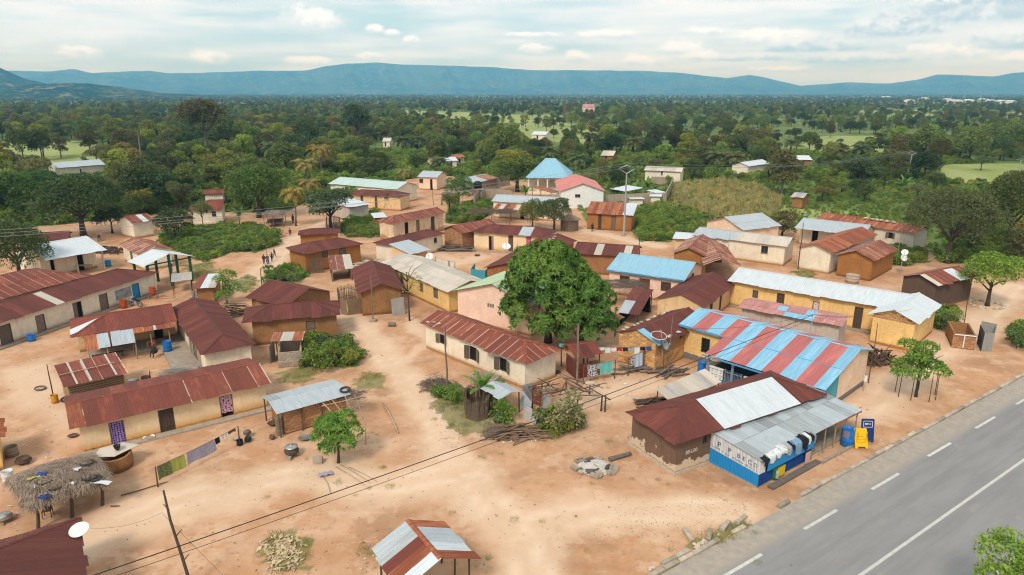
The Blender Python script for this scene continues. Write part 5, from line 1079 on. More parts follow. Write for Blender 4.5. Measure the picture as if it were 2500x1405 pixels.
own('round_lush', lump_dome(3.0, 3.6, 3.2, 22, 1.2, 228), 5200, .32, leafmat('leaf_lush', (0.061, 0.129, 0.026), (.072, .130, .028), .1), 229, 7.6, 7.8, trunk_mesh('trunk', 3.6, .26, BARK, 54, 5, .03, 2.2), 'round_tree', droop=.25)
for a in [('mango', 1338, 836, 583, 262, 'huge bright green mango tree standing over the pink house'), ('mango2', 1418, 846, 672, 178, 'second mango tree merging with the huge one on its right side'),
   ('mangosmall', 826, 1130, 1016, 118, 'small mango tree beside the low silver-roofed block shed'), ('almond', 2236, 968, 833, 160, 'staked almond tree with tiered branches near the road'),
   ('ringtree', 2410, 747, 622, 150, 'round-crowned tree ringed by stones at its foot on the right'), ('moringa', 556, 742, 655, 76, 'feathery young tree beside the striped tin shed'),
   ('bare', 1000, 783, 655, 80, 'nearly bare young tree with pale leaf tufts beside the leaning tin sheet'), ('bigdark', 52, 690, 552, 150, 'dark tree overhanging the white veranda roof at the left edge'),
   ('bigdark', 205, 578, 432, 205, 'huge dark tree behind the white veranda roof'), ('round2', 275, 570, 505, 80, 'lower dark tree adjoining the huge dark tree'), ('yellowtop', 345, 525, 452, 92, 'yellow-green tree right of the huge dark tree'),
   ('biggreen', 633, 532, 408, 148, 'dense deep green mango-like tree in front of the palms'), ('spread', 808, 562, 456, 138, 'wide spreading dark tree beside a straw enclosure'),
   ('round_lush', 1120, 502, 430, 78, 'compact lush green tree near the tank and block wall'), ('flat1', 1098, 532, 470, 56, 'small tree just right of the peeling house'), ('yellowtop', 1263, 468, 346, 128, 'tall tree with yellowish top hiding part of the blue hipped roof'),
   ('spread', 1352, 566, 482, 100, 'feathery dark tree beside the straw hut in the open yard'), ('round1', 1300, 560, 490, 70, 'rounder tree left of the feathery one in the open yard'), ('round2', 430, 590, 512, 96, 'dark bushy tree at the left end of the weed patch'),
   ('orangey', 1908, 577, 511, 80, 'rusty-tinted mango tree between the silver roofs'), ('feather', 2312, 642, 460, 225, 'very large feathery olive tree behind the right-hand houses'), ('bigdark', 2455, 610, 425, 150, 'dark dense tree at the right edge behind the feathery tree'),
   ('oval1', 2490, 650, 560, 100, 'olive tree at the right edge above the round-crowned tree'), ('tall', 506, 382, 240, 122, 'tall brownish tree rising above the forest on the left'), ('spread', 876, 352, 250, 80, 'tall dark tree standing out of the forest left of centre'),
   ('round0', 104, 392, 318, 52, 'dark tree in the pale field, between two others on the left'), ('oval3', 150, 386, 322, 52, 'brown-tinted tree at the right of the pale field row'), ('round2', 58, 395, 316, 58, 'leftmost dark tree of the pale field row'), ('oval3', 222, 378, 302, 62, 'tall brown-topped tree above the blue-white roof'),
   ('oval1', 1908, 478, 366, 100, 'big leafy tree in front of the lone brick house'), ('round1', 1560, 420, 375, 46, 'bush-like tree above the compound wall'), ('oval2', 1618, 400, 352, 58, 'light green tree behind the red-ended pale building'), ('round0', 2255, 440, 370, 70, 'dark tree left of the bright grass field'), ('spread', 2090, 460, 376, 120, 'broad olive tree behind the meadow on the right'),
   ('oval0', 520, 470, 405, 72, 'light green tree above the red-roofed house on the left'), ('oval2', 530, 462, 400, 66, 'pale green tree next to it above the red-roofed house'), ('spread', 445, 520, 440, 80, 'dark tree left of the red-roofed house'), ('flat0', 498, 560, 492, 52, 'thin tree in front of the grey-cream house wall'),
   ('shrub0', 952, 512, 470, 30, 'young slender tree in front of the weathered yellow house'), ('biggreen', 30, 540, 425, 150, 'dense green tree mass at the far left edge'), ('biggreen', 100, 500, 420, 120, 'dense green tree left of the huge dark tree'), ('round1', 700, 425, 350, 90, 'dark green tree behind the coconut palms'),
   ('round2', 905, 440, 385, 70, 'round dark tree behind the pale green roof'), ('oval2', 850, 435, 375, 66, 'light green tree behind the left end of the pale green roof'), ('orangey', 2145, 650, 608, 36, 'small bush with bright yellow flowers by the orange mud gable')]:
 tree_px(*a)
for a in [('coco0', 722, 552, 438, 84, 'coconut palm with yellowing fronds beside the palm-leaf shelter'), ('coco1', 752, 470, 372, 84, 'coconut palm with golden fronds in the second row'), ('coco0', 785, 440, 335, 80, 'tallest coconut palm left of the pale green roof'), ('coco1', 758, 500, 425, 80, 'greener coconut palm just behind the yellowing one'), ('coco1', 985, 462, 404, 52, 'small coconut palm at the right end of the pale green roof'),
   ('oilpalm0', 668, 405, 328, 66, 'dark oil palm left of the tallest coconut palm'), ('oilpalm1', 712, 392, 335, 60, 'dark oil palm near the tallest coconut palm'), ('oilpalm0', 985, 372, 318, 60, 'oil palm in front of the lone pale ruin'), ('oilpalm1', 1018, 370, 318, 66, 'second oil palm right of the lone pale ruin'), ('oilpalm0', 1074, 422, 372, 66, 'oil palm hiding the tiny pale cluster'), ('oilpalm1', 1345, 400, 345, 64, 'oil palm behind the blue hipped roof'), ('oilpalm0', 1410, 425, 358, 70, 'oil palm right of the blue hipped roof'), ('oilpalm1', 1545, 380, 320, 60, 'oil palm above the compound'), ('oilpalm0', 1750, 420, 350, 84, 'low oil palm left of the big leafy tree'), ('oilpalm1', 1790, 425, 355, 78, 'oil palm beside the low one left of the big leafy tree'), ('oilpalm0', 2100, 392, 340, 70, 'oil palm at the near edge of the bright meadow'), ('oilpalm1', 2055, 400, 350, 60, 'smaller oil palm at the near edge of the bright meadow'), ('oilpalm0', 1930, 372, 330, 50, 'oil palm left of the bright meadow')]:
 tree_px(*a, cat='palm')
for a in [('banana', 1548, 478, 432, 50, 'banana plant left of the white sheds in the compound'), ('banana', 1580, 470, 425, 50, 'taller banana plant behind the left one in the compound'), ('banana', 1600, 484, 446, 48, 'banana plant nearest the white sheds in the compound'), ('banana', 1283, 486, 442, 50, 'banana plant below the tall yellow-topped tree'), ('banana', 2205, 470, 420, 50, 'banana plant beside the leaning power pole on the right'), ('banana', 1178, 985, 884, 96, 'banana plant growing out of a woven stick pen'), ('banana', 585, 548, 492, 48, 'pale reed-like clump in front of the deep green tree')]:
 tree_px(*a, cat='plant')
tree_px('calotropis', 1377, 1056, 962, 104, 'grey-green milkweed shrub in front of the stick platform', 'shrub')
for a in [('moringa', 1232, 1028, 970, 40, 'leafy green shrub under the little tin shelter'), ('moringa', 1222, 985, 925, 45, 'leafy shrub behind the woven stick pen'), ('shrub1', 1110, 985, 945, 46, 'low green shrub left of the woven stick pen'), ('shrub1', 790, 900, 842, 84, 'dense weedy bush right of the block latrine'), ('shrub1', 842, 888, 845, 76, 'lower weedy bush at the path edge'), ('shrub1', 758, 868, 828, 54, 'weedy bush directly against the block latrine'), ('shrub1', 1360, 1062, 1025, 70, 'ground-hugging shrub below the milkweed'), ('shrub0', 2300, 805, 764, 60, 'dark shrub by the white-roofed yellow wing'), ('shrub0', 2482, 850, 792, 60, 'shrub at the right edge beyond the charred tin cubicle')]:
 tree_px(*a, cat='shrub')
# roadside tree whose top shows at the bottom right corner
p_ = G(2440, 1560); plant_tree('ringtree', 20.7, 22.9, 4.7, 'treetop of yellow-green leaves poking in at the bottom right corner', 'tree')
# ---- the rest of the trees: nearest as objects, the far woodland as one mass
HOUSES = [(o.matrix_world.translation.x, o.matrix_world.translation.y, h.L, h.D, h.u, h.v) for h in HS.values() for o in (h.E,)]
def clear_of_houses(x, y, m):
 for h in HS.values():
  q = Vector((x, y, 0)) - h.o; a, b = q.dot(h.u), q.dot(h.v)
  if -m < a < h.L + m and -m < b < h.D + m: return False
 return True
PROT = [(795, 425, 1010, 500), (1010, 412, 1105, 462), (1135, 418, 1245, 520), (1320, 385, 1420, 470), (1340, 420, 1640, 500), (125, 385, 262, 418), (928, 332, 958, 356), (1290, 316, 1340, 334), (1050, 374, 1140, 404), (1462, 362, 1500, 386), (1570, 402, 1668, 428), (1938, 376, 1990, 402), (1424, 248, 1454, 264), (1926, 466, 1966, 492), (1640, 440, 1900, 545), (1420, 500, 1560, 560), (1100, 470, 1205, 545), (1720, 500, 2250, 640), (440, 440, 550, 545)]
cand = []
def add_cands(d0, d1, step, seed):
 r = np.random.default_rng(seed); y = d0
 while y < d1:
  hw_ = y * .92 + 25
  for x in np.arange(-hw_, hw_, step): cand.append((x + r.uniform(-.5, .5) * step, y + r.uniform(-.5, .5) * step, r.random(), r.random(), r.random()))
  y += step
add_cands(82, 200, 4.6, 300); add_cands(200, 480, 5.9, 301); add_cands(480, 1100, 9.5, 302); add_cands(1100, 2600, 16, 303); add_cands(2600, 5600, 34, 304)
ca = np.array(cand); CXp, CYp = proj_np(ca[:, 0], ca[:, 1])
vegm = (CYp < np.interp(CXp, EX, EY) - 4) | (np.abs(ca[:, 0]) > 118); fm = polymask(FIELDS + MEADOW + MAIZE, CXp, CYp)
dn = wob(ca[:, 0], ca[:, 1], .016, 31) * .7 + wob(ca[:, 0], ca[:, 1], .05, 32) * .5
left = np.clip((1500 - CXp) / 1500, -.6, 1.0)
prob = np.where(ca[:, 1] < 270, .74 + .24 * left, np.where(ca[:, 1] < 480, .42 + .44 * left, .42)) + dn * np.where(ca[:, 1] > 480, .8, np.where(left > .4, .25, .5))
prob = np.where(fm, np.where(ca[:, 1] > 330, .10, .012), prob); prob = np.where((CYp < 300) & ~fm, np.maximum(prob, .34), prob)
s2, n2_ = road_sn(ca[:, 0], ca[:, 1])
okm = vegm & (ca[:, 2] < prob) & ~((np.abs(n2_ + 3.6) < 14))
sel = []
for (x, y, _, k1, k2), px, py, d_ in zip(ca[okm], CXp[okm], CYp[okm], ca[okm][:, 1]):
 if y < 260 and not clear_of_houses(x, y, 3.0): continue
 if y < 330 and any((x - a) ** 2 + (y - b) ** 2 < (w_ + 1.6) ** 2 for a, b, w_ in TREES_AT): continue
 lf = px < 1100
 key = ('round0', 'round2', 'oval0', 'oval1', 'oval3', 'round1', 'flat0', 'oilpalm0', 'oval2', 'flat1', 'shrub0', 'round2')[int(k1 * 12)] if k1 < .97 else 'tall'
 if key.startswith('oilpalm') and y > 330: key = 'round2'
 h = T_[key][2] * (.62 + .55 * k2) * (1.0 if y > 200 else .92)
 if py > 455 and not lf: h *= .5
 elif not lf and py > 410: h *= .8
 if y > 190: h *= (.84 if px > 1100 else .92) * (.86 if y > 300 else 1)
 tx, ty = topx(x, y, h); hw_ = h * .42 / math.hypot(x, y) * FPX
 if any(px + hw_ > a and px - hw_ < c and ty < d and py > b and py > d - 6 for a, b, c, d in PROT) or (y < 140 and any(px + hw_ > a and px - hw_ < c and py < d and py > b for a, b, c, d in PROT)): continue
 if any(py > b - 1 and abs(px - a) < .42 * w_ + hw_ * .75 and ty < b - .3 * (b - tp_) for a, b, tp_, w_ in NAMED if b < 560): continue
 if key == 'tall': h *= .7
 sel.append((y, x, key, h, px))
sel.sort(); inv_ = [q for q in sel if -60 < q[4] < 2560]; NEAR = inv_[:215]; ns_ = set(NEAR); FAR = [q for q in sel if q not in ns_]
LB = {'roun': ('dark round-crowned tree of the woodland behind the village', 'round-crowned woodland trees'), 'oval': ('loose oval-crowned tree of the woodland behind the village', 'oval-crowned woodland trees'), 'flat': ('flat spreading tree of the woodland behind the village', 'flat-crowned woodland trees'), 'oilp': ('oil palm growing among the woodland trees behind the village', 'woodland oil palms'), 'shru': ('leafy shrub among the woodland trees behind the village', 'woodland shrubs'), 'tall': ('tall trunked tree of the woodland behind the village', 'tall woodland trees')}
MARK = [('the far blue-white roof', 195, 400), ('the huge dark tree', 225, 500), ('the red-roofed left house', 505, 495), ('the tall brownish tree', 506, 310), ('the tallest coconut palm', 785, 390), ('the pale green roof', 900, 445), ('the lone pale ruin', 945, 345), ('the peach house', 1058, 435), ('the tiny pale cluster', 1095, 388), ('the black water tank', 1167, 450), ('the blue hipped roof', 1360, 415), ('the far white hut', 1315, 325), ('the pinkish palm-side roof', 1480, 372), ('the red-ended building', 1618, 415), ('the maize plot', 1780, 490), ('the lone brick house', 1962, 390), ('the bright meadow', 2090, 355), ('the brown meadow shack', 1945, 478), ('the leaning power pole', 2212, 410), ('the huge feathery tree', 2312, 550), ('the bright grass field', 2400, 425), ('the left field row', 120, 360), ('the glinting forest roof', 412, 308), ('the long rust roof', 2120, 540), ('the left edge forest', -60, 450), ('the right edge forest', 2560, 520)]
NUM = ['first', 'second', 'third', 'fourth', 'fifth', 'sixth', 'seventh', 'eighth', 'ninth', 'tenth', 'eleventh', 'twelfth', 'thirteenth', 'fourteenth', 'fifteenth', 'sixteenth', 'seventeenth', 'eighteenth', 'nineteenth', 'twentieth']
clus = {}
for q in NEAR:
 px, py = topx(q[1], q[0], q[3] * .5); i = min(range(len(MARK)), key=lambda j: (MARK[j][1] - px) ** 2 + (MARK[j][2] - py) ** 2 * 3); clus.setdefault((q[2][:4], i, py < MARK[i][2]), []).append((px, q))
KN = {'roun': 'round-crowned tree', 'oval': 'oval-crowned tree', 'flat': 'flat-crowned tree', 'oilp': 'oil palm', 'shru': 'shrub', 'tall': 'tall trunked tree'}
for (k4, i, up), L_ in clus.items():
 L_.sort()
 for n_, (px, (y, x, key, h, _)) in enumerate(L_):
  w_ = 'beyond' if up else 'in front of'; lb = '%s %s %s' % (KN[k4], w_, MARK[i][0]) if len(L_) == 1 else '%s from the left of the %ss %s %s' % (NUM[min(n_, 19)], KN[k4], w_, MARK[i][0])
  plant_tree(key, x, y, h, lb, 'palm' if k4 == 'oilp' else 'tree', LB[k4][1])
def scatter(name, pts, rot, scl, idx, protos, kindv='stuff'):
 """many copies of a few meshes on given points, as one object"""
 me = bpy.data.meshes.new(name); me.vertices.add(len(pts)); me.vertices.foreach_set('co', np.asarray(pts, 'f').ravel())
 for nm, ar, ty in (('rz', rot, 'FLOAT'), ('sc', scl, 'FLOAT'), ('ki', idx, 'INT')):
  a = me.attributes.new(nm, ty, 'POINT'); a.data.foreach_set('value', np.asarray(ar, 'i' if ty == 'INT' else 'f'))
 o = link(name, me); o['kind'] = kindv
 ng = bpy.data.node_groups.new(name, 'GeometryNodeTree'); ng.interface.new_socket('Geometry', in_out='INPUT', socket_type='NodeSocketGeometry'); ng.interface.new_socket('Geometry', in_out='OUTPUT', socket_type='NodeSocketGeometry')
 N = ng.nodes; Lk = ng.links; gi = N.new('NodeGroupInput'); go = N.new('NodeGroupOutput')
 def na(nm, dt): n = N.new('GeometryNodeInputNamedAttribute'); n.data_type = dt; n.inputs[0].default_value = nm; return n.outputs[0]
 rz_, s_1, k_ = na('rz', 'FLOAT'), na('sc', 'FLOAT'), na('ki', 'INT')
 cx_ = N.new('ShaderNodeCombineXYZ'); Lk.new(rz_, cx_.inputs[2]); ro = N.new('FunctionNodeEulerToRotation'); Lk.new(cx_.outputs[0], ro.inputs[0])
 out = N.new('GeometryNodeJoinGeometry')
 for layer in range(len(protos[0])):
  jn = N.new('GeometryNodeJoinGeometry')
  for pr in reversed(protos):
   oi = N.new('GeometryNodeObjectInfo'); oi.transform_space = 'ORIGINAL'; oi.inputs['Object'].default_value = pr[layer]; oi.inputs['As Instance'].default_value = True; Lk.new(oi.outputs['Geometry'], jn.inputs[0])
  ip = N.new('GeometryNodeInstanceOnPoints'); ip.inputs['Pick Instance'].default_value = True
  Lk.new(gi.outputs[0], ip.inputs['Points']); Lk.new(jn.outputs[0], ip.inputs['Instance']); Lk.new(k_, ip.inputs['Instance Index']); Lk.new(ro.outputs[0], ip.inputs['Rotation']); Lk.new(s_1, ip.inputs['Scale']); Lk.new(ip.outputs[0], out.inputs[0])
 Lk.new(out.outputs[0], go.inputs[0]); md = o.modifiers.new('scatter', 'NODES'); md.node_group = ng; return o
def find_tree(key):
 for o in COL.objects:
  if o.name.startswith('crown') and o.data == T_[key][0]:
   return o, next(c for c in o.parent.children if c.name.startswith('trunk'))
FK = ['round0', 'round1', 'round2', 'oval0', 'oval1', 'oval2', 'oval3', 'flat0', 'flat1', 'oilpalm0', 'shrub0']
pro = [find_tree(k) for k in FK if find_tree(k)]; FK = [k for k in FK if find_tree(k)]
def far_scale(y, h, key): return h / T_[key][2] * (1.0 if y < 1100 else (.95 if y < 2600 else 1.2))
fp = [(x, y, -.2) for y, x, key, h, px in FAR]; fk = [FK.index(k) if k in FK else 1 for _, _, k, _, _ in FAR]
scatter('woodland', fp, nrng.uniform(0, 6.28, len(fp)), [far_scale(y, h, FK[i]) for (y, x, k, h, px), i in zip(FAR, fk)], fk, pro)
# ---- undergrowth, weeds, grass, dry maize
def tuft(name, n, h, sp, wd, mat, seed):
 r = np.random.default_rng(seed); P = np.concatenate([r.uniform(-sp, sp, (n, 2)), np.zeros((n, 1))], 1); A = unit(np.concatenate([r.normal(size=(n, 2)) * .35, np.ones((n, 1))], 1)); Nn = unit(np.cross(A, r.normal(size=(n, 3)))); l = h * r.uniform(.5, 1.1, n); v, f = leaves(P, A, Nn, l, l * wd, .4); return np_mesh(name, v, f, mat)
wd_objs = []
for i, (mt, sd_) in enumerate(((L_WEED, 400), (L_WEED2, 401), (L_LIGHT, 402), (L_WEED, 403))):
 me = crown_mesh('weed_clump', lump_rand(.7, .15, .75 + .15 * i, 7, .42, sd_, .1), 420, .25, mt, sd_ + 10); px, py = ((520, 590), (600, 580), (700, 672), (1640, 545))[i]; p = G(px, py)
 E = link('weed_clump', me, None, p); wd_objs.append((tag(E, ('broad green weed clump at the left of the big weed patch', 'bluish green weed clump in the big weed patch', 'light green weed clump in the small patch by the orange mud house', 'green weed clump right of the orange mud house with silver sheet')[i], 'weed', kind='stuff'),))
def fill_poly(polys, step, seed, smin, smax, jx=.5):
 r = np.random.default_rng(seed); o = []
 for poly in polys:
  W = [G(*q) for q in poly]; x0, x1 = min(q.x for q in W), max(q.x for q in W); y0, y1 = min(q.y for q in W), max(q.y for q in W)
  for y in np.arange(y0, y1, step):
   for x in np.arange(x0, x1, step):
    X, Y = x + r.uniform(-jx, jx) * step, y + r.uniform(-jx, jx) * step; a, b = proj_np(np.array([X]), np.array([Y]))
    if inpoly(a, b, poly)[0] and clear_of_houses(X, Y, -.1): o.append((X, Y, -.03, r.uniform(smin, smax), r.uniform(0, 6.28), r.random()))
 return o
wp = fill_poly(WEEDS, .72, 500, .35, .95) + fill_poly(MAIZE, 2.1, 530, .3, .7)
r = np.random.default_rng(501); xx = r.uniform(-125, 150, 30000); yy = 70 + 190 * r.random(30000) ** .8; pa, pb = proj_np(xx, yy)
zone = ((pa > 1325) & (pa < 1660) & (pb > 496) & (pb < 552))
mk = ~(zone & (nrng.random(len(xx)) < .75)) & (pb < np.interp(pa, EX, EY)) & ~polymask(FIELDS + MAIZE, pa, pb) & (np.abs(pa - 1250) < 1450)
cnt = 0
for X, Y, k, a, b in zip(xx[mk], yy[mk], r.random(mk.sum()), pa[mk], pb[mk]):
 if clear_of_houses(X, Y, .6) and not any(p[0] - 4 < a < p[2] + 4 and p[3] - 18 < b < p[3] + 10 for p in ((1020, 412, 1110, 470), (880, 460, 1010, 520))) : wp.append((X, Y, -.03, (.55 + 1.5 * k ** 3 * (1 if a < 1450 else .7)) * (.5 if 1325 < a < 2300 and 440 < b else 1), k * 60, (k * 7) % 1))
scatter('undergrowth', [q[:3] for q in wp], [q[4] for q in wp], [q[3] for q in wp], [(int(q[5] * 3.99) if q[0] < 8 else (0, 2, 3, 2)[int(q[5] * 3.99)]) for q in wp], wd_objs)
gt = link('grass_tuft', tuft('grass_tuft', 70, .28, .32, .07, L_GRASS, 410), None, G(885, 1348)); tag(gt, 'lone grass tuft left of the patched tin shelter at the bottom', 'grass')
gp = fill_poly(GRASS, .55, 510, .5, 1.15)
gp = [q for q in gp if q[5] < .6] + [(*[c for c in G(1250 + 1200 * (a - .5), 1400 - 500 * b)][:2], -.02, .35 + .5 * c_, a * 50, c_) for a, b, c_ in nrng.random((60, 3)) if clear_of_houses(*[c for c in G(1250 + 1200 * (a - .5), 1400 - 500 * b)][:2], .3)]
scatter('grass', [q[:3] for q in gp], [q[4] for q in gp], [q[3] for q in gp], [0] * len(gp), [(gt,)])
mzo = link('maize_plant', tuft('maize_plant', 34, 1.35, .3, .09, L_STRAW, 411), None, G(1700, 500)); tag(mzo, 'dry straw-coloured maize plant at the front of the maize plot', 'maize')
mp = fill_poly(MAIZE, .85, 520, .5, 1.2); mp = [q for q in mp if q[5] < .72]; scatter('dry_maize', [q[:3] for q in mp], [q[4] for q in mp], [q[3] for q in mp], [0] * len(mp), [(mzo,)])
# ------------------------------------------------------------------ sheds, shelters, fences
def posts(H, spots, mat=WOOD, r=.06, square=False, name='post', top=None):
 for uu, vv in spots:
  z = (H.ztop(uu, vv) if top is None else top) - .02; mb = MB()
  if square: mb.box(uu - r, vv - r, -.1, uu + r, vv + r, z)
  else: mb.tube([(uu + rng.uniform(-.05, .05), vv, -.1), (uu + rng.uniform(-.03, .03), vv, z * .5), (uu, vv, z)], [r * 1.1, r, r * .85], 6)
  mb.obj(name, mat, H.E)
def corners(H, i=.25): return [(i, i), (H.L - i, i), (H.L - i, H.D - i), (i, H.D - i)]
def pickmat(*ms): return lambda nm, i, r=0: ms[(i * 7 + r * 3 + ord(nm)) % len(ms)]
def tin_panel(parent, p0, p1, h0, h1, mat, name='tin_sheet', n=8, amp=.02, vert=True, tilt=0.0, label=None, cat=None):
 """upright corrugated sheet between two ground points"""
 p0, p1 = Vector(p0), Vector(p1); d = p1 - p0; L = d.length; d.normalize(); nrm = Vector((-d.y, d.x, 0)); mb = MB(); vs = []; uv = []
 if vert:
  N = max(6, int(L / .11) * 2)
  for i in range(N + 1):
   u = i / N; o = nrm * (amp if i % 2 else -amp)
   for z in (0, h0 + (h1 - h0) * u + rng.uniform(-.02, .02)): vs.append(p0 + d * L * u + o + nrm * tilt * z + Vector((0, 0, z - (.03 if z == 0 else 0)))); uv.append((u * L, z))
  fs = [(2 * i, 2 * i + 2, 2 * i + 3, 2 * i + 1) for i in range(N)]
 else:
  N = max(8, int(h0 / .1) * 2)
  for i in range(N + 1):
   z = h0 * i / N; o = nrm * (amp if i % 2 else -amp)
   for u in (0, 1): vs.append(p0 + d * L * u + o + nrm * tilt * z + Vector((0, 0, z * (1 if u == 0 else h1 / h0)))); uv.append((z, u * L))
  fs = [(2 * i, 2 * i + 1, 2 * i + 3, 2 * i + 2) for i in range(N)]
 mb.add(vs, fs, uv); return mb.obj(name, mat, parent, label=label, cat=cat)
def stick_fence(name, label, pts, h, mat, cat='fence', lean=.05, step=.07, r=.022, top=.18, closed=False):
 """woven screen: many thin upright sticks, each real, joined into one part, plus rails"""
 P = [G(*p) for p in pts]; E = empty(name, P[0], 0, label, cat); o = Vector(P[0]); mb = MB(); rl = MB()
 if closed: P.append(P[0])
 for a, b in zip(P[:-1], P[1:]):
  d = b - a; n = max(2, int(d.length / step))
  for i in range(n):
   q = a + d * (i + rng.random() * .6) / n - o; hh = h * rng.uniform(1 - top, 1 + top * .4); l = Vector((rng.gauss(0, lean), rng.gauss(0, lean), 1)) * hh
   mb.tube([q + Vector((0, 0, -.05)), q + l], [r * rng.uniform(.7, 1.3), r * .7], 4, False)
  for z in (.25, .75): rl.tube([a - o + Vector((0, 0, h * z)), b - o + Vector((0, 0, h * z))], .025, 5)
 mb.obj('stick_screen', mat, E)['kind'] = 'stuff'; rl.obj('rail', WOOD, E); return E
# ---- patched tin shelter at the bottom
def rkroof(nm, i, r=0): return ((SILVER, GREYZ, RUST, RUSTO, WHITE, SILVER, RUST, WHITE) if nm == 'L' else (RUSTO, WHITE, SILVER, SILVER, RUSTO, WHITE, RUST, RUSTO))[(i if nm == 'R' else i) % 8]
H = house('shelter', 'small open shelter with patchwork silver and rust roof at the bottom', (907, 1340), (1082, 1274), 2.0, C=(1173, 1363), axis='v', slope=24, walls='', roof=rkroof, sw=.62, cat='shelter', cap=True, jag=.14)
posts(H, [(.3, .3), (H.L - .3, .3), (H.L - .3, H.D - .3), (.3, H.D - .3), (H.L - .3, H.D / 2)], WOOD, .05)
# ---- low block shed with silver roof, branch lean-to
H = house('shed', 'low earth-block shed with bright silver roof carrying one tyre', (676, 1012), (856, 964), 1.75, C=(838, 920), slope=10, ov=(.35, .2, .5, .25), wall=W_MUD, roof=SILVER, cat='shed', sw=.8, jag=.03, patch=[(670, 965, GREYZ)], cap=False, bricks={'F': (.40, .19, 150, .05, 3)}, brmat=BRICK_B)
HS['sshed'] = H; posts(H, [(.12, .1), (.12, H.D - .1), (H.L * .33, .2), (H.L * .6, .2)], WOOD, .05)
def poles_obj(name, label, segs, mat, cat, rr=.035):
 """loose or tied poles given by (px,py,z)-(px,py,z); each one is a part"""
 P0 = G(segs[0][0][0], segs[0][0][1], 0); E = empty(name, P0, 0, label, cat)
 for a, b in segs:
  A, B = G(a[0], a[1], a[2]) - P0, G(b[0], b[1], b[2]) - P0; m_ = (A + B) / 2 + Vector((rng.uniform(-.06, .06), rng.uniform(-.06, .06), rng.uniform(-.04, .04))); r_ = rr * rng.uniform(.75, 1.3)
  MB().tube([A, m_, B], [r_ * 1.15, r_, r_ * .8], 6).obj('pole', mat, E)
 return E
poles_obj('lean_to', 'rough pole frame leaning from the low silver-roofed shed', [((788, 985, 1.75), (812, 1012, 1.5)), ((812, 978, 1.75), (842, 1020, 1.4)), ((842, 968, 1.75), (870, 1030, 1.4)), ((866, 965, 1.7), (885, 1020, 1.3)), ((785, 992, 1.7), (885, 968, 1.7)), ((795, 1010, 1.5), (890, 990, 1.4)), ((893, 1085, 0), (888, 1012, 1.4)), ((800, 1055, 0), (795, 1005, 1.5))], WOODP, 'frame')
def twig_heap(name, label, px, py, w, d, h, n, mat, cat, rr=(.012, .03), ln=(.6, 1.4), flat=.3, z0=0.0, rot=None, kindp='twigs', curved=.15):
 P0 = G(px, py, 0); E = empty(name, P0, 0, label, cat); mb = MB(); single = n <= 70
 for i in range(n):
  a = (rot if rot is not None else rng.uniform(0, 6.28)) + rng.gauss(0, .35); l = rng.uniform(*ln) / 2; u, v = rng.uniform(-1, 1), rng.uniform(-1, 1); hh = max(0, 1 - (u * u + v * v) * .7) * h
  c = Vector((u * w / 2, v * d / 2, z0 + .03 + rng.random() * hh)); dr = Vector((math.cos(a), math.sin(a), rng.gauss(0, flat))).normalized(); b = Vector((rng.gauss(0, 1), rng.gauss(0, 1), rng.random() * .6)) * curved * l; r_ = rng.uniform(*rr)
  p0, p1 = c - dr * l, c + dr * l; p0.z = max(p0.z, z0 + .01); p1.z = max(p1.z, z0 + .01)
  if single: MB().tube([p0, c + b, p1], [r_ * 1.2, r_, r_ * .6], 5).obj('branch', mat, E)
  else: mb.tube([p0, c + b, p1], [r_ * 1.2, r_, r_ * .6], 4, False)
 if not single: mb.obj(kindp, mat, E)['kind'] = 'stuff'
 return E
twig_heap('branch_heap', 'pale dry branches heaped over the pole frame behind the small mango tree', 845, 1012, 2.6, 1.4, .35, 260, WOODG, 'branches', (.006, .016), (.5, 1.5), .12, 1.45)
# ---- courtyard shed with striped rust roof
H = house('shed', 'courtyard shed of sticks with rust roof striped by pale metal strips', (157, 947), (312, 911), 1.75, C=(306, 871), shed=True, zback=2.25, wall=BAMBOO, roof=RUST, rows=2, cat='shed', ov=(.3, .1, .25, .25), patch=[(185, 900, RUSTS), (215, 893, RUSTS), (275, 880, RUSTS), (190, 930, RUSTS), (225, 920, RUSTS), (285, 905, RUSTS)])
mb = MB()
for x in (.20, .42, .82):
 a = H.L * x; mb.box(a - .07, .0, 0, a + .07, H.D, .012, Matrix.Translation((0, 0, H.ze + .06)) @ Matrix(((1, 0, 0, 0), (0, 1, 0, 0), (0, H.k, 1, 0), (0, 0, 0, 1))))
mb.obj('roof_strip', PATCHY, H.E); MB().tube([(0, H.D * .5, H.ze + H.k * H.D * .5 + .09), (H.L * .9, H.D * .52, H.ze + H.k * H.D * .52 + .09)], .035, 6).obj('weight_pole', WOODP, H.E)
mb = MB()
for i in range(9): z = .15 + i * .17; mb.tube([(.25, .26, z), (H.L * .5, .24, z + rng.uniform(-.04, .04)), (H.L - .25, .26, z)], .022, 5)
mb.obj('wattle', WOOD, H.E)
# ---- lean-to and veranda of the L-shaped house
H = HS['elback']
E_ = H.E; k = math.tan(rad(21)); z0 = H.ze + .02
for (a, b, d, m_) in ((.115, .23, 2.1, RUSTO), (.23, .33, 2.0, SILVER), (.33, .35, .75, RUSTO), (.35, .46, 2.0, SILVER), (.46, .56, 2.0, SILVER), (.56, .66, .85, RUSTO), (.66, .76, .85, RUSTO), (.76, .78, .8, WHITE), (.78, .88, .85, RUSTO), (.88, .985, .85, RUSTO)):
 me = sheet_mesh('roof_sheet', Vector((0, .12, z0)), Vector((1, 0, 0)), Vector((0, -1, 0)), -k, H.L * a, H.L * b + .03, 0, lambda t, d=d: d, m_, 8, .016); link('roof_sheet', me, E_)
posts(H, [(H.L * .13, -1.8), (H.L * .30, -1.7), (H.L * .56, -1.75), (H.L * .72, -.55), (H.L * .9, -.5), (H.L * .55, .3)], WOODP, .05, top=H.ze - .6)
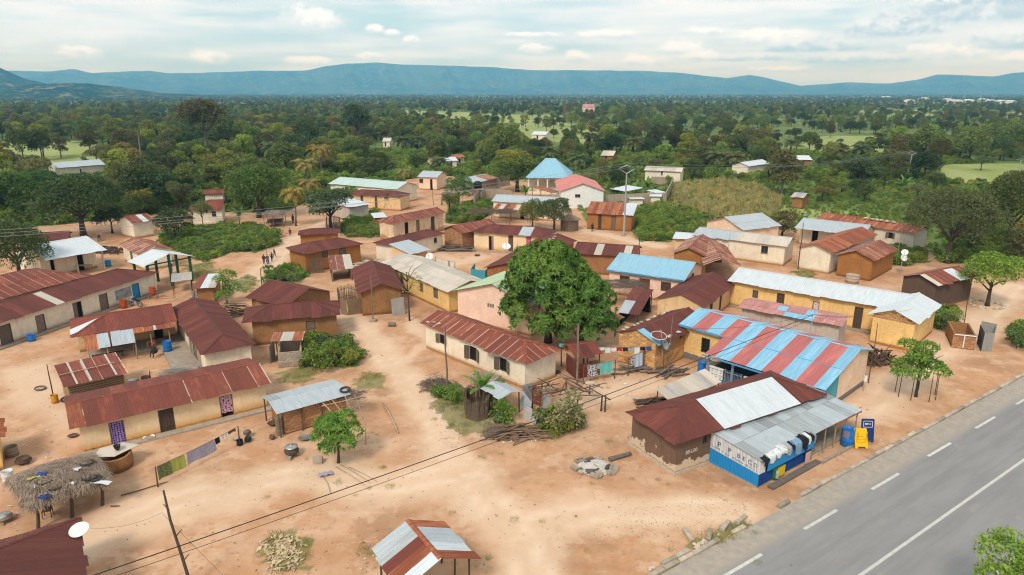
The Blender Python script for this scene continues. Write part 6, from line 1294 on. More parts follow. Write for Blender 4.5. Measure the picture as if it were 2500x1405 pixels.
MB().box(H.L * .55, -.3, -.05, H.L - .1, 2.2, .16).box(H.L * .12, .1, -.05, H.L * .55, 2.2, .12).obj('veranda_floor', CONC, E_)
H = HS['elwing']; MB().box(-1.75, .8, -.05, .35, H.D - 2.2, .20).obj('veranda_floor', CONC, H.E); posts(H, [(-.05 + .3, H.D * .45), (.25, H.D * .2)], CONCL, .11, True)
# ---- green-posted shelter
H = house('shelter', 'open shelter with white sheet roof on dark green posts', (352, 651), (476, 627), 3.0, C=(304, 640), axis='v', slope=17, walls='', roof=WHITE, cat='shelter', cap=True, amp=.01)
posts(H, [(.5, .4), (H.L / 2, .3), (H.L - .5, .4), (.5, H.D - .4), (H.L - .5, H.D - .4), (H.L / 2, H.D - .4)], GREENPOST, .12, True)
MB().box(.4, .35, H.ze - .16, H.L - .4, .45, H.ze - .02).obj('beam', GREENPOST, H.E)
# ---- striped house porch: same sheets carried on downwards
H = HS['stripe']
pv_ = H.inv @ G(1716, 850, H.ze - .25); ext = -pv_.y; x0 = max(.2, pv_.x); kk = H.k; E_ = H.E
n = max(1, round(H.L / .43))
for i in range(n):
 t0, t1 = H.L * i / n, H.L * (i + 1) / n
 if t0 < x0 - .1: continue
 me = sheet_mesh('roof_sheet', Vector((0, .10, H.ze + .035)), Vector((1, 0, 0)), Vector((0, -1, 0)), -kk, t0 - .012, t1 + .03, 0, lambda t: ext, stripes('F', i), 2, .022, 0, 99, .006 * (i % 2)); link('roof_sheet', me, E_)
MB().box(x0, -ext - .02, H.ze - kk * ext - .12, H.L, -ext + .03, H.ze - kk * ext + .0).obj('fascia', BLUED, E_)
GP = M('paint_grey_blue', (.19, .25, .33), (.16, .21, .29), 4, .7, 0, .05); zp = H.ze - kk * ext - .12; yp = -ext + .45
for x in (x0 + .35, H.L * .48, H.L * .72, H.L - .35): MB().lathe([(.12, 0), (.11, zp)], 10, (x, yp, 0)).obj('column', GP, E_)
def pierced(x0_, x1_, y, z0_, z1_, name='balustrade'):
 mb = MB(); n = max(1, round((x1_ - x0_) / .42)); w_ = (x1_ - x0_) / n
 for i in range(n):
  for j in range(2):
   xa = x0_ + i * w_; za = z0_ + (z1_ - z0_) * j / 2; zb_ = z0_ + (z1_ - z0_) * (j + 1) / 2; mb.box(xa, y, za, xa + .07, y + .09, zb_); mb.box(xa + w_ - .07, y, za, xa + w_, y + .09, zb_); mb.box(xa + .07, y, zb_ - .07, xa + w_ - .07, y + .09, zb_); mb.box(xa + .07, y, za, xa + w_ - .07, y + .09, za + .07)
   cx_, cz_ = xa + w_ / 2, (za + zb_) / 2; mb.box(cx_ - .07, y + .02, cz_ - .07, cx_ + .07, y + .07, cz_ + .07)
   for sx in (-1, 1): mb.box(cx_ + sx * .11 - .035, y + .02, za + .07, cx_ + sx * .11 + .035, y + .07, cz_ - .02 if sx > 0 else zb_ - .07)
 o = mb.obj(name, WHITEP, E_); MB().box(x0_ - .04, y - .05, z1_, x1_ + .04, y + .15, z1_ + .09).obj('coping', WHITEP, o); return o
xa = x0 + .5; pierced(xa, xa + 1.15, yp - .02, .35, 1.15); mb = MB().box(xa, yp, -.05, xa + 1.15, yp + .1, .345)
gx0, gx1 = xa + 1.3, xa + 2.75
g_ = MB().box(gx0, yp - .02, .06, gx0 + .06, yp + .04, 1.35).box(gx1 - .06, yp - .02, .06, gx1, yp + .04, 1.35).box(gx0 + .06, yp - .02, .06, gx1 - .06, yp + .04, .13).box(gx0 + .06, yp - .02, 1.1, gx1 - .06, yp + .04, 1.16).obj('gate', GP, E_)
for i in range(11): x = gx0 + .12 + i * (gx1 - gx0 - .24) / 10; MB().tube([(x, yp + .01, .13), (x, yp + .01, 1.33)], .016, 5).obj('gate_bar', GP, g_)
pierced(gx1 + .2, H.L * .66, yp - .02, .35, 1.15); mb.box(gx1 + .2, yp, -.05, H.L - .4, yp + .1, .345); mb.box(x0 + .25, yp + .12, -.05, H.L - .3, .25, .12); mb.obj('porch_floor', GP, E_)
MB().box(x0 + .55, yp + .2, .12, x0 + .67, .28, 1.2).obj('porch_wall', CONC, E_)
MB().box(x0 + .3, .31 - .04, .12, H.L - .35, .31 - .006, H.ze + .05).obj('porch_back_panel', W_NAVY, E_)
drape(Matrix.Translation((gx1 + .5, .20, 2.1)), .95, 1.9, clothmat('cloth_dark_floral', (.03, .05, .10), (.40, .42, .48), 5, .60), 'curtain', E_)
mb = MB(); mb.add([(H.L - .3, -ext + .5, .2), (H.L - .3, .3, .2), (H.L - .3, .3, H.ze - .1), (H.L - .3, -ext + .5, H.ze - kk * ext - .15)], [(0, 1, 2, 3)]); mb.add([(H.L - .42, -ext + .5, .0), (H.L - .42, .3, .0), (H.L - .42, .3, H.ze - .1), (H.L - .42, -ext + .5, H.ze - kk * ext - .15)], [(3, 2, 1, 0)]); mb.obj('porch_end_wall', TURQ, E_)
w_ = H.wall; a_, b_ = w_[1] + .01, w_[3] - .01; m_ = H.hf; MB().add([(w_[2] + .006, y, z) for y, z in ((a_, .45), (b_, .45), (b_, H.ztop(w_[2], b_) - .05), (m_, H.ztop(w_[2], m_) - .05), (a_, H.ztop(w_[2], a_) - .05))], [(0, 1, 2, 3, 4)]).obj('gable_plaster', W_PEACH, E_)
# ---- silver sheets laid over the roadside house
H = HS['road']; pl = [p for p in H.planes if p[0] == 'R'][0]; nm, O, e, h, kk, ln, sm = pl
nn = Vector((0, 0, 1)) - h * kk; cl = H.inv @ Vector((0, 0, CAM_H))
def on_plane(px, py): d = H.inv.to_3x3() @ ray(px, py); q = cl + d * ((O - cl).dot(nn) / d.dot(nn)) - O; return q.dot(e), q.dot(h)
ta, sa = on_plane(1706, 983); tb, sb = on_plane(1877, 917); tc, sc_ = on_plane(1762, 1040); td, sd2 = on_plane(1929, 966); t_lo, t_hi = min(ta, tc), max(tb, td); s_hi = (sa + sb) / 2; n = max(4, round((t_hi - t_lo) / .84))
for i in range(n):
 me = sheet_mesh('silver_sheet', O, e, h, kk, t_lo + (t_hi - t_lo) * i / n - .01, t_lo + (t_hi - t_lo) * (i + 1) / n + .03, -.1, lambda t: s_hi, WHITE, 9, .016, 0, 99, .045 + .006 * (i % 2)); link('silver_sheet', me, H.E)
MB().box(-.35 + .3, -.05 + .35, -.1, H.L + .05 - .35, H.D - .3, .16).obj('plinth', CONCL, H.E)
# ---- roadside shop
A_, B_ = (1859, 1127), (2104, 1002)
def shoproof(nm, i, r=0): return (GREYZ, SILVER, GREYZ, SILVER, SILVER, GREYZ, SILVER, GREYZ, GREYZ)[(i * 3 + r * 4 + (i // 3)) % 9]
SH = house('shop', 'blue and white corrugated roadside shop with grey sheet roof and washing along its eave', A_, B_, 1.85, C=(1990, 943), shed=True, zback=2.25, wall=W_DARK, roof=shoproof, rows=2, cat='shop', ov=(.12, .05, .1, .1), walls='', jag=.02, amp=.012)
E_ = SH.E; L, D = SH.L, SH.D; ze = SH.ze; zb_ = ze + SH.k * D
xb = L * .50
def corr_wall(p0, p1, z0a, z0b, z1a, z1b, mat, name, n=None, amp=.018):
 p0, p1 = Vector(p0), Vector(p1); d = p1 - p0; ln_ = d.length; n = n or int(ln_ / .11) * 2; nr = Vector((d.y, -d.x, 0)).normalized(); mb = MB(); vs = []
 for i in range(n + 1):
  u = i / n; o = nr * (amp if i % 2 else -amp); q = p0 + d * u + o; vs += [q + Vector((0, 0, z0a + (z0b - z0a) * u)), q + Vector((0, 0, z1a + (z1b - z1a) * u))]
 mb.add(vs, [(2 * i, 2 * i + 2, 2 * i + 3, 2 * i + 1) for i in range(n)]); return mb.obj(name, mat, E_)
# left end wall (towards the corner), front wall of sheets, board above the counter
corr_wall((.12, D - .05, 0), (.12, .14, 0), .08, .08, 1.10, .88, SHOPBLUE, 'blue_wall_sheet'); corr_wall((.12, D - .05, 0), (.12, .14, 0), 1.10, .88, zb_ - .03, ze - .02, SHOPWHITE, 'white_wall_sheet')
corr_wall((.12, .14, 0), (.75, .14, 0), .88, .86, ze - .02, ze - .02, SHOPWHITE, 'white_wall_sheet'); corr_wall((.12, .14, 0), (.75, .14, 0), .08, .08, .88, .86, SHOPNAVY, 'navy_wall_sheet'); corr_wall((.75, .14, 0), (xb, .14, 0), .1, .1, .95, .95, SHOPNAVY, 'navy_wall_sheet')
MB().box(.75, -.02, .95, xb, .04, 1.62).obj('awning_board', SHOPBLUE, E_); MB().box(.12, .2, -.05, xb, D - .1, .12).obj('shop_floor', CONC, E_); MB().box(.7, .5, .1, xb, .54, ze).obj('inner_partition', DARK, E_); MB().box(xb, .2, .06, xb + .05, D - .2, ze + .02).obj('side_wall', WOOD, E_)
posts(SH, [(xb + .1, .12), (L * .63, .12), (L * .74, .12), (L * .86, .14), (L - .2, .14), (L - .2, D * .5), (L - .2, D - .2), (L * .74, D * .5)], WOODP, .045)
MB().box(xb + .05, .35, -.05, L - .15, D - .1, .05).obj('porch_floor', CONC, E_)
mb = MB(); mb.box(1.5, -.045, .18, 2.5, -.022 + .14, .83); ad = mb.obj('advert_panel', M('print_green', (.03, .13, .05), (.04, .16, .06), 3, .6, 0, 0), E_); MB().add([(1.85, -.05, .19), (2.49, -.05, .19), (2.49, -.05, .82), (1.72, -.05, .82)], [(0, 1, 2, 3)]).obj('advert_print', YELLOWP, ad); MB().lathe([(.10, 0), (.12, .35), (.05, .5)], 8, (1.66, -.06, .22)).obj('advert_bottle_print', M('print_pale_green', (.30, .45, .33), None, 3, .6, 0, 0), ad)
MB().box(.7, -.5, -.08, L * .52, -.12, .10).obj('front_ledge', STONED, E_)
MB().box(xb + .3, D - .16, .05, L - .2, D - .12, zb_ - .04).obj('porch_back_panel', DARK, E_); MB().box(xb + .35, D * .4, .72, L * .72, D * .7, .78).box(xb + .4, D * .45, .05, xb + .46, D * .65, .72).box(L * .69, D * .45, .05, L * .69 + .06, D * .65, .72).obj('counter', WOOD, E_)  # near-black back panel paints the porch's shade; the house wall behind is brown
MB().box(xb + .2, -.62, -.05, L * .86, -.46, .13).obj('step_beam', CONC, E_)
MB().box(L - .15, -.03, ze - .13, L - .02, D, ze - .02).box(L * .72, -.03, ze - .12, L - .15, .02, ze + .0).obj('rusty_edge', RUSTO, E_)
def lettering(text, parent, mtx, size, mat, name='lettering', ext_=.004, shear=0.0):
 cu = bpy.data.curves.new(name, 'FONT'); cu.body = text; cu.size = size; cu.extrude = ext_; cu.shear = shear; cu.materials.append(mat); tm_ = bpy.data.objects.new(name, cu); COL.objects.link(tm_); me = bpy.data.meshes.new_from_object(tm_.evaluated_get(bpy.context.evaluated_depsgraph_get())); bpy.data.objects.remove(tm_); o = link(name, me, parent); o.matrix_local = mtx; return o
# lettering on the white end wall: local frame looking at the wall from the left (-u side)
LW = Matrix(((0, 0, -1, .12 - .022), (-1, 0, 0, D - .35), (0, 1, 0, 0), (0, 0, 0, 1)))
slope_z = lambda v: 0
for ch, v_, s_ in (('P', .55, .50), ('P', 1.35, .46), ('B', 2.05, .40), ('E', 2.45, .38), ('C', 2.85, .38), ('O', 3.25, .34)):
 v_ = v_ * D / 4.2; zt_ = 1.10 - .22 * (v_ / D); lettering(ch, E_, LW @ Matrix.Translation((v_, zt_ + .32, 0)), s_, LETTER)
mb = MB()                                               # a second, worn line of painted marks too faint to read
for i in range(46):
 v_ = .05 + i * .072; zt_ = 1.10 - .22 * (v_ / D) + .10 + (.04 if i < 14 else -.02); h_ = rng.uniform(.05, .15); x_ = rng.uniform(.012, .03)
 if i in (13, 14, 20, 21, 33): continue
 mb.add([LW @ Vector(q) for q in ((v_, zt_, .003), (v_ + x_, zt_ + .01, .003), (v_ + x_ + rng.uniform(-.03, .03), zt_ + h_, .003), (v_ + rng.uniform(-.03, .03), zt_ + h_, .003))], [(0, 1, 2, 3)])
mb.obj('worn_paint_marks', LETTER, E_)
Hh = HS['road']; ww = Hh.wall
lettering('89-L00', Hh.E, Matrix(((0, 0, 1, ww[2] + .006), (1, 0, 0, ww[1] + .75), (0, 1, 0, 1.15), (0, 0, 0, 1))), .34, LETTERW)
lettering('Y', Hh.E, Matrix(((1, 0, 0, ww[0] + (ww[2] - ww[0]) * .55), (0, 0, -1, ww[1] - .006), (0, 1, 0, .95), (0, 0, 0, 1))), .3, LETTERW)
# ---- block latrine beside the bushes
def block_box(name, label, A, B, C, h, cat, mat=W_BLOCK, bm=BRICK_C, lim=120, t=.14, bl=.42, bh=.2):
 a, b = G(*A), G(*B); c = G(*C); u = (b - a); L = u.length; u.normalize(); v = Vector((-u.y, u.x, 0)); D = (c - b).dot(v); E = empty(name, a, math.atan2(u.y, u.x), label, cat); mb = MB()
 mb.box(0, 0, -.1, L, t, h).box(0, D - t, -.1, L, D, h).box(0, t, -.1, t, D - t, h).box(L - t, t, -.1, L, D - t, h); mb.obj('wall', mat, E)
 lay_bricks(E, Vector((0, 0, 0)), Vector((1, 0, 0)), Vector((0, 1, 0)), L, (bl, bh, lim, .03, h), lambda a_: h + .03, [], bm); lay_bricks(E, Vector((L, 0, 0)), Vector((0, 1, 0)), Vector((-1, 0, 0)), D, (bl, bh, lim, .03, h), lambda a_: h + .03, [], bm); return E, L, D
E, L_, D_ = block_box('latrine', 'roofless cement block wash enclosure beside the weedy bush', (681, 899), (739, 893), (737, 862), 1.3, 'latrine')
H = house('latrine_roof', 'small rusty sheet roof on posts just behind the roofless block enclosure', (660, 834), (738, 831), 1.9, C=(731, 818), shed=True, zback=2.2, walls='', roof=RUSTW, cat='shelter', patch=[(690, 825, PATCHY), (720, 824, RUSTO)]); posts(H, corners(H, .15), WOOD, .05)
tin_panel(None, G(660, 888), G(672, 868), 1.5, 1.4, TINGREY, 'leaning_sheet', label='weathered metal sheet leaning on the block wash enclosure', cat='metal sheet')
# ---- right-hand block latrine and charred tin cubicle
E, L_, D_ = block_box('latrine', 'roofless brown block cubicle beside a charred tin cubicle on the right', (2322, 848), (2377, 855), (2382, 826), 1.35, 'latrine', W_MUD, BRICK_B); MB().tube([(L_ * .5, -.12, .1), (L_ * .5, -.1, 1.2)], .05, 8).tube([(.1, -.1, 1.25), (L_, -.1, 1.3)], .045, 8).obj('pipe', WHITEP, E)
E = empty('tin_cubicle', G(2395, 858), 0, 'charred and rusty corrugated tin cubicle on the right', 'cubicle'); o_ = E.location
for a, b, h0, h1, m_ in (((2395, 858), (2419, 858), 1.75, 1.7, TINGREY), ((2419, 858), (2424, 840), 1.7, 1.9, TINGREY), ((2385, 838), (2395, 858), 1.8, 1.75, M('tin_soot', (.05, .045, .042), (.12, .11, .1), 3, .8, 0, .1)), ((2388, 830), (2424, 840), 1.85, 1.9, TINGREY)): tin_panel(E, G(*a) - o_, G(*b) - o_, h0, h1, m_)
# ---- enclosures beside the house with the bare pole
stick_fence('reed_enclosure', 'dark reed bathing enclosure against the maroon-roofed mud house', [(832, 756), (826, 738), (850, 730), (872, 736)], 1.7, STRAW, 'enclosure', .02)
E = empty('mat_fence', G(842, 768), 0, 'pale bamboo mat screens in front of the reed enclosure', 'fence'); o_ = E.location
for a, b in (((832, 766), (848, 770)), ((850, 770), (892, 764))): tin_panel(E, G(*a) - o_, G(*b) - o_, 1.65, 1.6, BAMBOO, 'bamboo_mat', amp=.012)
E = empty('tin_screen', G(957, 772), 0, 'grey corrugated sheet standing against the gable beside the bare young tree', 'metal sheet'); tin_panel(E, (0, 0, 0), G(988, 768) - G(957, 772), 1.8, 1.85, TINGREY, tilt=.06)
stick_fence('straw_screen', 'square straw screen in front of the orange mud house', [(755, 668), (792, 665)], 2.0, STRAW, 'screen', .02, .05)
H = house('shed', 'low hut with rusty sheets and white edges beside the straw screen', (806, 660), (862, 656), 1.5, C=(855, 634), shed=True, zback=2.2, walls='LR', wall=BAMBOO, roof=RUSTW, cat='shed', patch=[(845, 645, PATCHY)]); posts(H, corners(H, .15), WOOD, .05)
# ---- striped tin shed left of the feathery young tree
H = house('shed', 'leaning tin shed with white-striped rust roof beside the feathery young tree', (470, 705), (525, 702), 1.9, C=(522, 677), shed=True, zback=2.3, walls='FLR', wall=W_MUD, roof=pickmat(RUST, RUST, WHITE, RUSTO, PATCHY), cat='shed'); posts(H, corners(H, .1), WOOD, .06)
E = empty('tin_fence', G(470, 733), 0, 'grey corrugated fence in front of the white-striped tin shed', 'fence'); tin_panel(E, (0, 0, 0), G(530, 728) - G(470, 733), 1.0, 1.0, TINGREY); tin_panel(E, (0, 0, 0), G(468, 712) - G(470, 733), 1.2, 1.3, TINGREY)
H = house('shelter', 'collapsed stall of rusty sheets between the blue door and the striped tin shed', (418, 688), (468, 683), 1.4, C=(470, 668), shed=True, zback=1.6, walls='', roof=pickmat(RUSTW, TINGREY, PATCHY), cat='shelter', jag=.25); posts(H, corners(H, .1), WOOD, .05)
# ---- middle: sheds by the ochre brick house
H = house('kitchen_shed', 'open kitchen shed with loose rusty sheets under the mango tree', (1404, 872), (1470, 862), 1.9, C=(1462, 828), slope=16, walls='', roof=pickmat(RUST, RUSTD, RUST, RUSTW), cat='shed', jag=.2); posts(H, corners(H, .15) + [(H.L / 2, .15)], WOOD, .06); tin_panel(H.E, (.1, .1, 0), (.1, H.D * .6, 0), 1.5, 1.6, RUSTD, vert=False); tin_panel(H.E, (.1, .05, 0), (H.L * .62, .05, 0), 1.2, 1.25, RUST, vert=False); MB().box(H.L * .65, .4, -.05, H.L - .1, .55, 1.1).obj('mud_wall', W_MUD, H.E)
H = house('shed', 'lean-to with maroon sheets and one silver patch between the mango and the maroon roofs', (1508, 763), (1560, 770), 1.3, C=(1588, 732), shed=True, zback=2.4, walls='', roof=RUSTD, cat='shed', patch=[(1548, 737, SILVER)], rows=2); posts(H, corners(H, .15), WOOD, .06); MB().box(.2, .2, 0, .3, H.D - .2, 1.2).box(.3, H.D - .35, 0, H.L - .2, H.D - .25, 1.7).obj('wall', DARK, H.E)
H = house('coop', 'small mud coop with a rusty plank top at the right edge of the mango crown', (1503, 783), (1525, 776), .9, C=(1522, 762), shed=True, zback=1.1, wall=W_MUD, roof=RUSTW, cat='coop', cap=False)
P0 = G(1515, 738); E = empty('shade_shelter', P0, 0, 'shade roof of dry grey branches before the pink house', 'shelter')
for dx_, dy_ in ((-2.0, -1.2), (2.0, -1.0), (2.1, 1.3), (-2.1, 1.2)): MB().tube([(dx_, dy_, -.1), (dx_, dy_, 1.9)], .05, 6).obj('post', WOOD, E)
mb = MB()
for i in range(330): x, y = rng.uniform(-2.3, 2.3), rng.uniform(-1.6, 1.6); a = rng.uniform(-.8, .8); l = rng.uniform(.5, 1.2); z = 1.92 + rng.random() * .25; mb.tube([(x - l * math.cos(a), y - l * math.sin(a) * .6, z), (x, y, z + rng.uniform(0, .1)), (x + l * math.cos(a), y + l * math.sin(a) * .6, z)], [.016, .013, .008], 4, False)
mb.obj('dry_branches', WOODG, E)['kind'] = 'stuff'
# sheds around the roadside house
H = house('shed', 'low shed with beige corrugated plastic sheets between the roadside house and striped house', (1640, 985), (1760, 932), 1.25, C=(1748, 905), shed=True, zback=1.8, walls='', roof=pickmat(PATCHG, TINGREY, PATCHG, PATCHY), cat='shed'); posts(H, corners(H, .12), WOOD, .05); MB().box(.2, .25, 0, H.L - .2, .3, .9).obj('wall', W_DARK, H.E)
twig_heap('plank_pile', 'pile of grey planks and scrap at the end of the beige-sheeted shed', 1605, 985, 2.2, 1.1, .45, 40, WOOD, 'planks', (.03, .06), (.9, 2.0), .06, 0, .45, curved=.02)
# rear small sheds
H = house('shelter', 'stick market shelter with flat dry-leaf roof in front of the deep green tree', (640, 528), (692, 526), 2.1, C=(690, 514), shed=True, zback=2.2, walls='', roof=WOODG, cat='shelter', cap=False, amp=.03); posts(H, corners(H, .2) + [(H.L / 2, .2)], WOODG, .05); MB().box(.4, .5, .7, H.L - .4, H.D - .5, .78).obj('bench_top', WOOD, H.E)
P0 = G(1200, 545); E = empty('shade_shelter', P0, 0, 'sagging straw shade roof on sticks in the yard before the rusty porch', 'shelter')
for dx_ in (-3.2, 0, 3.2):
 for dy_ in (-1.6, 1.6): MB().tube([(dx_, dy_, -.1), (dx_ + .1, dy_, 1.9)], .05, 6).obj('post', WOODG, E)
mb = MB()
for i in range(600): x, y = rng.uniform(-3.6, 3.6), rng.uniform(-2, 2); a = rng.uniform(-.6, .6); l = rng.uniform(.4, 1.0); z = 1.95 + rng.random() * .3; mb.tube([(x - l * math.cos(a), y - l * math.sin(a), z), (x + l * math.cos(a), y + l * math.sin(a), z + rng.uniform(-.2, .1))], [.02, .012], 4, False)
mb.obj('straw', STRAW, E)['kind'] = 'stuff'
H = HS['porchred']; k2 = math.tan(rad(14))
for i in range(7):
 me = sheet_mesh('porch_sheet', Vector((0, .1, H.ze - .35)), Vector((1, 0, 0)), Vector((0, -1, 0)), -k2, 1.2 + i * .95, 1.2 + (i + 1) * .95 - .1, 0, lambda t: 2.4, pickmat(RUSTO, RUSTO, PATCHY)('F', i), 5, .016); link('porch_sheet', me, H.E)
posts(H, [(1.3, -2.1), (4.5, -2.1), (7.6, -2.1)], WOODG, .06, top=H.ze - .9)
# stone on a stick hut, straw hut, straw enclosure under the spreading tree
P0 = G(1390, 562); E = empty('straw_hut', P0, 0, 'dark straw hut under the feathery tree in the open yard', 'hut'); MB().lathe([(1.45, -.05), (1.5, 1.1), (1.45, 2.0)], 14, cap1=False).obj('wall', STRAW, E); mb = MB()
for i in range(240): a = rng.uniform(0, 6.28); r1 = rng.uniform(.1, 1.2); mb.tube([(r1 * math.cos(a) * .6, r1 * math.sin(a) * .6, 2.75 - r1 * .35), (1.75 * math.cos(a + .1), 1.75 * math.sin(a + .1), 1.85 + rng.uniform(-.1, .1))], [.04, .025], 4, False)
mb.obj('thatch', THATCH, E)['kind'] = 'stuff'
stick_fence('straw_enclosure', 'tall straw enclosure at the foot of the wide spreading tree', [(798, 572), (800, 560), (815, 558), (831, 562), (831, 575)], 2.2, STRAW, 'enclosure', .02, .08)
# ---- little tin shelter, woven pen, leaning sheets by the cream house
stick_fence('stick_pen', 'round woven stick pen with a banana plant inside', [(1135, 1005), (1140, 1022), (1165, 1030), (1190, 1022), (1196, 1004), (1188, 988), (1160, 982), (1140, 988)], 1.45, STRAW, 'pen', .035, .022, .028, closed=True)
H = house('shelter', 'tiny shelter with two pale tin sheets beside the woven stick pen', (1222, 975), (1274, 958), 1.55, C=(1235, 929), axis='v', slope=17, walls='', roof=SILVER, cat='shelter', cap=False); posts(H, corners(H, .15), WOOD, .06); MB().box(.5, H.D - .5, .5, H.L - .2, H.D - .4, 1.45).obj('back_board', WOODG, H.E)
E = empty('tin_fence', G(1275, 1005), 0, 'rusty corrugated sheets propped up between poles beside the tiny tin shelter', 'fence'); o_ = E.location
for a, b, h0, m_, tl in (((1272, 985), (1300, 975), 1.5, TINGREY, -.1), ((1270, 990), (1292, 1018), 1.2, SILVER, .15), ((1298, 985), (1322, 992), 1.45, RUSTW, .08), ((1322, 1000), (1338, 1012), 1.3, TINGREY, .2), ((1275, 1020), (1308, 1035), .8, TINGREY, .5)): tin_panel(E, G(*a) - o_, G(*b) - o_, h0, h0 * .92, m_, vert=False, tilt=tl)
tin_panel(E, G(1299, 1025) - o_, G(1317, 1025) - o_, .8, .8, RUSTO)
for q in ((1300, 1000), (1318, 1005)): p = G(*q) - o_; MB().tube([p, p + Vector((0, 0, 1.7))], .045, 6).obj('post', WOOD, E)
P0 = G(1400, 990); E = empty('stick_platform', P0, 0, 'raised platform of loose poles on forked posts in front of the cream house', 'platform')
cr = [G(1322, 935, 1.2) - P0, G(1440, 925, 1.25) - P0, G(1478, 965, 1.25) - P0, G(1340, 968, 1.2) - P0]
for c in cr + [(cr[0] + cr[1]) / 2, (cr[2] + cr[3]) / 2, cr[2] + Vector((-.25, .1, 0))]: MB().tube([(c.x, c.y, -.1), (c.x + .04, c.y, 1.2)], [.07, .05], 6).obj('post', WOOD, E)
for i in range(26):
 a, b = rng.random(), rng.random(); A = cr[0].lerp(cr[1], a).lerp(cr[3].lerp(cr[2], a), b); an = rng.choice((.1, .5, 2.2, 2.5, 1.2, -.2)) + rng.gauss(0, .2); l = rng.uniform(.6, 1.6); z = 1.24 + rng.random() * .16
 MB().tube([(A.x - l * math.cos(an), A.y - l * math.sin(an), z), (A.x, A.y, z + rng.uniform(-.03, .06)), (A.x + l * math.cos(an), A.y + l * math.sin(an), z + rng.uniform(-.05, .1))], [.05, .045, .03], 6).obj('pole', rng.choice((WOOD, WOODG, WOOD)), E)
o = MB().lathe([(.05, 0), (.32, .04), (.36, .10), (.33, .09), (.05, .05)], 16).obj('basin', M('enamel_cream', (.52, .42, .30), None, 4, .5, 0, 0), None, G(1440, 938, 1.45)); tag(o, 'cream basin lying upside on the raised pole platform', 'basin')
# ---- block pen wall beside cream house, compound walls, tank
block_box('pen', 'low open block pen against the cream house wall behind the banana plant', (1148, 938), (1205, 952), (1222, 938), .75, 'pen')
def block_wall(name, label, pts, h, th=.18, lim=0):
 P = [G(*p) for p in pts]; E = empty(name, P[0], 0, label, 'wall')
 for a, b in zip(P[:-1], P[1:]):
  d = b - a; L = d.length; rz = math.atan2(d.y, d.x); X = Matrix.Translation(a - P[0]) @ Matrix.Rotation(rz, 4, 'Z'); MB().box(0, 0, -.2, L, th, h, X).obj('wall_length', W_BLOCK, E)
  for i in range(int(L / 4) + 1): MB().box(min(i * 4, L - .3), -.05, -.2, min(i * 4, L - .3) + .28, -.004, h + .06, X).obj('pier', W_BLOCK, E)
 return E
block_wall('compound_wall', 'long block compound wall in front of the coral-roofed white house', [(1340, 503), (1460, 505), (1625, 498), (1643, 460)], 2.3)
block_wall('compound_wall', 'block compound wall below the black water tank', [(1158, 505), (1175, 488), (1210, 486), (1250, 492)], 2.2); block_wall('compound_wall', 'block wall stretching right of the building with the rusty silver roof', [(1165, 470), (1245, 452)], 2.4); block_wall('compound_wall', 'back wall of the compound with white sheds behind the bananas', [(1590, 452), (1643, 452)], 2.0)
P0 = G(1167, 492); E = empty('water_tank', P0, 0, 'black water tank on a concrete stand', 'water tank')
for x, y in ((-.7, -.7), (.7, -.7), (.7, .7), (-.7, .7)): MB().box(x - .12, y - .12, -.1, x + .12, y + .12, 2.5).obj('leg', CONC, E)
MB().box(-1.1, -1.1, 2.5, 1.1, 1.1, 2.68).obj('slab', CONC, E); MB().lathe([(.85, 2.68), (.92, 2.75), (.88, 3.1), (.92, 3.15), (.88, 3.5), (.92, 3.6), (.86, 3.95), (.5, 4.2), (.2, 4.25)], 20).obj('tank', BLACK, E, smooth=True)
for i, (a, b, c, z) in enumerate([((1540, 487), (1575, 486), (1574, 480), 1.5), ((1585, 480), (1615, 481), (1614, 470), 2.0), ((1602, 472), (1628, 470), (1626, 463), 2.2)]):
 house('shed', ('low white-roofed box shed at the foot of the white house', 'flat white shed roof among the bananas', 'flat white shed roof in the back corner of the compound')[i], a, b, z, C=c, shed=True, zback=z + .15, wall=W_PALE, roof=WHITE, cat='shed')
H = house('shelter', 'white sheet lean-to at the right end of the coral-roofed house', (1488, 461), (1527, 468), 2.3, C=(1525, 456), shed=True, zback=2.7, walls='', roof=WHITE, cat='shelter'); posts(H, corners(H, .2), WOODG, .06)
H = HS['bluehip']; w_ = H.wall
for i in range(5):
 x = w_[0] + .2 + (w_[2] - w_[0] - .4) * i / 4; MB().box(x - .14, w_[1], -.1, x + .14, w_[1] + .25, H.ze).obj('arch_pier', W_PALE, H.E)
 if i < 4:
  x1 = w_[0] + .2 + (w_[2] - w_[0] - .4) * (i + 1) / 4; mb = MB(); n = 8
  for j in range(n):
   a0, a1 = math.pi * j / n, math.pi * (j + 1) / n; r_ = (x1 - x) / 2 - .14; cx_ = (x + x1) / 2; zz = H.ze - .25 - r_ * .5
   mb.quad((cx_ - r_ * math.cos(a0), w_[1] + .05, zz + r_ * .5 * math.sin(a0)), (cx_ - r_ * math.cos(a1), w_[1] + .05, zz + r_ * .5 * math.sin(a1)), (cx_ - r_ * math.cos(a1), w_[1] + .05, H.ze - .02), (cx_ - r_ * math.cos(a0), w_[1] + .05, H.ze - .02))
  mb.obj('arch', W_PALE, H.E); MB().box(x + .14, w_[1] + .05, -.1, x1 - .14, w_[1] + .18, 1.0).obj('parapet', W_PALE, H.E)
HS['coral_lean'] = house('lean_to', 'orange-red lean-to roof on the left side of the coral-roofed white house', (1346, 472), (1372, 470), 2.3, C=(1392, 453), shed=True, slope=2, walls='', roof=RUSTO, cat='lean-to')
posts(HS['coral_lean'], corners(HS['coral_lean'], .2), WOODG, .07)
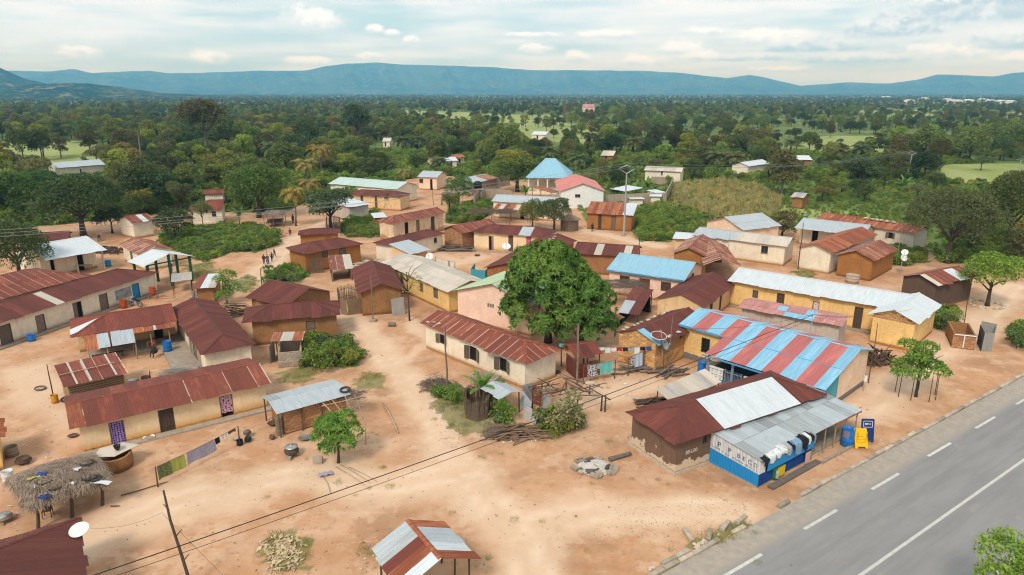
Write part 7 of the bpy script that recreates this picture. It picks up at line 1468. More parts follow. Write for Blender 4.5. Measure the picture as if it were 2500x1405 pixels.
# turquoise tin enclosure left of the mango, rubble piles
E = empty('tin_fence', G(1150, 680), 0, 'turquoise painted tin enclosure left of the mango tree', 'fence'); o_ = E.location
for a, b in (((1150, 680), (1185, 684)), ((1150, 680), (1160, 665)), ((1185, 684), (1200, 668))): tin_panel(E, G(*a) - o_, G(*b) - o_, 1.2, 1.2, TURQ)
# ------------------------------------------------------------------ posts, wires, dishes
def place(name, mb, mat, px, py, label, cat, z=0.0, rz=0.0, group=None, smooth=True, off=(0, 0)):
 p = G(px, py, z); return mb.obj(name, mat, None, (p.x + off[0], p.y + off[1], p.z), (0, 0, rz), smooth, label, cat, group)
def mast(px, py, top, label, r=.05, mat=WOODG, lean=(0, 0), cat='pole', bend=.06, name='pole', forks=0):
 b = G(px, py); h = height_at(px, py, top); E = empty(name, b, 0, label, cat); T = Vector((lean[0], lean[1], h)); mb = MB()
 mb.tube([(0, 0, -.15), T * .35 + Vector((rng.uniform(-bend, bend), 0, 0)), T * .7 + Vector((rng.uniform(-bend, bend), 0, 0)), T], [r * 1.15, r, r * .85, r * .6], 7); mb.obj('shaft', mat, E)
 for i in range(forks):
  q = T * (.3 + .25 * i); MB().tube([q, q + Vector((rng.choice((-1, 1)) * .25, .05, .3))], [r * .5, r * .25], 5).obj('stub', mat, E)
 E['top'] = 0; return b + T, E
def wire(name, label, A, B, r, sag, mat=BLACK, cat='cable', n=14):
 A, B = Vector(A), Vector(B); pts = [A.lerp(B, i / n) - Vector((0, 0, sag * 4 * (i / n) * (1 - i / n))) for i in range(n + 1)]; o = Vector(A); mb = MB().tube([p - o for p in pts], r, 5, False); return mb.obj(name, mat, None, o, None, True, label, cat)
tp, _ = mast(1963, 936, 768, 'slim grey metal pole with cables standing by the striped roof', .045, STEEL, bend=0)
wire('overhead_cable', 'thick dark overhead cable running across the bare foreground', tp - Vector((0, 0, .05)), G(150, 1432, 4.6), .022, .35, BLACK)
wire('overhead_cable', 'thin second overhead cable just below the thick one in the foreground', tp - Vector((0, 0, .35)), G(150, 1452, 4.4), .012, .42, BLACK)
mast(470, 1440, 1213, 'crooked dark pole rising from the bottom edge on the left', .07, WOOD, (-.9, .5), forks=3, bend=.1)
wire('thin_wire', 'thin wire from the white dish to the crooked dark pole', G(222, 1290, 2.7), G(395, 1252, 3.2), .006, .25)
wire('thin_wire', 'thin guy wire running down right of the crooked dark pole', G(395, 1252, 3.2), G(560, 1420, .3), .006, .05)
wire('service_wire', 'black service wire from the slim metal pole to the pink roof corner', tp, G(2080, 775, 3.1), .014, .1); wire('service_wire', 'black service wire from the slim metal pole to the striped roof', tp, G(1655, 800, 3.3), .010, .5); wire('service_wire', 'wire from the slim metal pole towards the gleaming white roof', tp, G(2225, 755, 3.4), .010, .4)
for a in [(911, 785, 668, 'tall bare pole with a block foot in front of the brown gable', .06, BARKL), (1092, 965, 795, 'weathered pole standing in front of the cream house windows', .07, WOODG), (1408, 935, 790, 'knotty pole carrying the washing line right of the cream house', .08, BARKL), (1634, 903, 770, 'pale crooked pole beside the ochre brick house', .05, BARKL), (1618, 915, 862, 'thin dark post by the ochre brick house corner', .035, WOOD),
   (2108, 955, 895, 'thin rod with a white meter box by the peach gable', .03, STEEL), (2120, 935, 790, 'thin pole beside the dry wood pile on the right', .04, WOOD), (2350, 805, 725, 'leaning thin pole left of the tree ringed by stones', .045, WOOD), (2368, 705, 635, 'pale leaning stick pole beneath the round-crowned tree', .04, WOODP), (2198, 672, 625, 'pole carrying two white dishes on the right', .05, STEEL),
   (655, 655, 590, 'goal-post-like slim stick standing in the sandy square', .035, BARKL), (642, 718, 655, 'forked dark post behind the brown L-shaped roof', .06, WOOD), (130, 968, 890, 'crooked stick post in the yard left of the rust-striped shed', .045, WOOD), (370, 933, 905, 'short stick post in the courtyard', .05, WOOD), (1948, 658, 545, 'dark wooden pole beside the cream gable', .07, WOOD), (2082, 590, 525, 'dark leaning pole behind the ribbed rust roof', .06, WOOD),
   (1130, 545, 485, 'leaning grey pole right of the small tree', .05, WOODG), (1058, 500, 460, 'wooden pole in the open sandy yard near the peach house', .06, WOODG), (1775, 655, 560, 'thin mast rising from the open-fronted shed', .03, STEEL), (1560, 620, 570, 'leaning black post behind the light blue roof', .06, WOOD), (1668, 585, 505, 'thin dark mast above the tiny white shed', .03, BLACK), (358, 470, 318, 'very tall bare grey trunk in the forest on the left', .18, BARKL), (2190, 635, 545, 'pale leaning pole before the long rust roof', .05, WOODP)]:
 T2, E = mast(*a[:5], mat=a[5] if len(a) > 5 else WOODG)
 if 'block foot' in a[3]: MB().box(-.3, -.3, -.05, .3, .3, .25).obj('foot', CONC, E)
 if 'meter box' in a[3]: MB().box(-.1, -.08, .8, .1, .08, 1.25).obj('meter_box', WHITEP, E)
 if 'two white dishes' in a[3]: DISHPOLE = T2
def dish(px, py, z, r, label, az_, tilt, mat=WHITEP, rusty=False, boom=True):
 p = G(px, py, z); E = empty('satellite_dish', p, az_, label, 'satellite dish'); R_ = Matrix.Rotation(tilt, 4, 'X'); mb = MB(); n = 20
 rings = [(r * q, .22 * r * q * q) for q in (.02, .3, .55, .8, 1.0)]; vs = []
 for rr, zz in rings:
  for k in range(n): a = 6.283 * k / n; vs.append(R_ @ Vector((rr * math.cos(a), rr * math.sin(a), zz)))
 fs = [(i * n + k, i * n + (k + 1) % n, (i + 1) * n + (k + 1) % n, (i + 1) * n + k) for i in range(4) for k in range(n)]; mb.add(vs, fs); vb = [v - R_ @ Vector((0, 0, .015)) for v in vs]; mb.add(vb, [f[::-1] for f in fs]); mb.obj('reflector', mat, E, smooth=True)
 if rusty: MB().tube([R_ @ Vector((r * math.cos(6.283 * k / n), r * math.sin(6.283 * k / n), .22 * r)) for k in range(n + 1)], .025, 5, False).obj('rim', WHITEP, E)
 if boom: MB().tube([R_ @ Vector((0, -r * .95, .2 * r)), R_ @ Vector((0, -.15 * r, 1.05 * r))], .018, 5).box(-.05, -.05, -.06, .05, .05, .06, Matrix.Translation(R_ @ Vector((0, -.15 * r, 1.05 * r)))).obj('feed_arm', STEEL, E)
 MB().tube([Vector((0, 0, 0)), R_ @ Vector((0, .1 * r, -.25)), (0, .1, -.9)], .03, 6).obj('bracket', STEEL, E); return E
dish(194, 1296, 2.6, .42, 'white satellite dish on the corner of the dark maroon roof', .2, .35, boom=False)
dish(1608, 823, 3.1, .62, 'rusty red satellite dish with a white rim by the ochre brick house', .3, .25, RUST, True); dish(1622, 842, 2.3, .45, 'small grey dish tilted on edge below the rusty red dish', .9, 1.1, STEEL); dish(1049, 627, 1.9, .5, 'white satellite dish in front of the small rubble-walled house', -.2, .9); dish(1236, 603, 1.7, .6, 'white satellite dish in the yard before the yellow house', .1, .55); dish(2206, 630, 2.2, .45, 'lower white dish of the pole on the right', .2, 1.1); dish(2209, 617, 2.8, .4, 'upper pale dish of the pole on the right', -.5, .9)
# medium-voltage pylons and their three wires
def pylon(px, py, top, label, lean=(0, 0)):
 b = G(px, py); h = height_at(px, py, top); E = empty('power_pole', b, 0, label, 'power pole'); L_ = Vector((lean[0], lean[1], h)); J = L_ * .88
 MB().box(-.4, -.4, -.1, .4, .4, .12).obj('footing', CONC, E); MB().tube([(0, 0, 0), L_ * .5, J], [.17, .14, .11], 8).obj('shaft', STEEL, E); mb = MB(); a_, b_ = J + Vector((-1.25, 0, h * .07)), J + Vector((1.25, 0, h * .07)); c_ = J + Vector((0, 0, h * .115)); mb.tube([J, a_, c_, b_, J], .055, 6); mb.obj('head_frame', STEEL, E)
 for q in (a_, b_, c_): MB().lathe([(.05, .02), (.09, .1), (.05, .16), (.09, .24), (.03, .32)], 8, q).obj('insulator', CLAY, E)
 return [b + q + Vector((0, 0, .3)) for q in (a_, b_, c_)]
PA = pylon(1523, 576, 403, 'tall galvanised power pole with a diamond head in the open yard'); PB = pylon(2212, 440, 370, 'galvanised power pole leaning slightly by the bananas on the right', (.6, 0)); PC = pylon(2486, 425, 388, 'distant power pole at the right edge in the grass')
for i, (a, zz) in enumerate(zip(PA, (9.6, 9.6, 10.1))):
 e = [G(-60, 583, 9.2), G(-60, 574, 9.2), G(-60, 566, 9.4)][i]; wire('power_line', ('lowest of the three pale power lines crossing the left half', 'middle one of the three pale power lines crossing the left half', 'upper one of the three pale power lines crossing the left half')[i], a, e, .018, 1.0, M('wire_aluminium', (.34, .35, .34), None, 5, .5, .3, 0) if i == 0 else MATS['wire_aluminium'], n=24)
 wire('power_line', ('nearest of the three thin lines between the two pylons', 'middle of the three thin lines between the two pylons', 'top line of the three between the two pylons')[i], a, PB[i], .018, 1.6, MATS['wire_aluminium'], n=24)
# ------------------------------------------------------------------ washing
def washing(name, label, A, B, za, zb, items, postA=True, postB=True, sag=.08, cat='washing line', group=None):
 """items: (start, end, drop, material, label)"""
 a, b = G(*A, za), G(*B, zb); E = empty(name, (a.x, a.y, 0), 0, label, cat); o = E.location; d = b - a; L = d.length; MB().tube([a.lerp(b, i / 10) - o - Vector((0, 0, sag * 4 * (i / 10) * (1 - i / 10))) for i in range(11)], .012, 4, False).obj('rope', STRAW, E)
 for q, on in ((a, postA), (b, postB)):
  if on: MB().tube([(q.x - o.x, q.y - o.y, -.1), (q.x - o.x + .03, q.y - o.y, q.z + .05)], [.05, .035], 6).obj('post', WOOD, E)
 rz = math.atan2(d.y, d.x)
 for s, e, dr, m_, lb in items:
  t0 = (s + e) / 2; p = a.lerp(b, s); zz = p.z - sag * 4 * t0 * (1 - t0); tl = math.atan2(b.z - a.z, math.hypot(d.x, d.y))
  X = Matrix.Rotation(0, 4, 'Z'); C_ = drape(X, (e - s) * L, dr, m_, 'cloth', None, 2, .03); C_.location = (p.x, p.y, zz); C_.rotation_euler = (0, -tl, rz); tag(C_, lb, 'cloth', group)
 return E
washing('clothesline', 'low clothesline in the bare yard in front of the curtained house', (378, 1142), (580, 1042), 1.25, 1.25, [(.02, .17, .85, C_GREENL, 'green leaf-print cloth, first on the low clothesline'), (.17, .33, .85, C_LIME, 'lime striped cloth beside the green leaf-print one'), (.35, .70, .80, C_LILAC, 'wide lilac dotted cloth on the low clothesline'), (.70, .76, .42, C_BLACK, 'small black garment next to the lilac dotted cloth'), (.78, .86, .28, C_WHITE, 'thin white garment at the far end of the low clothesline'), (.87, .97, .2, STRAW, 'bundle of pale netting at the end of the low clothesline')])
cols = [C_TURQ, C_ORANGE, C_WHITE, C_WHITE, C_GREY, C_WHITE, C_GREY, C_WHITE, C_WHITE, C_WHITE, C_RED, C_NAVY, C_GREY, C_WHITE, C_BLACK, C_BLUE]
nm_ = ['pale turquoise cloth at the start', 'bright orange garment near the start', 'pair of white trousers after the orange garment', 'white cloth left of the grey one', 'first grey garment', 'white vest between two grey garments', 'second grey garment', 'short white cloth before the broad one', 'broad white cloth at the middle', 'white frilled cloth left of the red one', 'small red cloth', 'navy cloth beside the red one', 'light grey cloth after the navy one', 'longer white shirt', 'black cloth towards the far end', 'blue cloth at the far end']
dr_ = [.3, .62, .6, .2, .2, .25, .2, .28, .5, .35, .3, .32, .28, .62, .3, .28]
washing('clothesline', 'long washing line stretched from the cream house to the ochre brick house', (1362, 838), (1592, 846), 2.2, 2.2, [(.015 + i * .0615, .015 + i * .0615 + (.03 if i == 1 else .056), dr_[i], cols[i], nm_[i] + ' of the long washing line') for i in range(16)], False, False, .22, group='washing on the long line')
washing('clothesline', 'short line below the long washing line by the kitchen shed', (1425, 893), (1502, 880), 1.55, 1.55, [(.12, .40, 1.0, C_BWLEAF, 'navy and white leaf-print cloth on the short line'), (.41, .52, .45, C_GREY, 'small pale cloth between the leaf print and the turquoise'), (.52, .92, .95, C_TURQ, 'turquoise towel on the short line')], True, True, .04)
washing('clothesline', 'line before the ochre brick gable with a plaid cloth', (1535, 872), (1572, 858), 1.6, 1.7, [(.12, .35, .9, C_BWLEAF, 'dark patterned cloth left of the blue plaid cloth'), (.38, .9, 1.15, C_PLAID, 'pale blue plaid cloth before the ochre brick gable')], True, True, .03)
washing('clothesline', 'line of small white garments in the yard left of the mango', (1062, 628), (1110, 640), 1.2, 1.2, [(.05 + .15 * i, .17 + .15 * i, .75, C_WHITE if i != 4 else C_GREY, ('first', 'second', 'third', 'fourth', 'greyish fifth', 'last')[i] + ' white garment from the left on the yard line') for i in range(6)], True, True, .05, group='white garments on the yard line')
# clothes over the shop eave
SHM = SH.to_w
def eave_cloth(u0_, u1_, up, dn, m_, lb, ph=0.0):
 mb = MB(); vs = []; uv = []; n = 7; rows = []
 for j, (vv, zz) in enumerate(((up, SH.ze + SH.k * up + .05), (up * .5, SH.ze + SH.k * up * .5 + .055), (-.03, SH.ze + .05), (-.09, SH.ze - .05), (-.10, SH.ze - dn * .55), (-.09, SH.ze - dn))):
  for i in range(n):
   a = i / (n - 1); vs.append((u0_ + (u1_ - u0_) * a + (.04 * math.sin(j * 1.7 + ph)), vv - (.02 * math.sin(a * 9 + ph) if j > 2 else 0) - .02 * ((i + j) % 2), zz + (.06 * math.sin(a * 6 + ph) if j == 5 else 0) + (.03 * math.sin(a * 7 + j + ph) if j < 2 else 0))); uv.append((a * (u1_ - u0_), j * .25))
 mb.add([SHM @ Vector(v) for v in vs], [(j * n + i, j * n + i + 1, (j + 1) * n + i + 1, (j + 1) * n + i) for j in range(5) for i in range(n - 1)], uv); o = mb.obj('garment', m_, None, None, None, True, lb, 'garment', 'washing over the shop eave')
 c = SHM @ Vector(((u0_ + u1_) / 2, 0, SH.ze)); o.data.transform(Matrix.Translation(-c)); o.location = c
Ls = SH.L
for a in [(.012, .055, .25, .35, C_BLACK, 'black garment nearest the shop corner'), (.06, .12, .3, .38, C_WHITE, 'white shirt right of the black corner garment'), (.12, .175, .34, .26, C_WHITE, 'second white shirt on the shop eave'), (.175, .225, .5, .2, C_WHITE, 'white shirt with pink print on the shop eave'), (.215, .265, .45, .45, C_STRIPE, 'black and white striped shirt on the shop eave'), (.268, .29, .4, .2, C_NAVY, 'dark blue scrap beside the striped shirt'), (.295, .36, .35, .7, C_DENIM, 'faded denim trousers on the shop eave'), (.362, .395, .45, .5, C_BLACK, 'brown-black top right of the denim trousers'), (.395, .42, .5, .75, C_BLACK, 'black tracksuit trousers with white stripe'), (.42, .45, .45, .4, C_WHITE, 'white top beside the tracksuit trousers'), (.45, .475, .5, .3, C_BLACK, 'last black garment before the porch'), (.478, .497, .3, .5, C_GREY, 'grey garment at the porch edge')]:
 eave_cloth(Ls * a[0], Ls * a[1], a[2], a[3], a[4], a[5], rng.uniform(0, 6))
o = MB().box(0, 0, 0, .5, .03, .75).obj('printed_cloth', C_ORPR, None, SHM @ Vector((Ls * .415, -.10, .12)), (0, 0, math.atan2(SH.u.y, SH.u.x))); tag(o, 'orange printed cloth hanging low at the shop porch corner', 'cloth')
# ------------------------------------------------------------------ drums, basins, pots
def drum(px, py, h, mat, label, r=None, cat='drum', open_=True, z=0.0, ribs=True, name='drum', inner=DARK, group=None):
 r = r or h * .33; p = G(px, py, z); E = empty(name, p, 0, label, cat, group); pr = [(r * .97, 0), (r, .02 * h)]
 for q in ((.33, .66) if ribs else ()): pr += [(r, (q - .02) * h), (r * 1.03, q * h), (r, (q + .02) * h)]
 pr += [(r, h * .97), (r * 1.03, h), (r * .96, h)]
 if open_: pr += [(r * .93, h * .7), (r * .9, h * .25), (.01, h * .24)]
 MB().lathe(pr, 18, cap1=not open_).obj('body', mat, E, smooth=True); return E
for a in [(2067, 1086, 1.18, BLUEP, 'big open blue plastic drum beside the yellow board', .40), (1712, 912, .95, BLUEP, 'blue drum with a dark hose by the walled porch', .32), (411, 862, 1.1, BLUEP, 'blue drum under the L-shaped veranda', .36), (78, 832, .62, BLUEP, 'blue tub drum against the whitewashed house', .33), (303, 752, .9, ORANGE, 'orange drum left of the motorbike', .34), (375, 728, .9, ORANGE, 'orange-red drum on a metal stand by the blue door', .34),
   (30, 1112, .62, BEIGEP, 'tall beige plastic bin at the left edge', .36), (22, 1178, .75, WHITEP, 'white bucket drum at the left edge', .30), (265, 650, .75, BLUEP2, 'light blue drum in front of the white veranda house', .36), (357, 937, .6, CLAY, 'dark clay jar in the courtyard', .30), (135, 983, .62, M('plastic_amber', (.55, .27, .03), (.45, .2, .03), 4, .5, 0, .1), 'yellow-orange jerrycan drum by the rust-striped shed', .24), (2080, 690, .95, CONCL, 'pale concrete well ring behind the gleaming white roof', .75), (586, 1086, .34, BLACK, 'black bucket among the cooking pots in the yard', .2), (48, 1196, .4, BLACK, 'black basin bucket at the left edge', .3), (1215, 630 - 18, .5, BLUEP2, 'small pale green bucket by the yellow house door', .2), (330, 942, .5, BLACK, 'black tub beside the metal basin in the courtyard', .3), (1960, 1052, .6, YELLOWP, 'yellow can hanging in the shop porch', .25)]:
 drum(*a)
D_ = [o for o in COL.objects if o.get('label', '').startswith('orange-red drum')][0]; MB().box(-.4, -.4, -.35, -.36, .4, -.02).box(.36, -.4, -.35, .4, .4, -.02).obj('stand', STEEL, D_); D_.location.z = .36
lp = [o for o in COL.objects if o.get('label', '').startswith('big open blue plastic drum')][0]; MB().add([(-.405 * math.cos(a) * 1.02, -.405 * math.sin(a) * 1.02, z) for z in (.62, 1.12) for a in (.2, .55, .9, 1.25)], [(0, 1, 5, 4), (1, 2, 6, 5), (2, 3, 7, 6)]).obj('faded_label', M('label_faded', (.25, .17, .24), (.18, .15, .2), 7, .7, 0, 0), lp)
def pot(px, py, r, h, mat, label, z=0.0, shape='basin', cat='basin', name=None):
 pr = {'basin': [(r * .55, 0), (r * .9, h * .6), (r, h), (r * 1.04, h), (r * .95, h * .93), (r * .5, h * .2), (.01, h * .18)], 'pot': [(r * .5, 0), (r * .95, h * .3), (r, h * .55), (r * .75, h * .85), (r * .82, h), (r * .76, h), (r * .7, h * .85), (.01, h * .7)], 'lidpot': [(r * .5, 0), (r * .95, h * .3), (r, h * .5), (r * .8, h * .72), (r * .86, h * .8), (r * .8, h * .86), (.02, h * 1.0)]}[shape]
 return place(name or ('cooking_pot' if 'pot' in shape else 'basin'), MB().lathe(pr, 18, cap1=False), mat, px, py, label, cat, z)
E = empty('cooking_pot', G(713, 1113, 0), 0, 'big black cauldron with a silver lid on a three-stone hearth', 'cooking pot')
MB().lathe([(.2, .16), (.42, .25), (.46, .4), (.36, .56), (.40, .62)], 20, cap1=False).obj('cauldron', STONED, E, smooth=True); MB().lathe([(.41, .62), (.40, .65), (.2, .72), (.05, .74), (.05, .78), (.01, .79)], 20).obj('lid', ALU, E, smooth=True)
for a in (.5, 2.6, 4.7): MB().box(-.15, -.1, -.02, .15, .1, .18, Matrix.Translation((.45 * math.cos(a), .45 * math.sin(a), 0)) @ Matrix.Rotation(a, 4, 'Z')).obj('hearth_stone', STONE, E)
for a in [(604, 1062, .26, .34, STONED, 'black cooking pot behind the others in the yard', .12, 'lidpot', 'cooking pot'), (606, 1078, .24, .3, BLACK, 'round black pot right of the black bucket', 0, 'pot', 'cooking pot'), (576, 1073, .22, .08, ALU, 'shallow metal plate on the ground by the pots'), (364, 1072, .36, .16, WHITEP, 'white enamel basin by the curtained house wall'), (178, 1066, .3, .1, CLAY, 'dark shallow bowl at the curtained house corner'), (745, 1072, .42, .14, ALU, 'grey metal basin lid resting on a pot left of the small mango'), (667, 1038, .36, .2, CLAY, 'brown basin at the corner of the low silver-roofed shed'), (60, 1172, .5, .2, ALU, 'large grey metal basin at the left edge near the thatch'), (58, 1130, .46, .34, CLAY, 'wide clay pot sunk by the left edge', 0, 'pot', 'pot'), (10, 1268, .42, .34, ALU, 'big aluminium pot at the left edge', .1, 'lidpot', 'cooking pot'), (228, 1096, .36, .3, BLACK, 'black tyre-like pot behind the thatched shelter', 0, 'pot', 'cooking pot'),
   (325, 932, .34, .16, ALU, 'metal basin on a stand in the courtyard', .5), (490, 905, .5, .12, WHITEP, 'white basin at the veranda end of the maroon wing'), (497, 900, .4, .2, BLUEP, 'blue basin beside the white one at the veranda end', .1), (243, 966, .25, .1, WHITEP, 'small white bowl on a post in the courtyard', .9), (1360, 910, .3, .1, CLAY, 'clay dish by the kitchen shed'), (1165, 625, .4, .15, CLAY, 'brown pan in the middle of the open yard'), (665, 1072, .2, .28, CLAY, 'small mortar leaning by the low shed', 0, 'pot', 'pot')]:
 pot(*a)
# yellow board and blue board
def board(px, py, label, w_, h_, mat, rz, lean, feet=True, z=0.0, frame_=None):
 p = G(px, py); E = empty('sign_board', p, rz, label, 'sign board'); R_ = Matrix.Rotation(-lean, 4, 'X'); mb = MB()
 f0 = .12 if feet else 0
 vs = [(-w_ / 2, 0, 0), (-w_ / 2 + .13, 0, 0), (-w_ / 2 + .2, 0, f0), (w_ / 2 - .2, 0, f0), (w_ / 2 - .13, 0, 0), (w_ / 2, 0, 0), (w_ / 2, 0, h_ - .05), (w_ / 2 - .05, 0, h_), (-w_ / 2 + .05, 0, h_), (-w_ / 2, 0, h_ - .05)]; n = len(vs); b = [R_ @ Vector((v[0], v[1] + .05, v[2])) for v in vs]; f = [R_ @ Vector(v) for v in vs]
 mb.add(f + b, [tuple(range(n)), tuple(reversed(range(n, 2 * n)))] + [(i + n, (i + 1) % n + n, (i + 1) % n, i) for i in range(n)]); mb.obj('panel', mat, E); return E, R_
E, R_ = board(2104, 1096, 'yellow plastic A-board leaning beside the blue drum at the shop', .82, 1.30, YELLOWP, .0, .42)
for zz, ww2 in ((.55, .5), (.38, .5), (.75, .34)): MB().box(-ww2 / 2, -.012, zz, ww2 / 2, -.002, zz + .05, R_).obj('embossed_bar', M('plastic_yellow_deep', (.62, .33, .003), None, 3, .5, 0, 0) if 'plastic_yellow_deep' not in MATS else MATS['plastic_yellow_deep'], E)
MB().box(-.3, .15, 0, -.26, .19, 1.1).box(.26, .15, 0, .3, .19, 1.1).obj('prop', YELLOWP, E)
E2, R2 = board(2117, 1080, 'dark blue board with a white frame standing behind the yellow A-board', .82, 1.55, NAVYP, -.05, .2)
mb = MB(); fr = [(-.28, 1.0), (.28, 1.0), (.28, 1.4), (-.28, 1.4)]
for (xa, za), (xb2, zb2) in zip(fr, fr[1:] + fr[:1]): mb.box(min(xa, xb2) - .015, -.008, min(za, zb2) - .015, max(xa, xb2) + .015, -.002, max(za, zb2) + .015, R2)
for i in range(4): mb.box(-.19 + i * .055, -.008, 1.16, -.15 + i * .055, -.002, 1.27, R2)
for sg in (-1, 1): mb.box(-.065, -.009, -.012, .065, -.002, .012, R2 @ Matrix.Translation((.14, 0, 1.21)) @ Matrix.Rotation(sg * .8, 4, 'Y'))
mb.obj('white_print', WHITEP, E2)
# ------------------------------------------------------------------ tyres, thatched shelter
def tyre(label, p, r, rot, mat=RUBBER, rb=None):
 mb = MB(); rb = rb or r * .17; n = 20; mb.tube([(r * math.cos(6.2832 * k / n), r * math.sin(6.2832 * k / n), 0) for k in range(n + 1)], rb, 8, False); return mb.obj('tyre', mat, None, p, rot, True, label, 'tyre')
Hs = HS['sshed']; q = Hs.to_w @ Vector((0, 0, 0)); pt_ = hit(843, 955, Hs.to_w @ Vector((0, 0, Hs.ze)), (Hs.to_w.to_3x3() @ Vector((0, -Hs.k, 1)))); tyre('old tyre lying on the bright silver shed roof', pt_ + Vector((0, 0, .1)), .33, (0.1, 0, 0), rb=.075)
tyre('old tyre lying by the courtyard shed corner', G(162, 975, .1), .33, (.15, .1, 0)); tyre('burnt tyre coil at the post in the left yard', G(98, 948, .08), .35, (0, .1, 0), STONED)
a, b, c_ = G(68, 1235, 1.7), G(262, 1165, 1.7), G(245, 1095, 1.7); u = (b - a); Lt = u.length; u.normalize(); v = Vector((-u.y, u.x, 0)); Dt = (c_ - b).dot(v); E = empty('thatched_shelter', (a.x, a.y, 0), math.atan2(u.y, u.x), 'flat-topped thatched shelter loaded with tyres and junk at bottom left', 'shelter'); TH = E.matrix_basis.copy(); TH = Matrix.Translation(E.location) @ Matrix.Rotation(E.rotation_euler.z, 4, 'Z')
def tz(x, y): return 1.75 + .55 * math.sin(math.pi * min(1, max(0, y / Dt))) + .12 * math.sin(x * 1.1)
mb = MB(); nx_, ny_ = 26, 14; vs = []
for j in range(ny_ + 1):
 for i in range(nx_ + 1): x, y = -.1 + (Lt + .2) * i / nx_, -.1 + (Dt + .2) * j / ny_; vs.append((x + rng.uniform(-.05, .05), y, tz(x, y) - .08 + rng.uniform(-.05, .05)))
mb.add(vs, [(j * (nx_ + 1) + i, j * (nx_ + 1) + i + 1, (j + 1) * (nx_ + 1) + i + 1, (j + 1) * (nx_ + 1) + i) for j in range(ny_) for i in range(nx_)]); mb.obj('roof_bed', THATCH, E)
mb = MB()
for i in range(4200):
 x, y = rng.uniform(-.15, Lt + .15), rng.uniform(-.2, Dt + .15); e = min(x, y, Lt - x, Dt - y); a = rng.gauss(-1.57, .7); l = rng.uniform(.25, .55); z = tz(x, y) + rng.uniform(-.02, .06); dz_ = (-.12 if e > .5 else -.42) + (.16 if y > Dt * .5 else 0); p0 = Vector((x, y, z)); p1 = p0 + Vector((math.cos(a) * l, math.sin(a) * l, l * dz_ * 1.6)); s = Vector((-math.sin(a), math.cos(a), 0)) * .016; mb.quad(p0 - s, p0 + s, p1 + s * .4, p1 - s * .4)
for i in range(900):
 t_ = rng.random() * 2 * (Lt + Dt);
 if t_ < Lt: x, y, o_ = t_, -.1, (0, -1)
 elif t_ < Lt + Dt: x, y, o_ = Lt + .1, t_ - Lt, (1, 0)
 elif t_ < 2 * Lt + Dt: x, y, o_ = t_ - Lt - Dt, Dt + .1, (0, 1)
 else: x, y, o_ = -.1, t_ - 2 * Lt - Dt, (-1, 0)
 l = rng.uniform(.3, .6); p0 = Vector((x, y, tz(x, y) - rng.uniform(0, .1))); p1 = p0 + Vector((o_[0] * l * .55 + rng.gauss(0, .07), o_[1] * l * .55 + rng.gauss(0, .07), -l * .75)); s = Vector((o_[1], o_[0], 0)) * .02; mb.quad(p0 - s, p0 + s, p1 + s * .3, p1 - s * .3)
mb.obj('thatch', THATCH, E)['kind'] = 'stuff'
for x, y in ((.3, .35), (Lt * .5, .3), (Lt - .35, .35), (Lt - .3, Dt - .4), (.3, Dt - .4), (Lt * .5, Dt - .3)): MB().tube([(x - .05, y, -.1), (x + .08, y, .8), (x, y, tz(x, y) - .1)], [.10, .08, .07], 7).obj('post', WOOD, E)
def on_thatch(px, py, dz_=.06):
 cl = TH.inverted() @ Vector((0, 0, CAM_H)); d = TH.inverted().to_3x3() @ ray(px, py); z = 1.9
 for _ in range(5): t_ = (z - cl.z) / d.z; q = cl + d * t_; z = tz(q.x, q.y) + dz_
 return TH @ q
for px, py, lb, r_ in ((212, 1130, 'tyre at the back right of the thatched roof', .33), (134, 1188, 'tyre in the middle of the thatched roof', .36), (218, 1166, 'left tyre of the overlapping pair on the thatched roof', .32), (233, 1168, 'right tyre of the overlapping pair on the thatched roof', .28), (108, 1174, 'tyre at the left of the thatched roof holding a pale cloth', .36)): tyre(lb, on_thatch(px, py), r_, (rng.uniform(-.2, .1), rng.uniform(-.1, .1), 0), rb=.055)
for px, py, sx, sy, m_, lb in ((107, 1212, .32, .22, NAVYP, 'dark blue jacket lying on the thatched roof'), (172, 1178, .3, .18, WHITEP, 'white frame scrap on the thatched roof'), (245, 1178, .6, .16, C_WHITE, 'long white rag at the thatched roof edge'), (183, 1145, .25, .2, C_WHITE, 'white rag near the back of the thatched roof'), (100, 1157, .28, .16, C_BLUE, 'blue garment at the back of the thatched roof'), (82, 1166, .3, .14, C_LIME, 'pale yellow garment at the back left of the thatched roof'), (78, 1186, .3, .1, C_WHITE, 'white scrap at the left of the thatched roof')):
 p = on_thatch(px, py, .05); mb = MB(); n = 6; mb.add([((i / n - .5) * sx * 2, (j / n - .5) * sy * 2, rng.uniform(-.03, .05)) for j in range(n + 1) for i in range(n + 1)], [(j * (n + 1) + i, j * (n + 1) + i + 1, (j + 1) * (n + 1) + i + 1, (j + 1) * (n + 1) + i) for j in range(n) for i in range(n)], [(i / n, j / n) for j in range(n + 1) for i in range(n + 1)]); mb.obj('rag', m_, None, p, (0, 0, rng.uniform(-.5, .9)), True, lb, 'cloth')
for i, (p0, p1) in enumerate((((72, 1215), (150, 1155)), ((88, 1200), (120, 1160)), ((150, 1158), (200, 1148)), ((160, 1190), (172, 1170)), ((178, 1190), (185, 1172)))):
 A, B = on_thatch(*p0, .09), on_thatch(*p1, .09); MB().tube([(0, 0, 0), (B - A) * .5 + Vector((0, 0, .03)), B - A], .018, 5).obj('pale_stick', WOODP, None, A, None, True, ('longest pale stick lying across the thatched roof', 'short pale stick left of the longest on the thatched roof', 'pale stick along the back of the thatched roof', 'small stick left of the white frame scrap', 'small stick right of the white frame scrap')[i], 'stick')
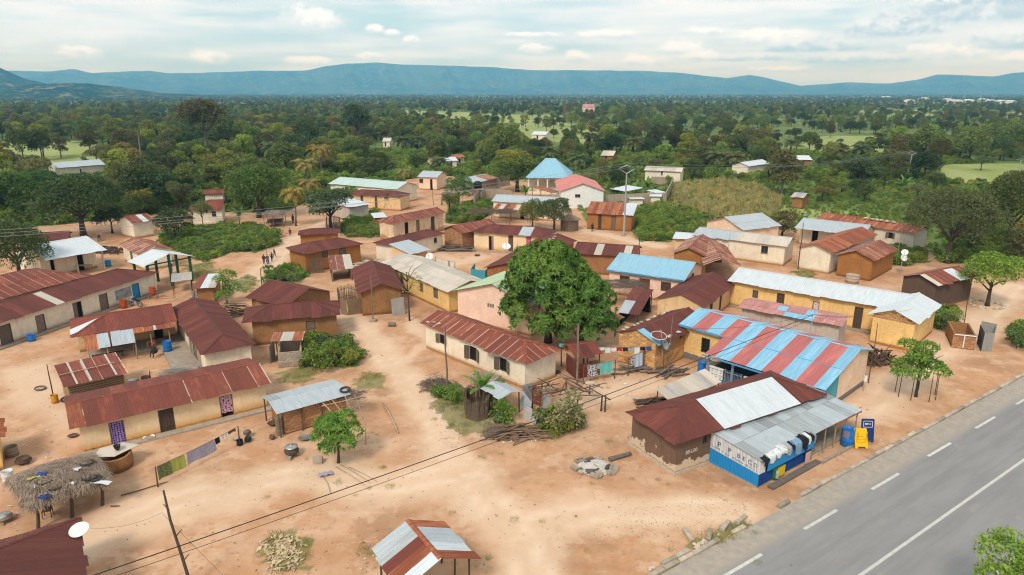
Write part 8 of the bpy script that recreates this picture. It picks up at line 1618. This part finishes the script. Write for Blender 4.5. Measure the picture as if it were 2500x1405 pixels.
E = empty('chair', G(118, 1262), .4, 'dark wooden chair in the shade under the thatched shelter', 'chair'); MB().box(-.22, -.22, .42, .22, .22, .46).obj('seat', WOOD, E); MB().box(-.22, .18, .46, .22, .22, .9).obj('backrest', WOOD, E)
for x in (-.2, .2):
 for y in (-.2, .2): MB().box(x - .02, y - .02, 0, x + .02, y + .02, .42).obj('leg', WOOD, E)
# mud oven with sheet behind the thatch
E = empty('bread_oven', G(284, 1140), .2, 'round mud-walled store covered by a bent pale sheet behind the thatched shelter', 'store'); MB().lathe([(.95, -.05), (1.0, .4), (.95, .85), (.8, .86), (.75, .3), (.02, .25)], 12, cap1=False).obj('wall', W_MUD, E); mb = MB(); mb.add([(-1.1, -.2, .88), (.2, -.5, .95), (1.3, .5, 1.1), (.2, 1.0, 1.12), (-1.0, .7, 1.0), (.1, .25, 1.18)], [(0, 1, 5), (1, 2, 5), (2, 3, 5), (3, 4, 5), (4, 0, 5)]); mb.obj('cover_sheet', PATCHG, E); pot(287, 1098, .2, .3, BLACK, 'small black bucket on the bent pale sheet', 1.15)
# ------------------------------------------------------------------ wood heaps, logs, rubble, stones
twig_heap('firewood_pile', 'stack of long brown firewood branches in front of the tin fence', 1262, 1062, 2.6, 1.5, .75, 64, M('wood_brown_branch', (.24, .155, .10), (.16, .10, .065), 4, .95, 0, .3, .01), 'firewood', (.03, .055), (1.4, 2.6), .05, 0, .15, curved=.08)
twig_heap('brushwood', 'tangled dark brushwood around the firewood stack', 1215, 1056, 1.5, 1.4, .4, 160, WOODG, 'brushwood', (.008, .02), (.5, 1.2), .3); twig_heap('brush_heap', 'heap of cut dry branches at the foot of the weathered pole', 1068, 945, 2.4, 1.8, .7, 220, WOODG, 'brushwood', (.008, .022), (.5, 1.3), .35); twig_heap('pale_branches', 'few thick pale bent branches on top of the brush heap', 1075, 938, 1.4, 1.0, .6, 7, WOODP, 'branches', (.03, .05), (1.2, 1.9), .2, .3, 2.2, curved=.3)
twig_heap('log_heap', 'crooked tree limbs lying along the ochre brick gable', 1560, 905, 3.0, .9, .4, 22, WOODG, 'logs', (.05, .09), (1.0, 2.4), .08, 0, .1, curved=.15); twig_heap('log_heap', 'grey crossed limbs heaped by the thin dark post', 1640, 912, 2.2, 1.2, .45, 14, WOODG, 'logs', (.06, .10), (1.2, 2.4), .15, 0, .6, curved=.12); twig_heap('split_wood', 'tall heap of split dry timber beside the striped house on the right', 2135, 885, 3.4, 1.8, 1.3, 68, WOOD, 'firewood', (.04, .09), (.8, 2.0), .5, 0, None, curved=.04)
twig_heap('firewood_pile', 'stacked long firewood beside the brown block house', 1115, 612, 4.0, 1.6, .9, 60, WOODG, 'firewood', (.05, .08), (2.0, 3.6), .04, 0, .15, curved=.03); twig_heap('plank_heap', 'heap of scrap boards in front of the peeling house', 925, 575, 4.5, 2.5, .5, 60, PATCHG, 'scrap', (.05, .10), (.8, 2.0), .05, 0, .2, curved=0); twig_heap('scrap_heap', 'white and brown scrap rubble beside the cream maroon-roofed house', 905, 645, 4.5, 2.6, .4, 60, PATCHG, 'scrap', (.06, .12), (.4, 1.2), .1, 0, None, curved=0); twig_heap('wood_heap', 'fallen timbers beside the far small cream house', 370, 545, 4.0, 3.0, .8, 40, WOOD, 'timber', (.05, .1), (1.2, 3), .1, 0, None, curved=.03)
twig_heap('stick_fence_heap', 'stacked rails fencing the gap between the two maroon roofs', 570, 770, 2.4, 1.6, 1.2, 40, WOOD, 'fence', (.03, .05), (1.5, 2.4), .03, .2, .15, curved=.03); twig_heap('wood_heap', 'dark woodpile beside the white veranda house', 265, 615, 4.0, 2.4, .8, 66, WOOD, 'timber', (.06, .12), (.8, 1.6), .15, 0, None, curved=.03); twig_heap('tarp_heap', 'grey crumpled netting heap behind the curtained house', 445, 912, 3.0, .9, .5, 150, GREYZ, 'netting', (.008, .016), (.6, 1.4), .15, 0, .2)
for i, (p0, p1, r_, m_, lb) in enumerate([((935, 985), (972, 1057), .07, WOODP, 'long pale log lying on the dirt right of the silver-roofed shed'), ((295, 1210), (410, 1176), .035, WOOD, 'thin dark pole lying behind the crooked pole'), ((820, 1140), (890, 1185), .03, WOODP, 'left one of three thin sticks lying by the small mango'), ((832, 1135), (905, 1180), .025, WOODP, 'middle one of three thin sticks by the small mango'), ((850, 1140), (920, 1176), .022, WOODP, 'right one of three thin sticks by the small mango'), ((790, 1165), (806, 1206), .022, WOODP, 'curved stick lying below the printed rag'), ((270, 1236), (292, 1236), .04, WOOD, 'short dark stick near the thatched shelter')]):
 A, B = G(*p0, r_ + .01), G(*p1, r_ + .01); MB().tube([(0, 0, 0), (B - A) * .35 + Vector((.08, 0, 0)), (B - A) * .7 + Vector((.05, .03, 0)), B - A], [r_, r_ * .95, r_ * .85, r_ * .6], 7).obj('stick', m_, None, A, None, True, lb, 'stick')
place('log', MB().tube([(-.35, 0, .2), (.35, 0, .2)], .22, 10), WOODG, 957, 797, 'short thick log lying on the path side in front of the bare tree', 'log', smooth=False); place('clay_block', MB().box(-.28, -.18, 0, .28, .18, .4), CONC, 777, 1130, 'squat clay block left of the small mango trunk', 'block', smooth=False)
place('stump', MB().tube([(0, .15, 0), (.02, .1, .5), (.05, 0, 1.3)], [.28, .24, .22], 10), WOODG, 682, 1062, 'upright grey hollow log against the low silver-roofed shed', 'log', smooth=False)
mb = MB(); mb.add([((i / 6 - .5) * .8, (j / 5 - .5) * .4, abs(math.sin(i * 2 + j)) * .12 + .02) for j in range(6) for i in range(7)], [(j * 7 + i, j * 7 + i + 1, (j + 1) * 7 + i + 1, (j + 1) * 7 + i) for j in range(5) for i in range(6)], [(i / 6, j / 5) for j in range(6) for i in range(7)]); o = mb.obj('rag', C_LILAC, None, G(795, 1160, .01), (0, 0, .4), True, 'crumpled printed rag dropped on the dirt by the small mango', 'cloth')
def rock_mesh(seed, mat):
 r = random.Random(seed); mb = MB(); n = 6; R = [(.5, 0), (.62, .18), (.5, .38), (.22, .5)]; vs = []
 for rr, z in R:
  for k in range(n): a = 6.283 * k / n; q = rr * r.uniform(.75, 1.25); vs.append((q * math.cos(a), q * math.sin(a) * .8, z * r.uniform(.85, 1.15)))
 mb.add(vs, [(i * n + k, i * n + (k + 1) % n, (i + 1) * n + (k + 1) % n, (i + 1) * n + k) for i in range(3) for k in range(n)] + [tuple(3 * n + k for k in range(n))]); return mb.mesh('stone', mat)
RK = [rock_mesh(i, STONE) for i in range(5)]; RKD = [rock_mesh(i + 9, STONED) for i in range(4)]
# white-ash rubble hearth left of the roadside house
E = empty('rubble_hearth', G(1452, 1142), 0, 'ring of broken blocks filled with pale ash left of the roadside house', 'rubble'); MB().lathe([(1.05, .02), (.8, .10), (.3, .14), (.02, .13)], 16, cap0=False).obj('ash', M('ash_pale', (.56, .51, .45), (.44, .39, .34), 3, .95, 0, 0, .02), E)
for i in range(30):
 a = rng.uniform(0, 6.283); rr = rng.uniform(.85, 1.2) if i < 20 else rng.uniform(.1, .9); s = rng.uniform(.12, .3); MB().box(-s, -s * .55, -.04, s, s * .55, s * .42, Matrix.Translation((rr * math.cos(a) * 1.15, rr * math.sin(a) * .9, .05)) @ Matrix.Rotation(a + 1.57 + rng.gauss(0, .5), 4, 'Z') @ Matrix.Rotation(rng.gauss(0, .3), 4, 'X')).obj('block_fragment', rng.choice((STONE, CONC, STONED, CONC)), E)
A, B = G(1488, 1122, .12), G(1540, 1107, .15); MB().tube([A - E.location, (A + B) / 2 - E.location, B - E.location], [.16, .14, .12], 8).obj('charred_log', STONED, E)
# stones ringing the tree, stones weighing roofs down
c0 = G(2408, 745)
for k in range(15):
 a = 6.283 * k / 15; link('stone', RK[k % 5], None, (c0.x + 1.6 * math.cos(a), c0.y + 1.6 * math.sin(a), -.03), (0, 0, rng.uniform(0, 6)), (.42, .42, .4)); tag(bpy.data.objects[COL.objects[-1].name], 'pale stone of the ring around the round-crowned tree', 'stone', 'stones ringing the tree')
def roof_stones(H, pts, lb, grp):
 nm, O, e, h, kk, ln, sm = H
 for k, (te, se, sc_) in enumerate(pts):
  p = O + e * te + h * se + Vector((0, 0, se * kk + .03)); yield k, p, sc_
def stones_on(key, plane, pts, lb, grp):
 Hh = HS[key]; pl = [p for p in Hh.planes if p[0] == plane][0]
 for k, p, s in roof_stones(pl, pts, lb, grp):
  o = link('stone', RK[k % 5], None, Hh.to_w @ p, (rng.uniform(-.2, .2), rng.uniform(-.2, .2), rng.uniform(0, 6)), (s, s, s * .7)); tag(o, lb, 'stone', grp)
stones_on('brick', 'L', [(.4 + i * .72, .2 + .12 * (i % 3), rng.uniform(.3, .5)) for i in range(int(HS['brick'].D / .75))], 'pale stone weighing down the left eave of the ochre brick house', 'stones on the ochre brick house roof'); stones_on('brick', 'R', [(HS['brick'].D * q, .25, .42) for q in (.25, .42, .6, .78, .9)], 'pale stone on the right eave of the ochre brick house', 'stones on the ochre brick house right eave'); stones_on('diag', 'F', [(.5 + i * 1.0, HS['diag'].hf - .3 - .15 * (i % 2), rng.uniform(.35, .55)) for i in range(int(HS['diag'].L - 1))], 'stone weighing down the plain maroon roof left of the mango', 'stones on the plain maroon roof'); stones_on('cream', 'F', [(.7, .35, .3), (1.3, .55, .32), (2.0, .6, .3)], 'pale block on the seamed rust roof of the cream house', 'blocks on the cream house roof'); stones_on('rustlong', 'F', [(HS['rustlong'].L * q, HS['rustlong'].hf - .3, .7) for q in (.45, .52, .56, .6, .66, .72)], 'pale stone along the ridge of the long bright rust roof', 'stones on the long rust roof')
# scattered stones and litter: stuff
def litter(name, n, polys, mats_, smin, smax, seed, shape='rock'):
 r = random.Random(seed); mb = MB(); xs_ = []
 for _ in range(n):
  poly = r.choice(polys); x0, x1 = min(q[0] for q in poly), max(q[0] for q in poly); y0, y1 = min(q[1] for q in poly), max(q[1] for q in poly)
  for _t in range(30):
   px, py = r.uniform(x0, x1), r.uniform(y0, y1)
   if inpoly(np.array([px]), np.array([py]), poly)[0]: break
  p = G(px, py);
  if not clear_of_houses(p.x, p.y, .1): continue
  sN = road_sn(p.x, p.y)[1]
  if sN < 2.1: continue
  s = r.uniform(smin, smax) * (1.0 if r.random() < .85 else 1.8); mb.cur = r.randrange(len(mats_)); z = -.01
  if shape == 'rock':
   a = r.uniform(0, 6); ca_, sa_ = math.cos(a), math.sin(a); pts = [(-1, -.6, 0), (1, -.7, 0), (.9, .6, 0), (-.8, .7, 0), (-.5, -.3, .7), (.5, -.4, .6), (.5, .4, .75), (-.4, .3, .65)]
   mb.add([(p.x + s * (q[0] * ca_ - q[1] * sa_) * r.uniform(.8, 1.2), p.y + s * (q[0] * sa_ + q[1] * ca_) * r.uniform(.8, 1.2), z + s * q[2]) for q in pts], [(4, 5, 6, 7), (0, 1, 5, 4), (1, 2, 6, 5), (2, 3, 7, 6), (3, 0, 4, 7)])
  else:
   a = r.uniform(0, 6); ca_, sa_ = math.cos(a), math.sin(a); b = s * r.uniform(.25, .5); mb.add([(p.x - s * ca_, p.y - s * sa_, .02), (p.x - b * sa_, p.y + b * ca_, r.uniform(.02, .1)), (p.x + s * ca_, p.y + s * sa_, r.uniform(.02, .08)), (p.x + b * sa_, p.y - b * ca_, .03)], [(0, 1, 2, 3)])
 o = mb.obj(name, mats_); o['kind'] = 'stuff'; return o
HUSK = M('maize_husk', (.60, .47, .29), (.50, .36, .2), 5, .9, 0, 0)
litter('maize_husks', 420, [[(620, 1330), (690, 1300), (750, 1330), (740, 1390), (650, 1395)], [(640, 1340), (700, 1315), (730, 1350), (670, 1380)]], [HUSK, HUSK, WOODP], .07, .17, 601, 'flake'); litter('gravel', 2600, [[(1560, 1390), (1690, 1300), (1860, 1230), (1560, 1230), (1420, 1300)], [(1500, 1180), (1860, 1200), (1860, 1260), (1500, 1260)], [(1850, 1165), (1990, 1085), (2010, 1110), (1880, 1195)], [(1040, 1060), (1230, 1020), (1250, 1090), (1120, 1100)]], [STONE, CONCL, HUSK, STONE], .010, .026, 602)
litter('pebbles', 900, [[(0, 1400), (0, 900), (700, 860), (1300, 860), (1700, 950), (2300, 800), (2480, 800), (2480, 900), (1900, 1260), (1560, 1400)]], [STONE, STONE, WOODP, CONCL, BRICK_B], .015, .045, 603); litter('litter', 420, [[(560, 700), (900, 700), (1000, 960), (680, 960)], [(1040, 960), (1300, 1030), (1220, 1090), (1050, 1040)], [(0, 1050), (160, 1050), (40, 1300), (0, 1300)], [(1050, 600), (1180, 610), (1180, 650), (1080, 650)], [(2080, 830), (2300, 850), (2380, 880), (2150, 920)], [(1500, 900), (1660, 900), (1600, 990), (1420, 990)], [(880, 1300), (1000, 1280), (1000, 1400), (860, 1400)]], [WHITEP, WOODP, C_WHITE, C_DENIM, STRAW], .03, .10, 604, 'flake')
litter('stones', 60, [[(1580, 1390), (1640, 1360), (1650, 1390), (1600, 1405)], [(1690, 1330), (1840, 1270), (1850, 1290), (1720, 1340)], [(1240, 1030), (1330, 1000), (1330, 1080), (1200, 1090)]], [STONE, CONCL], .06, .14, 605)
# ------------------------------------------------------------------ motorbikes
def motorbike(px, py, rz, label):
 E = empty('motorbike', G(px, py), rz, label, 'motorbike')
 for x in (-.62, .62):
  n = 18; mb = MB().tube([(x + .29 * math.cos(6.2832 * k / n), 0, .3 + .29 * math.sin(6.2832 * k / n)) for k in range(n + 1)], .05, 7, False); wv = mb.obj('wheel', RUBBER, E, smooth=True); mb = MB().tube([(x + .23 * math.cos(6.2832 * k / n), 0, .3 + .23 * math.sin(6.2832 * k / n)) for k in range(n + 1)], .018, 5, False)
  for k in range(6): a = k * 1.047; mb.tube([(x, 0, .3), (x + .22 * math.cos(a), 0, .3 + .22 * math.sin(a))], .008, 4)
  mb.obj('rim', STEEL, wv)
 MB().tube([(-.62, 0, .3), (-.3, 0, .55), (.25, 0, .72), (.42, 0, .85)], .04, 6).tube([(.62, .06, .3), (.40, .06, .9)], .025, 6).tube([(.62, -.06, .3), (.40, -.06, .9)], .025, 6).obj('frame', BLACK, E); MB().box(-.2, -.12, .25, .2, .12, .55).obj('engine', STEEL, E); MB().lathe([(.05, 0), (.15, .04), (.16, .12), (.04, .2)], 10, (.12, 0, .66)).obj('fuel_tank', C_NAVY, E); MB().box(-.62, -.12, .68, -.02, .12, .78).obj('seat', BLACK, E); MB().tube([(.36, -.36, 1.02), (.40, 0, .95), (.36, .36, 1.02)], .016, 5).obj('handlebar', STEEL, E); MB().lathe([(.02, 0), (.09, .03), (.09, .08), (.02, .1)], 10, (.5, 0, .84)).obj('headlight', WHITEP, E); MB().box(.36, -.06, .58, .9, .06, .62).obj('mudguard', WHITEP, E); return E
motorbike(333, 748, 2.75, 'black motorbike parked by the blue door with its front wheel out'); motorbike(243, 588, 1.9, 'dark motorbike parked behind the white veranda house')
E = empty('table', G(205, 662), .1, 'pale wooden table in front of the white veranda house', 'table'); MB().box(-1.0, -.4, .72, 1.0, .4, .78).obj('tabletop', WOODP, E)
for x in (-.9, .9):
 for y in (-.3, .3): MB().box(x - .04, y - .04, 0, x + .04, y + .04, .72).obj('leg', WOODP, E)
E = empty('bench', HS['elback'].to_w @ Vector((HS['elback'].L * .3, -.25, .0)), HS['elback'].E.rotation_euler.z, 'long low wooden bench under the silver lean-to of the courtyard', 'bench'); MB().box(-1.2, -.15, .4, 1.2, .15, .45).obj('seat', WOOD, E); MB().box(-1.1, -.13, 0, -1.04, .13, .4).box(1.04, -.13, 0, 1.1, .13, .4).obj('trestle', WOOD, E)
E = empty('stool', HS['elback'].to_w @ Vector((HS['elback'].L * .72, .5, .16)), .3, 'small varnished wooden table on the courtyard veranda', 'table'); MB().box(-.32, -.25, .45, .32, .25, .5).obj('tabletop', BRICK_Y, E)
for x in (-.28, .28):
 for y in (-.2, .2): MB().box(x - .03, y - .03, 0, x + .03, y + .03, .45).obj('leg', BRICK_Y, E)
E = empty('bed_frame', G(405, 733), .3, 'rusty metal bed frame lying beside the orange-red drum', 'bed frame'); mb = MB().tube([(-.9, -.4, .3), (.9, -.4, .3), (.9, .4, .3), (-.9, .4, .3), (-.9, -.4, .3)], .025, 5)
for x in (-.9, .9):
 for y in (-.4, .4): mb.tube([(x, y, 0), (x, y, .75 if x > 0 else .5)], .025, 5)
for i in range(6): mb.tube([(-.75 + i * .3, -.4, .3), (-.75 + i * .3, .4, .3)], .012, 4)
mb.tube([(.9, -.4, .75), (.9, .4, .75)], .025, 5); mb.obj('frame', RUSTO, E)
E = empty('stake_ring', G(2236, 965), 0, 'thin protective stakes around the almond tree', 'stakes')
for k, (dx_, dy_) in enumerate(((-1.5, -.3), (-.9, -.9), (.35, -1.1), (1.0, -.8), (1.5, .1), (-1.2, .7), (.7, .9))): MB().tube([(dx_, dy_, -.1), (dx_ * .97, dy_ * .97, 2.0)], [.035, .025], 5).obj('stake', WOOD, E)
# ------------------------------------------------------------------ people
def person(px, py, h, rz, label, top, bottom, pose='walk', dress=False, head=None, z=0.0, arms=None):
 """one skinned body; clothes and hair are separate meshes grown from the same joints"""
 p = G(px, py, z); E = empty('person', p, rz, label, 'person'); s = h
 sw = {'walk': .13, 'stand': .03, 'run': .2, 'sit': 0}[pose]; hip = .52 * s; J = {}
 J['pel'] = (0, 0, hip); J['che'] = (0, .01 * s, .70 * s); J['nec'] = (0, .01 * s, .83 * s); J['hea'] = (0, .025 * s, .90 * s); J['top'] = (0, .02 * s, .98 * s)
 for sd, sg in (('l', -1), ('r', 1)):
  J['sh' + sd] = (sg * .105 * s, 0, .795 * s); a = arms if arms is not None else sw; J['el' + sd] = (sg * (.135 + .02) * s, -sg * a * .5 * s, .635 * s); J['ha' + sd] = (sg * .15 * s, -sg * a * s + .06 * s, .49 * s)
  J['hi' + sd] = (sg * .055 * s, 0, hip - .03 * s); J['kn' + sd] = (sg * .06 * s, sg * sw * .55 * s + .02 * s, .28 * s); J['an' + sd] = (sg * .06 * s, sg * sw * s - .01 * s, .045 * s); J['to' + sd] = (sg * .065 * s, sg * sw * s + .09 * s, .02 * s)
 if pose == 'sit':
  for k in J: J[k] = (J[k][0], J[k][1], J[k][2] - .27 * s)
  for sd, sg in (('l', -1), ('r', 1)): J['kn' + sd] = (sg * .08 * s, .24 * s, .27 * s); J['an' + sd] = (sg * .08 * s, .26 * s, .04 * s); J['to' + sd] = (sg * .085 * s, .35 * s, .02 * s); J['ha' + sd] = (sg * .09 * s, .20 * s, .30 * s); J['el' + sd] = (sg * .15 * s, .04 * s, .37 * s)
 R = dict(pel=.085, che=.088, nec=.032, hea=.062, top=.042, sh=.042, el=.030, ha=.022, hi=.065, kn=.043, an=.028, to=.022)
 ed = [('pel', 'che'), ('che', 'nec'), ('nec', 'hea'), ('hea', 'top')] + [e for d in 'lr' for e in (('che', 'sh' + d), ('sh' + d, 'el' + d), ('el' + d, 'ha' + d), ('pel', 'hi' + d), ('hi' + d, 'kn' + d), ('kn' + d, 'an' + d), ('an' + d, 'to' + d))]
 def skin(name, keys, edges, grow, mat, levels=1):
  ks = list(keys); me = bpy.data.meshes.new(name); me.from_pydata([J[k] for k in ks], [(ks.index(a), ks.index(b)) for a, b in edges], []); o = bpy.data.objects.new(name, me); COL.objects.link(o)
  o.modifiers.new('skin', 'SKIN'); sv = me.skin_vertices[0].data
  for i, k in enumerate(ks):
   r_ = (R.get(k) or R[k[:-1]]) * s * grow; sv[i].radius = (r_ * (1.25 if k in ('che', 'pel') else 1), r_ * (.8 if k in ('che', 'pel') else 1)); sv[i].use_root = (i == 0)
  o.modifiers.new('sub', 'SUBSURF').levels = levels; o.modifiers['sub'].render_levels = levels
  dg = bpy.context.evaluated_depsgraph_get(); nm_ = bpy.data.meshes.new_from_object(o.evaluated_get(dg)); nm_.name = name; bpy.data.objects.remove(o); nm_.materials.clear(); nm_.materials.append(mat); nm_.polygons.foreach_set('use_smooth', [True] * len(nm_.polygons)); return link(name, nm_, E)
 skin('body', J, ed, 1.0, SKIN, 2)
 if top: skin('shirt', ['che', 'pel', 'shl', 'shr'], [('che', 'pel'), ('che', 'shl'), ('che', 'shr')], 1.22, top)
 if dress:
  zz = J['pel'][2]; MB().lathe([(.16 * s, zz - .30 * s), (.13 * s, zz - .1 * s), (.10 * s, zz + .06 * s)], 12, cap0=False, cap1=False).obj('skirt', bottom, E, smooth=True)
 elif bottom: skin('shorts', ['pel', 'hil', 'hir', 'knl', 'knr'], [('pel', 'hil'), ('pel', 'hir'), ('hil', 'knl'), ('hir', 'knr')], 1.22, bottom)
 hz_ = J['hea']; MB().lathe([(.066 * s, .0), (.066 * s, .03 * s), (.045 * s, .07 * s), (.01 * s, .085 * s)], 10, (hz_[0], hz_[1] - .008 * s, hz_[2] + .01 * s)).obj('hair' if head is None else 'headwrap', head or HAIR, E, smooth=True)
 mb = MB()
 for sg in (-1, 1): mb.lathe([(.006 * s, 0), (.009 * s, .005 * s), (.004 * s, .012 * s)], 6, (sg * .024 * s, hz_[1] + .058 * s, hz_[2] + .005 * s))
 mb.obj('eyes', WHITEP, E); return E
for a in [(645, 645, 1.35, 3.6, 'child in dark red clothes at the left of the group of four walking', C_MAROON, C_MAROON, 'walk'), (654, 645, 1.35, 3.5, 'child in a bright blue dress in the group of four', C_BLUE, C_BLUE, 'walk', True), (664, 638, 1.3, 3.7, 'child in white top and navy shorts in the group of four', C_WHITE, C_NAVY, 'walk'), (671, 630, 1.3, 2.9, 'child in white running at the back of the group of four', C_WHITE, C_GREY, 'run'), (713, 623, 1.35, 2.2, 'child in red half hidden by the maroon hipped roof corner', C_RED, C_RED, 'run'), (709, 577, 1.3, .3, 'child in dark red walking up the sandy street', C_MAROON, C_MAROON, 'walk'), (716, 545, 1.6, 2.8, 'person in black standing by the yellowing coconut palm', C_BLACK, C_BLACK, 'stand'), (1446, 566, 1.45, 3.1, 'person in dark clothes walking in the open yard before the orange mud house', C_BLACK, C_BLACK, 'walk'), (418, 668, 1.65, 3.3, 'woman in a purple skirt under the green-posted shelter', C_NAVY, C_LILAC, 'stand', True),
   (496, 893, 1.6, 2.6, 'person in a blue top at the veranda end of the maroon wing', C_BLUE, C_GREY, 'stand')]: person(*a)
person(379, 868, 1.6, 3.0, 'seated woman with a red headwrap on the courtyard veranda edge', C_NAVY, C_NAVY, 'sit', False, C_RED, .12)
